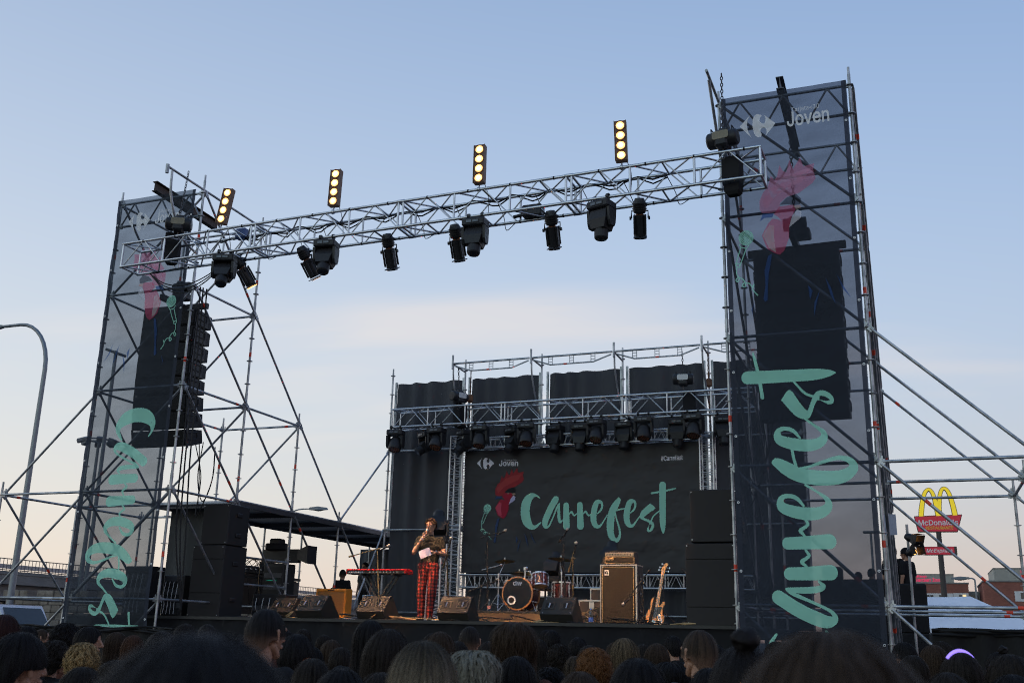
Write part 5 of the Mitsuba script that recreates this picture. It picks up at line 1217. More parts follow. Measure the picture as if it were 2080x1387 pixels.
for k in range(12):
    x = -12.0 + 8.2 * k / 11 + rng.uniform(-.2, .2)
    single('stage_cable', path(smooth_path([(x, 16.5 + .3 * rng.random(), DECK + .012)] + [(x + rng.uniform(-.3, .5), 16.6 + .5 * rng.random(), DECK + .012 + .12 * rng.random() ** 3) for _ in range(3)] + [(x + .6, 17.6, DECK + .012)], 5), .009, 5), ('m_cable', 'm_cable', 'm_piping')[k % 3], f'{NTH[k] if k < 8 else ("ninth", "tenth", "eleventh", "last")[k - 8]} loose cable on the stage floor counted from the left', 'cable', 'loose cables along the stage edge')

# ------------------------------------------------------------------ people
def bones(bs, refine=.03, it=8):
    """Tapered bones, each the hull of the balls at its two joints, joined into one smooth skin."""
    parts = []
    for (p, r), (q, s) in bs:
        a_, b_ = (m3.Manifold.sphere(r, 14).translate(tuple(map(float, p))), m3.Manifold.sphere(s, 14).translate(tuple(map(float, q))))
        parts.append(m3.Manifold.batch_hull([a_, b_]))
    m = m3.Manifold.batch_boolean(parts, m3.OpType.Add)
    if refine: m = m.refine_to_length(refine)
    mm = m.to_mesh()
    t = trimesh.Trimesh(mm.vert_properties[:, :3], mm.tri_verts, process=True)
    if it: trimesh.smoothing.filter_taubin(t, iterations=it)
    return np.asarray(t.vertices), np.asarray(t.faces)


def head_bones(c, R=np.eye(3), s=1.0):
    """Skull, jaw, nose, brow, ears and neck top as bones; face looks along +y of R."""
    P = lambda x, y, z: np.asarray(c) + R @ (np.array([x, y, z]) * s)
    B = [((P(0, -.018, .03), .080 * s), (P(0, .022, .035), .076 * s)), ((P(0, .03, .03), .068 * s), (P(0, .035, -.02), .06 * s)), ((P(0, .02, -.02), .066 * s), (P(0, .05, -.09), .032 * s)),
         ((P(-.048, .0, -.05), .022 * s), (P(-.018, .062, -.095), .02 * s)), ((P(.048, .0, -.05), .022 * s), (P(.018, .062, -.095), .02 * s)),
         ((P(0, .096, .018), .010 * s), (P(0, .116, -.022), .013 * s)), ((P(-.012, .1, -.026), .009 * s), (P(.012, .1, -.026), .009 * s)),
         ((P(-.045, .078, .03), .014 * s), (P(.045, .078, .03), .014 * s)), ((P(-.018, .088, -.055), .012 * s), (P(.018, .088, -.055), .012 * s))]
    for sx in (-1, 1): B.append(((P(sx * .086, -.006, .022), .012 * s), (P(sx * .082, .0, -.026), .010 * s)))
    return B


def hand_bones(w, d, up, curl=.5, s=1.0, side=1):
    """Palm, four unequal fingers and a thumb; w wrist, d pointing direction, up = back of the hand."""
    w, d, up = (np.asarray(v, float) for v in (w, d, up))
    d = d / np.linalg.norm(d); r = np.cross(d, up); r /= np.linalg.norm(r); up = np.cross(r, d)
    K = [w + d * .085 * s + r * k * .021 * s for k in (-1.5, -.5, .5, 1.5)]
    B = [((w, .022 * s), (k, .0125 * s)) for k in K]
    for k, L in zip(K, (.068, .078, .074, .056)):
        p, a = k, 0.0
        for j, f in enumerate((.45, .32, .23)):
            a += curl * (.6, .75, .5)[j]
            q = p + (d * math.cos(a) - up * math.sin(a)) * L * f * s * 1.15
            B.append(((p, (.0105 - .001 * j) * s), (q, (.0098 - .001 * j) * s))); p = q
    b = w + d * .03 * s - r * side * .022 * s; m = b + (d * .5 - r * side * .7 - up * .4) * .035 * s; e = m + (d * .85 - r * side * .1 - up * (.3 + curl * .3)) * .034 * s
    return B + [((b, .014 * s), (m, .012 * s)), ((m, .011 * s), (e, .0095 * s))]


mat('m_skin', mikit.proc(lambda p, n, uv: mikit.mix([.36, .19, .12], [.42, .23, .155], mikit.noise(p.x * 40, p.y * 40, p.z * 40))), .5, spec=.4)
mat('m_eye_dark', (.02, .014, .012), .25); mat('m_lip', (.30, .10, .08), .45); mat('m_eye_white', (.55, .52, .5), .3)
for nm, c in (('black', (.013, .013, .015)), ('navy', (.014, .017, .03)), ('grey', (.045, .045, .05)), ('denim', (.03, .045, .08)), ('rust', (.07, .025, .018)), ('cream', (.30, .28, .25))):
    bump('m_cloth_' + nm, c, cl, .004, .9, .2)
TONES = {'black': (.012, .010, .010), 'dark': (.020, .015, .012), 'brown': (.040, .025, .016), 'auburn_dark': (.03, .012, .01), 'auburn': (.06, .028, .016), 'blond': (.26, .17, .075), 'blondroot': (.24, .19, .13), 'ash': (.15, .14, .11), 'brownstreak': (.055, .038, .025), 'lightbrown': (.085, .06, .035), 'ginger': (.14, .06, .022), 'maroon': (.035, .01, .014)}
scene['m_hair'] = {'type': 'twosided', 'bsdf': {'type': 'principled', 'base_color': {'type': 'mesh_attribute', 'name': 'vertex_color'}, 'roughness': .6, 'specular': .12}}


def ell(z, a=.128):
    return np.sqrt(np.clip(1 - (np.clip(z, 0, None) / a) ** 2, 0, 1))


def hair(style, tone, seed, s=1.0):
    """Hair round a head at the origin that looks along +y: an under-layer with grooved locks and several hundred loose strands. Returns mesh and vertex colours."""
    rg = np.random.default_rng(seed)
    L = {'quiff': .06, 'short': .088, 'fade': .075, 'curly': .12, 'long': .42, 'wavy': .34, 'dread': .26, 'bun': .09}[style]
    puff = {'quiff': .012, 'short': .010, 'fade': .003, 'curly': .03, 'long': .012, 'wavy': .035, 'dread': .035, 'bun': .008}[style]
    side = {'quiff': .022, 'short': -.004, 'fade': -.02, 'curly': -.06, 'long': -L, 'wavy': -L, 'dread': -L, 'bun': -.03}[style]
    nphi, nt = (120, 44)

    def surf(phi, t, k=0.0):
        """phi from the front, t from crown (0) to the ends (1)."""
        f = np.cos(phi)                        # 1 at the face, -1 at the back
        zf = (.082 if style == 'quiff' else .062) + .01 * np.cos(phi * 3)
        fr = mikit_smooth(.45, .8, f) if style == 'quiff' else mikit_smooth(.55, .9, f); bk = mikit_smooth(-.2, -.75, f)
        zend = fr * zf + (1 - fr) * (side + (-L - side) * bk) + .02 * meshkit.noise(np.stack([phi * 5, phi * 0 + seed, phi * 0], -1), 3) * (L > .2)
        u = t * (1.0 if L < .2 else 1.0)
        top = .128 + puff
        th = np.clip(u / np.where(L > .2, .42, .62), 0, 1) * PI / 2
        z = top * np.cos(th)
        past = np.clip((u - np.where(L > .2, .42, .62)) / np.where(L > .2, .58, .38), 0, 1)
        z = np.where(past > 0, zend * past * (zend < 0), z)
        z = np.maximum(z, zend)
        r = np.where(z > 0, ell(z, top), 1.0)
        r = np.where(z < 0, 1 - (.22 if L < .2 else .05) * mikit_smooth(0, .13, -z) + (.25 * mikit_smooth(.12, .4, -z) if L > .2 else 0), r)
        g = meshkit.noise(np.stack([np.cos(phi) * 14, np.sin(phi) * 14, t * (2.5 if style != 'curly' else 14)], -1), seed) - .5
        g2 = meshkit.noise(np.stack([np.cos(phi) * 38, np.sin(phi) * 38, t * 3], -1), seed + 1) - .5
        big = {'quiff': .022, 'curly': .034, 'wavy': .036, 'dread': .05, 'long': .020, 'short': .016, 'bun': .008, 'fade': .003}[style]
        sway = .02 * np.sin(t * 9 + 4 * g) * (style in ('wavy', 'dread'))
        rr = r + (g * big + g2 * big * .5 + sway + k) / .1
        x, y = (.090 + puff) * rr * np.sin(phi), (.108 + puff) * rr * np.cos(phi)
        return np.stack([x, y - .004 - .03 * mikit_smooth(.05, .4, -z), z], -1)

    phi = np.linspace(-PI, PI, nphi); t = np.linspace(0, 1, nt)
    Tt, Ph = np.meshgrid(t, phi, indexing='ij')
    V = surf(Ph, Tt).reshape(-1, 3)
    i, j = np.meshgrid(np.arange(nt - 1), np.arange(nphi - 1), indexing='ij'); q = (i * nphi + j).ravel()
    F = np.vstack([np.stack([q, q + nphi, q + nphi + 1], 1), np.stack([q, q + nphi + 1, q + 1], 1)])
    base = np.array(TONES[tone])
    lock = meshkit.noise(np.stack([np.cos(Ph) * 20, np.sin(Ph) * 20, Tt * 1.5], -1), seed + 9).reshape(-1)
    def shade(lk, tt):
        c = base[None] * (.6 + .8 * lk[:, None])
        if tone == 'blondroot': c = c * (.16 + .84 * mikit_smooth(.12, .55, tt)[:, None] * (.5 + .5 * mikit_smooth(.35, .6, lk)[:, None]))
        if style == 'fade': c = c * (.5 + .5 * mikit_smooth(.3, .6, lk)[:, None]) + (np.array([.20, .115, .08]) - c) * (mikit_smooth(.52, .95, tt) * .62)[:, None]
        if tone in ('brownstreak', 'lightbrown', 'blond'): c = c * (.5 + 1.0 * mikit_smooth(.4, .7, lk)[:, None])
        return c
    C = shade(lock, Tt.reshape(-1))
    # loose strands as narrow ribbons
    n = {'quiff': 700, 'short': 800, 'fade': 160, 'curly': 620, 'long': 1150, 'wavy': 1200, 'dread': 520, 'bun': 700}[style]
    m = 9
    p0 = rg.uniform(-PI, PI, n); t0 = rg.uniform(0, .75, n) ** (1.0 if L > .2 else .8)
    ln = rg.uniform(.25, .7, n) * (1.0 if L > .2 else .45)
    tt = t0[:, None] + ln[:, None] * np.linspace(0, 1, m)[None]
    fade = tt < 1.0; tt = np.clip(tt, 0, 1)
    dr_ = rg.normal(0, .38, n)[:, None] * (tt - t0[:, None])
    ph = p0[:, None] + dr_
    if style in ('curly',): ph = ph + .16 * np.sin(np.linspace(0, 9, m)[None] + rg.uniform(0, 6, n)[:, None]); tt = np.clip(tt + .03 * np.cos(np.linspace(0, 9, m)[None] + rg.uniform(0, 6, n)[:, None]), 0, 1)
    if style in ('wavy', 'dread'): ph = ph + .07 * np.sin(np.linspace(0, 8, m)[None] + rg.uniform(0, 6, n)[:, None])
    lift = rg.uniform(.001, .008, n)[:, None] + (rg.random(n)[:, None] ** (1.5 if style == 'quiff' else 4)) * (.022 if style == 'quiff' else .016) * np.linspace(0, 1, m)[None] * (style != 'fade') + (.012 * rg.random(n)[:, None] if style in ('curly', 'wavy', 'dread') else 0)
    P = surf(ph, tt, lift)
    wd = {'dread': .006, 'curly': .0022, 'wavy': .0014}.get(style, .0011) * rg.uniform(.6, 1.3, n)[:, None] * np.linspace(1, .35, m)[None]
    sidev = np.stack([np.cos(ph), -np.sin(ph), ph * 0], -1)
    A, B = P - sidev * wd[..., None], P + sidev * wd[..., None]
    rv = np.stack([A, B], 2).reshape(-1, 3)
    k, l = np.meshgrid(np.arange(n), np.arange(m - 1), indexing='ij'); qq = ((k * m + l) * 2).ravel()
    rf = np.vstack([np.stack([qq, qq + 1, qq + 3], 1), np.stack([qq, qq + 3, qq + 2], 1)])
    rc = shade(np.repeat(rg.uniform(.2, 1.0, n), m * 2), np.repeat(tt.reshape(-1), 2))
    Vs, Fs, Cs = [V, rv], [F, rf + len(V)], [C, rc]
    if style == 'bun':
        b, bf = ball((0, -.05, .150), .038, 20, (1.1, 1, .9)); b = b + .012 * (meshkit.noise(b * 60, seed)[:, None] - .5) * 2
        Vs.append(b); Fs.append(bf + sum(map(len, Vs[:-1]))); Cs.append(shade(meshkit.noise(b * 90, seed), np.ones(len(b))))
    return np.vstack(Vs) * s, np.vstack(Fs), np.vstack(Cs)


def mikit_smooth(a, b, x):
    t = np.clip((x - a) / (b - a), 0, 1)
    return t * t * (3 - 2 * t)


# one body, standing, arms hanging; facing +y, crown at z = 1.735
HC = np.array([0, .02, 1.605])
arm = lambda s: [(((s * .17, 0, 1.40), .052), ((s * .225, -.01, 1.13), .038)), (((s * .225, -.01, 1.13), .037), ((s * .235, .04, .90), .026))]
SKIN0 = bones(head_bones(HC) + [(((0, -.005, 1.53), .056), ((0, -.015, 1.40), .062))] + [b for s in (-1, 1) for b in arm(s)] + [b for s in (-1, 1) for b in hand_bones((s * .235, .045, .885), (s * .05, .12, -1), (s, .1, 0), .35, 1.0, s)]
              + [(((0, 0, 1.38), .06), ((0, 0, 1.05), .065)), (((-.09, 0, .95), .08), ((-.1, 0, .1), .045)), (((.09, 0, .95), .08), ((.1, 0, .1), .045))], .024, 6)
SHIRT0 = bones([(((-.15, -.005, 1.385), .072), ((.15, -.005, 1.385), .072)), (((-.1, .015, 1.28), .105), ((.1, .015, 1.28), .105)), (((-.085, .01, 1.0), .10), ((.085, .01, 1.0), .10)), (((-.1, 0, 1.36), .09), ((-.085, .01, .98), .105)), (((.1, 0, 1.36), .09), ((.085, .01, .98), .105)), (((0, -.01, 1.40), .07), ((0, -.015, 1.44), .066))]
               + [(((s * .17, 0, 1.40), .064), ((s * .215, -.005, 1.2), .058)) for s in (-1, 1)], .03, 6)
TROUSERS0 = bones([(((-.07, 0, .95), .115), ((.07, 0, .95), .115))] + [b for s in (-1, 1) for b in ((((s * .085, 0, .92), .105), ((s * .1, .005, .5), .072)), (((s * .1, .005, .5), .072), ((s * .1, -.01, .07), .06)))], .03, 6)
SHOES0 = bones([(((s * .1, -.04, .045), .045), ((s * .115, .15, .035), .036)) for s in (-1, 1)], .03, 4)
PLY_SKIN, PLY_TROUSERS, PLY_SHOES = (mikit.ply(m, k, smooth=True) for m, k in ((SKIN0, 'm_skin'), (TROUSERS0, 'm_cloth_denim'), (SHOES0, 'm_black_plastic')))
PLY_TROUSERS_BLACK = {**PLY_TROUSERS, 'bsdf': {'type': 'ref', 'id': 'm_cloth_black'}}
PLY_SHIRT = {k: mikit.ply(SHIRT0, 'm_cloth_' + k, smooth=True) for k in ('black', 'navy', 'grey', 'rust')}


def person(label, x, y, ztop, style, tone, yaw, seed, z0=0.0, group=None, shirt=None, more=None):
    k = numbered('person', labels)
    labels[k] = {'label': label, 'category': 'person'}
    if group: labels[k]['group'] = group
    rise = {'short': .014, 'fade': .006, 'curly': .036, 'long': .016, 'wavy': .04, 'dread': .04, 'bun': .05}[style]
    s = (ztop - z0) / (1.735 + rise)
    rs = np.random.default_rng(seed + 500)
    if z0 == 0: yaw += math.degrees(math.atan2(8 + x, 18 - y)) + rs.uniform(-9, 9)
    M = T().translate([x, y, z0]).rotate([0, 0, 1], yaw).rotate([0, 1, 0], rs.uniform(-2.2, 2.2) * (math.hypot(x, y) > 3.5)).scale(s)
    for n, d in (('body', PLY_SKIN), ('shirt', PLY_SHIRT[shirt or ('black', 'navy', 'black', 'grey', 'black', 'rust')[seed % 6]]), ('trousers', PLY_TROUSERS if z0 == 0 else PLY_TROUSERS_BLACK), ('shoes', PLY_SHOES)):
        scene[f'{k}__{n}'] = {**d, 'to_world': M}
    v, f, c = hair(style, tone, seed)
    scene[f'{k}__hair'] = {**mikit.ply((v + HC + [0, -.004, .0], f), 'm_hair', smooth=True, color=c), 'to_world': M}
    if more: more(k, M)
    return k


CROWD = [
    (-3.16, 3.09, 1.632, 'short', 'black', -38, 'dark-haired man at the left edge, cheek turned to the right'),
    (-5.52, 5.29, 1.722, 'short', 'auburn_dark', 0, 'reddish dark hair, cropped by the left edge of the photo'),
    (-7.79, 7.76, 1.653, 'short', 'black', 0, 'small dark head behind the man at the left edge'),
    (-10.60, 10.76, 1.615, 'fade', 'brown', -20, 'short haired head with an ear showing, far left'),
    (-7.32, 7.69, 1.690, 'curly', 'black', -10, 'black curly hair in front of the foot of the left tower'),
    (-5.96, 6.21, 1.559, 'curly', 'dark', 0, 'dark curly hair, lower and nearer at the left'),
    (-6.29, 6.87, 1.659, 'short', 'black', -62, 'dark hair with the face in profile looking right'),
    (-5.48, 6.01, 1.552, 'curly', 'blond', 0, 'curly blond hair at the left'),
    (-7.30, 8.31, 1.616, 'long', 'brown', 0, 'long brown hair below the left banner'),
    (-6.67, 7.88, 1.592, 'long', 'auburn', 0, 'auburn hair just right of the left banner'),
    (-4.06, 5.04, 1.642, 'short', 'dark', 0, 'dark hair half hidden by the big blurred head'),
    (-6.60, 8.42, 1.708, 'short', 'dark', 0, 'low dark hair close to the stage skirt at the left'),
    (-6.18, 8.32, 1.704, 'fade', 'dark', 0, 'close-cropped grey head near the stage skirt'),
    (-3.27, 3.53, 1.497, 'long', 'dark', 0, 'blurred dark hair at the bottom left'),
    (-0.56, 0.74, 1.654, 'long', 'black', 0, 'huge blurred black hair nearest the camera, left of centre'),
    (-3.16, 4.68, 1.766, 'fade', 'black', -25, 'tall man with a shaved fade and one ear showing'),
    (-5.86, 9.10, 1.677, 'short', 'black', 0, 'small dark head right of the tall man'),
    (-6.82, 10.87, 1.691, 'short', 'dark', 10, 'small dark head close to the stage, left of centre'),
    (-3.31, 5.33, 1.646, 'short', 'black', -25, 'short dark hair with glasses arm and an ear at the right'),
    (-6.74, 11.33, 1.630, 'short', 'dark', 0, 'small dark head near the stage front'),
    (-4.75, 8.16, 1.597, 'long', 'brown', 0, 'long brown hair left of the dark haired woman with a hairband'),
    (-3.26, 5.98, 1.738, 'long', 'black', 0, 'dark hair rising in front of the stage below the keyboard'),
    (-2.17, 4.05, 1.678, 'long', 'dark', 0, 'long straight dark hair left of the blond woman'),
    (-1.37, 2.87, 1.639, 'long', 'blondroot', 0, 'long straight blond hair with dark roots'),
    (-2.85, 6.34, 1.679, 'short', 'brown', 0, 'short brown hair right behind the blond woman'),
    (-3.45, 8.21, 1.731, 'fade', 'dark', -20, 'shaved round head below the drum riser'),
    (-3.18, 7.23, 1.618, 'short', 'dark', 0, 'dark hair between the blond woman and the shaved head'),
    (-1.74, 4.19, 1.598, 'dread', 'ash', 0, 'ash blond dreadlocks'),
    (-2.11, 5.62, 1.731, 'wavy', 'brown', 0, 'voluminous wavy brown hair below the drum kit'),
    (-1.70, 4.64, 1.572, 'long', 'black', 0, 'dark straight hair right of the dreadlocks'),
    (-5.23, 15.02, 1.768, 'short', 'black', 0, 'tiny dark head close to the stage, left one of two'),
    (-4.12, 12.31, 1.744, 'short', 'black', 0, 'tiny dark head close to the stage, right one of two'),
    (-3.24, 9.74, 1.603, 'curly', 'dark', 0, 'dark curly hair in the middle distance'),
    (-2.75, 8.58, 1.513, 'long', 'brownstreak', 0, 'long brown streaked hair near the centre right'),
    (-2.43, 8.18, 1.606, 'short', 'dark', 15, 'dark hair left of the ginger curls'),
    (-1.93, 6.68, 1.603, 'curly', 'ginger', 0, 'curly ginger hair'),
    (-2.08, 7.74, 1.666, 'long', 'lightbrown', 40, 'long light brown hair turned to the left'),
    (-0.91, 3.39, 1.600, 'short', 'black', 0, 'near black-haired head in front of the ginger curls'),
    (-1.77, 3.11, 1.544, 'long', 'black', 0, 'blurred black hair at the bottom edge, left of the blond woman'),
    (-1.20, 3.94, 1.535, 'long', 'brown', 0, 'brown hair cut by the bottom edge right of centre'),
    (-1.91, 5.09, 1.457, 'long', 'black', 0, 'top of a black head at the bottom edge in the middle'),
    (-2.61, 10.39, 1.615, 'short', 'dark', 0, 'small dark head behind the long light brown hair'),
    (-1.97, 8.33, 1.632, 'long', 'brown', 0, 'long brown hair left of the man with a fade at the right'),
    (-1.37, 6.00, 1.539, 'wavy', 'black', 0, 'wavy black hair low in front of the man with a fade'),
    (-1.12, 5.65, 1.713, 'fade', 'brown', 25, 'man with short sides, ear and neck bare, right of centre'),
    (-2.58, 11.79, 1.708, 'short', 'black', 0, 'small dark head left of the man with short sides'),
    (-0.46, 2.99, 1.684, 'bun', 'black', 0, 'black hair with a bun, beside the big blurred head at the right'),
    (-1.16, 9.30, 1.669, 'short', 'dark', 0, 'dark head between the bun and the big blurred head'),
    (-0.08, 1.06, 1.669, 'long', 'brown', 0, 'huge blurred brown hair nearest the camera, right of centre'),
    (0.04, 8.74, 1.668, 'long', 'brown', 0, 'brown hair left of the purple headband'),
    (0.20, 12.12, 1.713, 'short', 'dark', 0, 'small dark head in front of the black fence'),
    (0.20, 5.83, 1.631, 'long', 'dark', 0, 'dark long hair with a glowing purple headband'),
    (0.54, 9.11, 1.662, 'bun', 'black', 0, 'black hair with a small top bun at the right'),
    (0.38, 5.46, 1.630, 'long', 'dark', 0, 'dark hair at the right edge'),
    (-0.02, 8.01, 1.596, 'long', 'dark', 0, 'dark hair beside the big blurred brown head'),
    (0.14, 9.99, 1.559, 'long', 'maroon', 0, 'maroon tinted hair left of the purple headband'),
    (-3.74, 3.76, 1.484, 'long', 'black', 0, 'low black hair at the bottom left corner'),
    (-4.75, 5.54, 1.458, 'wavy', 'dark', 0, 'wavy dark hair in front of the auburn head at the left'),
    (-2.56, 4.16, 1.544, 'short', 'dark', 0, 'short dark hair below the man with glasses arm'),
    (-1.85, 3.64, 1.517, 'long', 'dark', 0, 'dark hair at the bottom edge in front of the long dark hair'),
    (-2.29, 5.25, 1.512, 'short', 'black', 0, 'black hair low between the blond woman and the dreadlocks'),
    (-2.02, 6.05, 1.490, 'curly', 'black', 0, 'low black curls right of the centre'),
    (-0.94, 4.82, 1.542, 'long', 'black', 0, 'black hair in front of the man with short sides'),
    (-0.56, 4.56, 1.578, 'long', 'dark', 0, 'dark hair between the bun and the bottom edge'),
    (0.09, 5.08, 1.549, 'short', 'dark', 0, 'short dark hair at the bottom edge left of the purple headband'),
    (0.30, 4.67, 1.557, 'long', 'black', 0, 'black hair in the bottom right corner'),
    (-4.93, 6.12, 1.551, 'long', 'brown', 0, 'brown hair left of the big blurred head'),
    (-4.14, 5.86, 1.587, 'short', 'dark', 0, 'dark hair below the tall man'),
    (-4.62, 7.66, 1.539, 'long', 'black', 0, 'black hair right of the man with glasses arm'),
    (-3.07, 7.72, 1.619, 'short', 'dark', 0, 'small dark hair above the dreadlocks'),
    (-3.72, 10.56, 1.638, 'long', 'dark', 0, 'dark hair beside the voluminous wavy hair'),
    (-3.14, 10.16, 1.667, 'short', 'black', 0, 'small black head near the stage, right of centre'),
    (-2.73, 9.73, 1.628, 'short', 'brown', 0, 'small brown head behind the ginger curls'),
    (-1.67, 9.12, 1.633, 'short', 'black', 0, 'small black head beside the bun'),
    (-1.63, 6.37, 1.530, 'short', 'brown', 0, 'brown hair low between the near black head and the wavy hair'),
    (-4.82, 10.18, 1.672, 'short', 'dark', 0, 'tiny dark head behind the blond woman'),
    (-4.30, 8.57, 1.672, 'short', 'black', 0, 'small black head left of the blond woman'),
    (-4.18, 7.34, 1.549, 'short', 'dark', 0, 'dark head between two long-haired women at the left centre'),
    (-3.68, 11.79, 1.528, 'wavy', 'brown', 0, 'wavy brown hair in front of the bass cabinet'),
    (-0.20, 6.75, 1.650, 'short', 'dark', 0, 'dark hair right of the big blurred brown head'),
    (-0.11, 10.40, 1.689, 'short', 'black', 0, 'black head below the braces of the right tower'),
]


def hairband(k, M):
    th = np.linspace(-.24 * PI, .24 * PI, 30)
    v, f = path([HC + np.array([.104 * math.sin(q), -.012, .005 + .142 * math.cos(q)]) for q in th], .010, 8)
    scene[f'{k}__headband'] = {**mikit.ply((v, f), 'm_purple', smooth=True, **area((.045, .03, .15))), 'to_world': M}
    labels[f'{k}__headband'] = {'label': 'glowing purple headband'}


mat('m_purple', (.3, .2, .6), .4)
for n, (x, y, zt, st, tn, yw, note) in enumerate(CROWD):
    person('spectator with ' + note if not note.startswith(('man', 'tall man', 'small', 'tiny', 'huge', 'top', 'close', 'dark head', 'low', 'shaved', 'short haired')) else 'spectator, ' + note, x, y, zt, st, tn, yw, n + 1, group='spectators in front of the stage', more=hairband if 'purple headband' in note and 'glowing' in note else None)

# the singer at the microphone
PB = np.array([-8.19, 17.2, DECK]); ER = np.array([.9344, .3562, 0]); EF = np.array([.3562, -.9344, 0])
P3 = lambda r, f, z: PB + ER * r + EF * f + np.array([0, 0, z])
hd_dir = ER * -.42 + EF * .9; hd_dir /= np.linalg.norm(hd_dir)
HR = np.stack([np.cross(hd_dir, [0, 0, 1]), hd_dir, [0, 0, 1]], 1) @ rotx(-.10)
HP = P3(.012, .04, 1.655)
shl, shr = P3(-.165, .03, 1.425), P3(.2, .06, 1.41)
ell_, wrl = P3(-.255, .19, 1.185), P3(-.10, .27, 1.43)
elr, wrr = P3(.285, .12, 1.165), P3(.135, .30, 1.175)
mic_tip = HP + HR @ np.array([0, .125, -.062]); mic_dir = (mic_tip - P3(-.115, .30, 1.36)); mic_dir /= np.linalg.norm(mic_dir)
mic_base = mic_tip - mic_dir * .235
grip = mic_tip - mic_dir * .085
skin = head_bones(HP, HR, 1.0) + [((P3(.01, .0, 1.57), .056), (P3(.015, .01, 1.44), .066))]
skin += [((shl, .058), (ell_, .043)), ((ell_, .042), (wrl, .027)), ((shr, .058), (elr, .043)), ((elr, .042), (wrr, .027))]
skin += [((P3(.02, .02, 1.38), .06), (P3(0, 0, 1.05), .065))]
# right hand wraps the microphone, left hand holds the sheet
palm = grip + ER * -.03 + EF * -.005 + np.array([0, 0, -.03])
skin += [((wrl, .025), (palm, .026)), ((palm, .024), (palm + [0, 0, .045], .02))]
ax = np.cross(mic_dir, EF); ax /= np.linalg.norm(ax); bx_ = np.cross(ax, mic_dir)
for k in range(4):
    o = grip + mic_dir * (.035 - .021 * k)
    pr_ = [o + (ax * math.cos(q) + bx_ * math.sin(q)) * .029 for q in (2.6, 1.7, .8, -.1, -.8)]
    skin += [((pr_[i], .0095), (pr_[i + 1], .009)) for i in range(4)]
skin += [((palm + [0, 0, .02], .013), (grip + mic_dir * .05 - bx_ * .026 - ax * .012, .011))]
skin += hand_bones(wrr, P3(.02, .38, 1.205) - wrr, EF * .5 + np.array([0, 0, .8]), .55, 1.02, 1)
a = Asm()
bs_, bf_ = bones(skin, .016, 7)
a.add('body', (bs_, bf_), 'm_skin')
torso = [((P3(-.13, .02, 1.40), .077), (P3(.165, .05, 1.395), .077)), ((P3(-.085, .035, 1.29), .105), (P3(.115, .06, 1.285), .108)), ((P3(-.07, .01, 1.02), .092), (P3(.075, .03, 1.02), .092)), ((P3(-.10, .02, 1.36), .09), (P3(-.075, .01, 1.0), .092)), ((P3(.13, .05, 1.36), .09), (P3(.08, .03, 1.0), .092)), ((P3(.015, .015, 1.41), .075), (P3(.015, .015, 1.47), .068)),
         ((shl, .068), (shl + (ell_ - shl) * .55, .058)), ((shr, .068), (shr + (elr - shr) * .55, .058))]
mat('m_olive', mikit.proc(lambda p, n, uv: mikit.mix([.012, .0115, .008], [.021, .020, .014], mikit.fbm(p.x * 9, p.y * 9, p.z * 14, 3))), .9, sheen=.3)
a.add('shirt', bones(torso, .022, 5), 'm_olive', label='tight dark olive short-sleeved shirt')
hipL, hipR = P3(-.085, .01, .93), P3(.09, .04, .93); knL, knR = P3(-.105, .05, .52), P3(.085, .09, .52); anL, anR = P3(-.10, 0, .1), P3(.05, .04, .09)


def plaid(p, n, uv):
    u = (p.x * .9344 + p.y * .3562) * 16.0; v = p.z * 16.0 + .5 * mikit.noise(p.x * 9, p.y * 9, p.z * 9)
    su, sv = u - dr.floor(u), v - dr.floor(v)
    bu, bv = mikit.smoothstep(.42, .5, su) * (1 - mikit.smoothstep(.92, 1.0, su)), mikit.smoothstep(.42, .5, sv) * (1 - mikit.smoothstep(.92, 1.0, sv))
    return mikit.mix(mikit.mix([.42, .035, .025], [.12, .012, .012], mi.Float(bu)), mikit.mix([.12, .012, .012], [.014, .012, .012], mi.Float(bu)), mi.Float(bv))


mat('m_plaid', mikit.proc(plaid), .85)
folds = bones([((hipL, .115), (hipR, .115)), ((P3(-.06, .02, .985), .098), (P3(.075, .035, .985), .098)), ((hipL, .105), (knL, .082)), ((knL, .083), (anL, .062)), ((hipR, .105), (knR, .082)), ((knR, .083), (anR, .062))], .02, 4)
fv = folds[0]; fn = trimesh.Trimesh(*folds, process=False).vertex_normals
fv = fv + fn * (.014 * (meshkit.fbm(fv * [9, 9, 16], 3, 5) - .5) * 2)[:, None]
a.add('trousers', (fv, folds[1]), 'm_plaid', label='loose red and black checked trousers')
a.add('shoes', bones([((anL + [0, 0, -.06], .045), (anL + EF * .14 + ER * -.04 + [0, 0, -.062], .034)), ((anR + [0, 0, -.05], .045), (anR + EF * .14 + ER * .03 + [0, 0, -.055], .034))], .025, 3), 'm_black_plastic')
v, f, c = hair('quiff', 'brown', 77)
keep = v[:, 2] > -.07
tris = keep[f].all(1)
a.add('hair', ((v * [1.0, 1.0, 1.04]) @ HR.T + HP + HR @ np.array([0, -.008, .012]), f[tris]), 'm_hair', color=c)
for sx in (-1, 1):
    e = a.add('eye', xf(ball((0, 0, 0), .0125, 10, (1.25, .6, .62)), R=HR, t=HP + HR @ np.array([sx * .033, .088, .008])), 'm_eye_white'); a.add(f'{e}__iris', xf(ball((0, 0, 0), .0068, 8, (1, .5, 1)), R=HR, t=HP + HR @ np.array([sx * .033, .0955, .008])), 'm_eye_dark')
    a.add('eyebrow', xf(hull([(sx * q, .0 - .006 * w, z) for q, z, w in ((.014, .0, 0), (.03, .005, 0), (.05, -.002, 1), (.014, .007, 0), (.03, .012, 0), (.05, .004, 1))] + [(sx * .03, -.01, .004)]), R=HR, t=HP + HR @ np.array([0, .098, .028])), 'm_eye_dark')
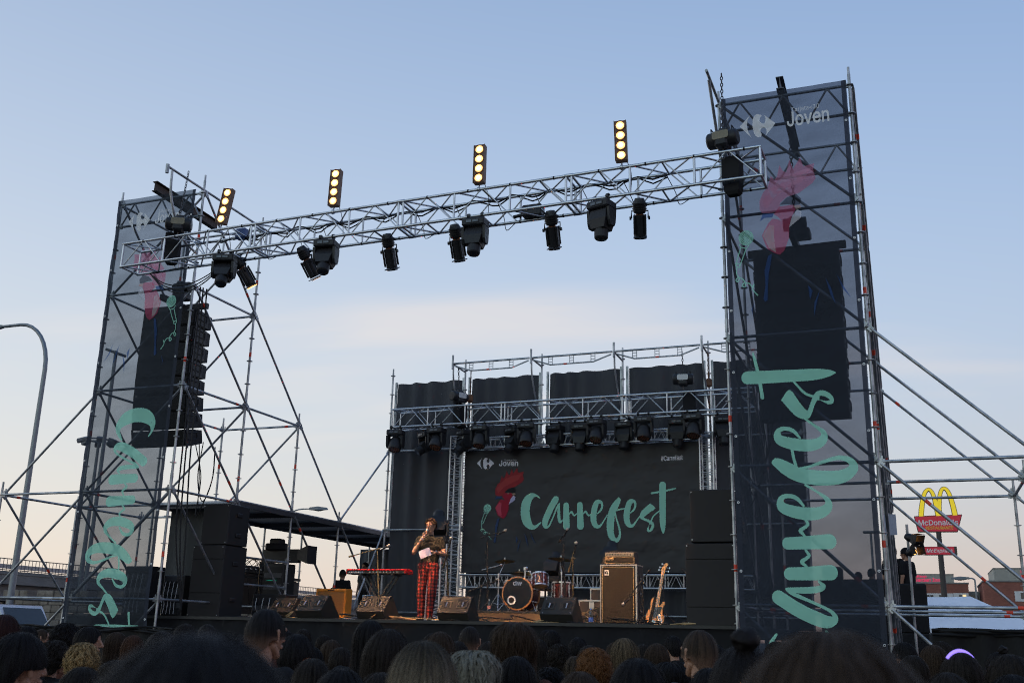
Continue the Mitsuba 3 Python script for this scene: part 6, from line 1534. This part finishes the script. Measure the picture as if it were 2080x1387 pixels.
a.add('mouth', xf(ball((0, 0, 0), .02, 10, (1.1, .4, .36)), R=HR, t=HP + HR @ np.array([0, .096, -.057])), 'm_lip')
ring = lambda c, d, r, w: lathe([(r - .003, -w), (r, -w), (r, w), (r - .003, w)], 16, c, d)
a.add('wristband', ring(wrl + (ell_ - wrl) * .07, wrl - ell_, .031, .011), 'm_white'); w_ = a.add('watch', ring(wrr + (elr - wrr) * .07, wrr - elr, .031, .013), 'm_black_plastic')
a.add(f'{w_}__dial', lathe([(.001, .006), (.017, .005), (.019, 0)], 12, wrr + (elr - wrr) * .07 + EF * .02 + np.array([0, 0, .026]), EF * .5 + np.array([0, 0, .8])), 'm_chrome')
a.spawn('person', 'man in red checked trousers and olive shirt speaking into a microphone on stage', 'person')
a = Asm(); mic(a, mic_tip, mic_dir, 'handle', .95, 'm_alu'); a.spawn('microphone', 'hand microphone held to the mouth of the man in checked trousers', 'microphone')
pc = P3(-.045, .40, 1.155)
pu = ER * .78 + np.array([0, 0, .52]) * .62 + EF * .1; pu /= np.linalg.norm(pu); pv = np.cross(pu, EF + np.array([0, 0, .3])); pv /= np.linalg.norm(pv)
mat('m_paper', (.62, .56, .66), .7)
pn = np.cross(pu, pv); g = np.linspace(-.5, .5, 9); GU, GV = np.meshgrid(g, g)
pp = pc + pu * (GU[..., None] * .21) + pv * (GV[..., None] * .15) + pn * (.02 * GU[..., None] ** 2 * 2)
i, j = np.meshgrid(np.arange(8), np.arange(8), indexing='ij'); q = (i * 9 + j).ravel()
single('paper_sheet', (pp.reshape(-1, 3), np.vstack([np.stack([q, q + 1, q + 10], 1), np.stack([q, q + 10, q + 9], 1)])), 'm_paper', 'white sheet of paper in the hand of the man in checked trousers', 'paper')

# crew
person('crew member with bare shaved head and black clothes among the poles of the right tower', -.42, 23.2, 3.66, 'fade', 'dark', 150, 61, 1.88, shirt='black')
person('crew member in black with hand on the stair rail right of the right tower', -.17, 22.8, 3.58, 'short', 'black', 60, 62, 1.88, shirt='black')
person('silhouette of a person behind the right banner, left one of two', -1.396, 29.2, 3.5, 'short', 'black', 20, 63, 1.88, shirt='black')
person('silhouette of a person behind the right banner, right one of two', -1.13, 29.4, 3.6, 'short', 'black', -30, 64, 1.88, shirt='black')
person('crew member with black shirt bending behind the orange amplifier, seen from behind', -12.83, 22.2, 3.11, 'fade', 'black', 10, 65, 1.55, shirt='black')
person('sound operator half hidden behind the laptop at the mixing desk', -14.98, 22.6, 3.22, 'short', 'brown', 160, 66, 1.58, shirt='black')
person('crew member in a pale shirt standing against the drape behind the keyboard', -14.3, 26.0, 3.56, 'short', 'black', 170, 67, 1.90, shirt='grey')

# ------------------------------------------------------------------ surroundings
mat('m_concrete', mikit.proc(lambda p, n, uv: mikit.mix([.13, .13, .125], [.24, .235, .22], mikit.fbm(p.x * .8, p.y * .8, p.z * 2.5, 4))), .9)
mat('m_grey_paint', (.16, .17, .18), .45, .3)
mat('m_lamp_pole', (.22, .24, .26), .4, .5)


def lamp_post(label, x, y, h, arm, r=.1):
    """Tapered pole that curves over into an arm along (dx, dy) with a flat lantern."""
    a = Asm(); dx, dy, rise = arm
    a.add('pole', [tube((x, y, 0), (x, y, h), r, 12, r1=r * .62), lathe([(r * 1.6, 0), (r * 1.6, .5), (r, .6)], 12, (x, y, 0))], 'm_lamp_pole')
    L = math.hypot(dx, dy); u = np.array([dx / L, dy / L, 0])
    c = [np.array([x, y, h - .02]) + u * L * (1 - math.cos(q)) * .62 + np.array([0, 0, rise * math.sin(q)]) for q in np.linspace(0, PI / 2, 9)]
    c.append(c[-1] + u * L * .38)
    a.add('arm', path(c, [r * .62 - k * r * .02 for k in range(len(c))], 10), 'm_lamp_pole')
    e = c[-1]; s = np.array([-u[1], u[0], 0])
    k = a.add('lantern', hull([e + u * f + s * w + np.array([0, 0, z]) for f, w, z in ((-.05, .07, -.05), (-.05, -.07, -.05), (-.05, .06, .06), (-.05, -.06, .06), (.45, .15, -.07), (.45, -.15, -.07), (.4, .1, .09), (.4, -.1, .09), (.85, .08, -.05), (.85, -.08, -.05), (.8, .05, .04), (.8, -.05, .04))]), 'm_grey_paint', smooth=30)
    a.add(f'{k}__glass', hull([e + u * f + s * w + np.array([0, 0, z]) for f, w, z in ((.1, .1, -.065), (.1, -.1, -.065), (.7, .09, -.06), (.7, -.09, -.06), (.4, 0, -.12))]), 'm_lens', smooth=30)
    return a.spawn('street_lamp', label, 'street lamp')


lamp_post('tall street lamp with a curved arm at the left edge', -31.2, 30.0, 11.3, (-2.6, .0, 1.95), .14)
lamp_post('small street lamp with a flat lantern above the canopy roof', -25.9, 40.0, 6.75, (.95, .0, .18), .06)
lamp_post('thin lamp post standing before the red brick hotel', 2.8, 60.0, 5.0, (-.3, .0, .12), .07)
a = Asm(); a.add('pole', tube((-1.8, 50, 0), (-1.8, 50, 6.5), .07, 10, r1=.05), 'm_lamp_pole'); a.add('lantern', rbox((-1.76, 50, 6.55), (.75, .3, .1), .03), 'm_grey_paint')
a.spawn('street_lamp', 'T-shaped lamp post seen through the right banner', 'street lamp')
for (x, y, h, n, r, w) in ((-56.1, 60, 15.0, 8, 1.25, 'with a ring of floodlights behind the left banner'), (-41.7, 45, 16.8, 1, .45, 'with one lantern, higher up behind the left banner')):
    a = Asm(); a.add('pole', tube((x, y, 0), (x, y, h), .22 if n > 1 else .12, 12, r1=.1), 'm_lamp_pole')
    if n > 1: a.add('ring', [tube((x + r * .75 * math.cos(q), y + r * .75 * math.sin(q), h), (x + r * .75 * math.cos(q + 2 * PI / 12), y + r * .75 * math.sin(q + 2 * PI / 12), h), .05, 6) for q in np.arange(12) * 2 * PI / 12] + [beam((x - r * .75, y, h), (x + r * .75, y, h), .08, .08)], 'm_lamp_pole')
    for k in range(n):
        q = k * 2 * PI / n
        a.add('floodlight', rbox((x + (r * math.cos(q) if n > 1 else 0), y + (r * math.sin(q) if n > 1 else 0), h - .1), (.55, .45, .32) if n > 1 else (1.2, .6, .16), .05, rotz(q) @ roty(.35)), 'm_grey_paint')
    a.spawn('light_mast', f'tall light mast {w}', 'light mast')

# flyover on the left
a = Asm(); BXX = -58.4
a.add('deck', bx((BXX - 9, 30, 4.35), (BXX, 260, 5.0)), 'm_concrete'); a.add('girder', [bx((BXX - 1.4, 30, 3.25), (BXX - .5, 260, 4.35)), bx((BXX - 6.4, 30, 3.25), (BXX - 5.5, 260, 4.35))], 'm_concrete')
a.add('parapet', bx((BXX - .25, 30, 5.0), (BXX + .05, 260, 5.22)), 'm_concrete'); a.add('guard_rail', [beam((BXX - .45, 30, 5.55), (BXX - .45, 260, 5.55), .06, .3)], 'm_galv')
for z in (6.05, 5.3): a.add('hand_rail', beam((BXX - .1, 30, z), (BXX - .1, 260, z), .06, .06), 'm_steel_dark')
a.add('baluster', [beam((BXX - .1, y, 5.22), (BXX - .1, y, 6.05), .03, .03) for y in np.arange(44, 100, .32)], 'm_steel_dark', kind='stuff')
for y in np.arange(38, 250, 24): a.add('pier', rbox((BXX - 4, y, 1.62), (5.5, 1.1, 3.25), .05), 'm_concrete')
a.spawn('flyover', 'concrete road flyover with railing at the left edge', 'bridge')

# pallets of paving blocks behind the left tower
mat('m_block', mikit.proc(lambda p, n, uv: mikit.mix([.15, .125, .10], [.26, .22, .18], mikit.cell_rand(p.x * 2.2, p.z * 3.6, p.y * 1.5))), .9)
rng = random.Random(17); a = Asm(); ms = []
for c in range(34):
    x = -32.2 + c * .41; top = 11 - (2 if 20 < c else 0) - (1 if c % 7 == 3 else 0) - (c > 27)
    for r_ in range(top):
        o = .2 * (r_ % 2); y = 31 + rng.uniform(-.04, .04)
        m = rbox((x + o, y, .14 + r_ * .265), (.39, .5, .25), .015)
        if r_ >= top - 8: a.add('block', m, 'm_block', smooth=False)
        else: ms.append(m)
a.add('block_base', ms, 'm_block', smooth=False, kind='stuff')
a.spawn('block_wall', 'stacked tan paving blocks behind the white van', 'wall')

# white van
mat('m_van_white', (.62, .64, .68), .25, clearcoat=.7); mat('m_window', (.02, .025, .03), .06, clearcoat=1.0); mat('m_tyre', (.015, .015, .015), .8)
a = Asm(); vx, vy = -27.7, 26.1
prof = Polygon(smooth_path([(-5.0, .45), (-5.0, 2.18), (-4.8, 2.28), (-2.0, 2.32), (-.1, 2.29), (.12, 2.22), (.62, 1.55), (1.35, 1.25), (1.5, 1.0), (1.52, .5)], 4)[:, :2].tolist() + [(1.52, .42), (-5.0, .42)]).buffer(0)
wheel_cut = unary_union([Point(q, .38).buffer(.42) for q in (.75, -3.6)])
a.add('body', prism(prof.difference(wheel_cut), 1.85, (vx, vy, 0)), 'm_van_white', smooth=35)
a.add('side_window', prism(Polygon([(-.95, 1.35), (-.95, 2.05), (-.15, 2.05), (.28, 1.45), (.28, 1.35)]).buffer(.04), .02, (vx, vy - .012, 0)), 'm_window')
a.add('windscreen', (np.array([(vx + .17, vy + .12, 2.2), (vx + .17, vy + 1.73, 2.2), (vx + .64, vy + 1.78, 1.57), (vx + .64, vy + .07, 1.57)]), np.array([[0, 2, 1], [0, 3, 2]])), 'm_window', smooth=False)
k = a.add('mirror', rbox((vx + .05, vy - .22, 1.6), (.12, .2, .3), .03), 'm_black_plastic'); a.add(f'{k}__bracket', tube((vx + .1, vy, 1.5), (vx + .06, vy - .2, 1.56), .02, 6), 'm_black_plastic')
a.add('door_seam', [beam((vx - 1.05, vy - .004, .5), (vx - 1.05, vy - .004, 2.15), .012, .008, (1, 0, 0)), beam((vx - 1.05, vy - .004, 1.2), (vx + .6, vy - .004, 1.2), .008, .012)], 'm_black_plastic')
a.add('door_handle', rbox((vx - .9, vy - .02, 1.12), (.16, .03, .04), .01), 'm_black_plastic')
for q in (.75, -3.6):
    for yy in (vy + .02, vy + 1.63):
        w_ = a.add('wheel', lathe([(.001, 0), (.3, 0), (.36, .03), (.36, .17), (.3, .2), (.001, .2)], 24, (vx + q, yy, .36), (0, 1, 0)), 'm_tyre'); a.add(f'{w_}__rim', lathe([(.001, -.01), (.2, -.01), (.21, .0)], 16, (vx + q, yy, .36), (0, 1, 0)), 'm_grey_paint')
a.add('headlight', rbox((vx + 1.42, vy + .2, .95), (.2, .3, .18), .04), 'm_lens'); a.add('bumper', rbox((vx + 1.5, vy + .92, .5), (.16, 1.8, .2), .05), 'm_black_plastic')
a.spawn('van', 'white van parked in front of the stacked blocks at the left edge', 'van')

# black barrier cloths
def barrier(label, x0, x1, y, h, seed):
    a = Asm()
    v, f = drape((x0, y), (x1, y), .05, h, 5.0, .04, seed, 10)
    top = v[:, 2] > h - .12; v[:, 2] += top * .06 * (meshkit.noise(v * [4, 4, 0], seed) - .5)
    a.add('sheet', (v, f), 'm_plastic_black')
    n = 40; t = np.linspace(0, 1, n)
    for k in range(3): a.add('crumpled_edge', path(np.stack([x0 + (x1 - x0) * t, y - .02 + .05 * np.sin(t * 23 + k * 2), h - .02 - .03 * k + .012 * np.sin(t * 17 + k) + .02 * meshkit.noise(np.stack([t * 12, t * 0 + k, t * 0], -1), seed)], -1), .02, 6), 'm_plastic_black')
    for k in range(int(x1 - x0) + 1): a.add('post', tube((x0 + k + .1, y + .06, 0), (x0 + k + .1, y + .06, h), .02, 6), 'm_galv')
    a.spawn('barrier_fence', label, 'fence')


bump('m_plastic_black', (.014, .014, .015), lambda p, n, uv: mikit.fbm(p.x * 6, p.y * 6, p.z * 14, 3), .002, .6, .15)
barrier('black plastic covered fence in front of the white tent at the right', .12, 4.0, 14.0, 1.86, 3)
barrier('black covered fence below the left banner', -15.6, -12.0, 15.2, 1.66, 6)

# white marquee
mat('m_tent', mikit.proc(lambda p, n, uv: mikit.mix([.60, .62, .68], [.72, .73, .77], mikit.fbm(p.x * 1.3, p.y * 1.3, p.z * 1.3, 3))), .6, sheen=.3)
a = Asm(); ex0, ex1, ey0, ey1, ez = -2.0, 3.6, 36.5, 42.5, 2.2
rd = [np.array([-.5, 39.5, 3.32]), np.array([1.65, 39.5, 3.32])]; C_ = [np.array(q) for q in ((ex0, ey0, ez), (ex1, ey0, ez), (ex1, ey1, ez), (ex0, ey1, ez))]


def patch(p, q, r, s, n=14, dip=.08):
    u = np.linspace(0, 1, n); U, V_ = np.meshgrid(u, u)
    P = (p * ((1 - U) * (1 - V_))[..., None] + q * (U * (1 - V_))[..., None] + r * (U * V_)[..., None] + s * ((1 - U) * V_)[..., None])
    P = P - np.array([0, 0, dip]) * (4 * U * (1 - U) * (1 - V_ * .6) * (V_ * .5 + .5))[..., None]
    i, j = np.meshgrid(np.arange(n - 1), np.arange(n - 1), indexing='ij'); k = (i * n + j).ravel()
    return P.reshape(-1, 3), np.vstack([np.stack([k, k + 1, k + n + 1], 1), np.stack([k, k + n + 1, k + n], 1)])


for p, q, r, s in ((C_[0], C_[1], rd[1], rd[0]), (C_[1], C_[2], rd[1], rd[1]), (C_[2], C_[3], rd[0], rd[1]), (C_[3], C_[0], rd[0], rd[0])): a.add('roof_panel', patch(p, q, r, s), 'm_tent')
for k in range(4):
    n_ = 5
    p, q = C_[k], C_[(k + 1) % 4]
    val = [p + (q - p) * t - np.array([0, 0, .12 + .1 * abs(math.sin(t * PI * n_))]) for t in np.linspace(0, 1, 41)]
    v = np.vstack([[p + (q - p) * t for t in np.linspace(0, 1, 41)], val]); i = np.arange(40)
    a.add('valance', (v, np.vstack([np.stack([i, i + 1, i + 42], 1), np.stack([i, i + 42, i + 41], 1)])), 'm_tent')
    a.add('leg', tube((p[0], p[1], 0), p, .05, 8), 'm_alu')
a.add('wall', drape((ex0, ey0 + .1), (ex1, ey0 + .1), .02, ez - .15, 1.2, .03, 12, 6), 'm_tent'); a.add('wall', drape((ex1, ey0 + .1), (ex1, ey1), .02, ez - .15, 1.2, .03, 13, 6), 'm_tent')
a.spawn('marquee', 'white hipped marquee roof behind the black fence at the right', 'tent')

# roadside restaurant sign
mat('m_arch_yellow', (.80, .56, .02), .4); mat('m_arch_edge', (.06, .05, .04), .5); mat('m_sign_red', (.42, .014, .03), .4); mat('m_sign_yellow', (.8, .5, .03), .4); mat('m_pole_brown', (.05, .042, .04), .6)
def brush3(pts): return brush([(x, z, w) for x, z, w in pts])
a = Asm(); SYY = 95.0
A1 = brush3([(.70, 12.0, .36), (.86, 13.1, .34), (1.15, 14.15, .26), (1.5, 14.5, .22), (1.8, 14.15, .25), (2.0, 13.1, .33), (2.1, 12.1, .36)]); A2 = brush3([(2.16, 12.1, .36), (2.22, 13.1, .33), (2.42, 14.2, .25), (2.72, 14.56, .22), (3.05, 14.2, .26), (3.3, 13.1, .34), (3.42, 12.05, .36)])
for s_, A_ in enumerate((A1, A2)):
    k = a.add('arch', prism(A_, .34, (0, SYY - .05 - .02 * s_, 0)), 'm_arch_yellow', extra=area((.045, .034, .001))); a.add(f'{k}__edge', prism(A_.buffer(.045), .3, (0, SYY - .01 - .02 * s_, 0)), 'm_arch_edge')
pan = Polygon([(.22, 12.2), (3.88, 12.28), (3.45, 10.95), (.42, 10.98)])
a.add('panel', prism(pan, .5, (0, SYY - .1, 0)), 'm_sign_red', extra=area((.016, .0004, .0016))); a.add('panel_frame', prism(pan.buffer(.06), .4, (0, SYY - .05, 0)), 'm_arch_edge')
def sign_text(t, x, z, w, h, m, y, bold=True, slant=0, glow=None):
    v, f = text2(t, h, bold); u = v[:, 0] - v[:, 0].min(); s_ = w / u.max()
    a.add('lettering', (np.stack([x + u * s_ + v[:, 1] * slant, y - v[:, 2] * 8, z + v[:, 1]], -1), f), m, extra=area(glow) if glow else None)
sign_text("McDonald's", .48, 11.48, 3.1, .42, 'm_white', SYY - .115); sign_text('RESTAURANTE', 1.02, 11.12, 2.15, .25, 'm_sign_yellow', SYY - .115)
a.add('panel', prism(sbox(.8, 9.05, 3.08, 9.66), .3, (0, SYY - .1, 0)), 'm_sign_red', extra=area((.016, .0004, .0016))); a.add('panel_frame', prism(sbox(.75, 9.0, 3.3, 9.7), .3, (0, SYY - .05, 0)), 'm_arch_edge'); sign_text('McExpress', .92, 9.22, 2.0, .3, 'm_white', SYY - .115, True, .18)
a.add('pole', tube((2.0, SYY + .15, 0), (2.0, SYY + .15, 11.1), .27, 12, r1=.2), 'm_pole_brown')
a.spawn('roadside_sign', 'tall roadside sign with yellow arches and red panels right of the right tower', 'sign')

# hotel
mat('m_brick', mikit.proc(lambda p, n, uv: mikit.mix([.20, .075, .055], [.29, .115, .085], mikit.cell_rand(p.x * 4 + p.y * 4, p.z * 12, 0) * .6 + .4 * mikit.noise(p.x, p.y, p.z))), .9)
mat('m_render_beige', (.34, .33, .29), .9); mat('m_pane', (.05, .06, .07), .08); mat('m_frame_white', (.6, .6, .6), .5); mat('m_sign_letter', (.65, .02, .08), .4)


def block(label, x0, x1, y, depth, h, pent, bands, texts, lit=None):
    global a
    a = Asm()
    a.add('wall', bx((x0, y, 0), (x1, y + depth, h)), 'm_brick'); a.add('roof_edge', [bx((x0 - .1, y - .1, h), (x1 + .1, y + depth, h + .18))], 'm_concrete')
    k = a.add('penthouse', bx((pent[0], y + .6, h + .18), (pent[1], y + depth - 2, pent[2])), 'm_render_beige')
    a.add(f'{k}__coping', bx((pent[0] - .05, y + .55, pent[2]), (pent[1] + .05, y + depth - 1.9, pent[2] + .12)), 'm_concrete')
    for z, w0, w1 in bands:
        a.add('facade_band', bx((w0, y - .06, z - 1.25), (w1, y - .003, z)), 'm_frame_white')
        for x in np.arange(w0 + .6, w1 - .8, 1.55):
            w_ = a.add('window', bx((x, y - .1, z - 1.0), (x + 1.0, y - .065, z - .12)), 'm_frame_white'); lit_ = lit is not None and abs(x - lit) < .8
            a.add(f'{w_}__pane', bx((x + .07, y - .105, z - .93), (x + .47, y - .101, z - .2)), 'm_pane'); a.add(f'{w_}__pane', bx((x + .53, y - .105, z - .93), (x + .93, y - .101, z - .2)), 'm_pane', **({'extra': area((.12, .085, .04))} if lit_ else {}))
    for t, x, z, w, hh in texts: sign_text(t, x, z, w, hh, 'm_sign_letter', y + .5, glow=(.055, .003, .010))
    a.add('roof_unit', [bx((x0 + 4.9, y + 3, h + .18), (x0 + 5.8, y + 5, h + .75))], 'm_grey_paint')
    a.spawn('hotel_building', label, 'building')


block('red brick hotel block with red lettering on its pale penthouse', -3.0, 6.15, 150, 14, 9.55, (-3.0, 4.5, 10.75), ((8.35, -2.8, 4.2), (8.4, 4.25, 6.1), (5.2, -2.8, 6.0)), (('Hilton', -.38, 10.4, 1.55, .3), ('Garden Inn', -.38, 9.88, 3.2, .42)), 5.5)
block('taller red brick hotel wing at the right edge', 7.75, 30.0, 146, 14, 9.6, (9.1, 26.0, 11.25), ((8.5, 11.2, 29.5), (5.4, 11.2, 29.5)), (('Hilton', 12.2, 10.75, 1.5, .3), ('Garden Inn', 12.2, 10.05, 3.2, .45)), None)
a = Asm(); a.add('wall', bx((6.3, 156, 0), (7.7, 166, 8.9)), 'm_render_beige'); a.add('window', bx((6.5, 155.93, 1.5), (7.5, 155.99, 8.4)), 'm_pane'); a.spawn('hotel_link', 'narrow glazed link between the two brick hotel blocks', 'building')
a = Asm(); a.add('wall', bx((40, 170, 0), (70, 190, 12)), 'm_render_beige'); a.add('roof', bx((39.7, 169.7, 12), (70.3, 190.3, 12.5)), 'm_concrete')
for x in np.arange(41, 69, 3): a.add('window', bx((x, 169.93, 8), (x + 1.6, 169.98, 10)), 'm_pane')
a.spawn('office_building', 'pale office block beyond the frame at the right', 'building')

# right wing platform with crew, covered desk and two work lights
a = Asm(); a.add('deck', rbox((-.75, 25.9, DECK - .09), (3.3, 7.6, .18), .01), 'm_deck'); a.add('skirt', drape((-2.4, 22.08), (.35, 22.08), .02, DECK - .01, 3.0, .03, 51), 'm_black_cloth')
a.spawn('side_platform', 'black side platform behind the foot of the right tower', 'stage')
a = Asm(); a.add('cover', [rbox((-1.15, 22.6, 2.385), (1.35, .9, 1.0), .03)], 'm_black_cloth'); a.add('cover_front', drape((-1.84, 22.12), (-.46, 22.12), DECK, 2.9, 3.0, .025, 52), 'm_black_cloth'); a.add('equipment', [rbox((-1.6, 22.5, 3.03), (.4, .3, .26), .04)], 'm_black_plastic')
a.spawn('covered_desk', 'black covered desk on the side platform behind the right banner', 'table')
a = Asm(); a.add('cover', rbox((-.12, 22.35, 2.35), (.55, .5, .94), .03), 'm_black_cloth'); a.spawn('covered_case', 'black covered case at the foot of the right tower', 'case')
a = Asm(); fx, fy = -.07, 20.1
a.add('pole', tube((fx - .03, fy, .02), (fx - .03, fy, 3.75), .024, 8), 'm_galv')
for k, (z, q, t) in enumerate(((3.5, .95, .3), (3.27, .8, -.25))):
    R = rotz(q) @ rotx(t); G = lambda m: xf(m, R=R, t=(fx + .04, fy - .06, z), s=.85)
    h = a.add('lamp_housing', G(cat([lathe([(.001, .16), (.06, .15), (.085, .09), (.085, -.03)], 14, (0, 0, 0), (0, 1, 0))])), 'm_black_metal')
    a.add(f'{h}__lens', G(lathe([(.001, -.02), (.075, -.02)], 16, (0, 0, 0), (0, 1, 0))), 'm_lamp_core', extra=area((.55, .22, .04)))
    for sx, sz, w, hh in ((0, 1, .1, .0), (0, -1, .1, 0), (1, 0, 0, .1), (-1, 0, 0, .1)):
        c0 = np.array([[sx * .088 - sz * .085, -.03, sz * .088 + sx * .085], [sx * .088 + sz * .085, -.03, sz * .088 - sx * .085], [sx * .14 + sz * .12, -.2, sz * .14 - sx * .12], [sx * .14 - sz * .12, -.2, sz * .14 + sx * .12]])
        nn = np.cross(c0[1] - c0[0], c0[3] - c0[0]); nn /= np.linalg.norm(nn)
        a.add(f'{h}__barn_door', G(hull(np.vstack([c0, c0 + nn * .004]))), 'm_black_metal', smooth=False)
    a.add('bracket', tube((fx - .03, fy, z), (fx + .06, fy - .06, z), .012, 6), 'm_black_metal')
a.spawn('work_light', 'pair of warm work lights with barn doors on a pole right of the right tower', 'lamp')
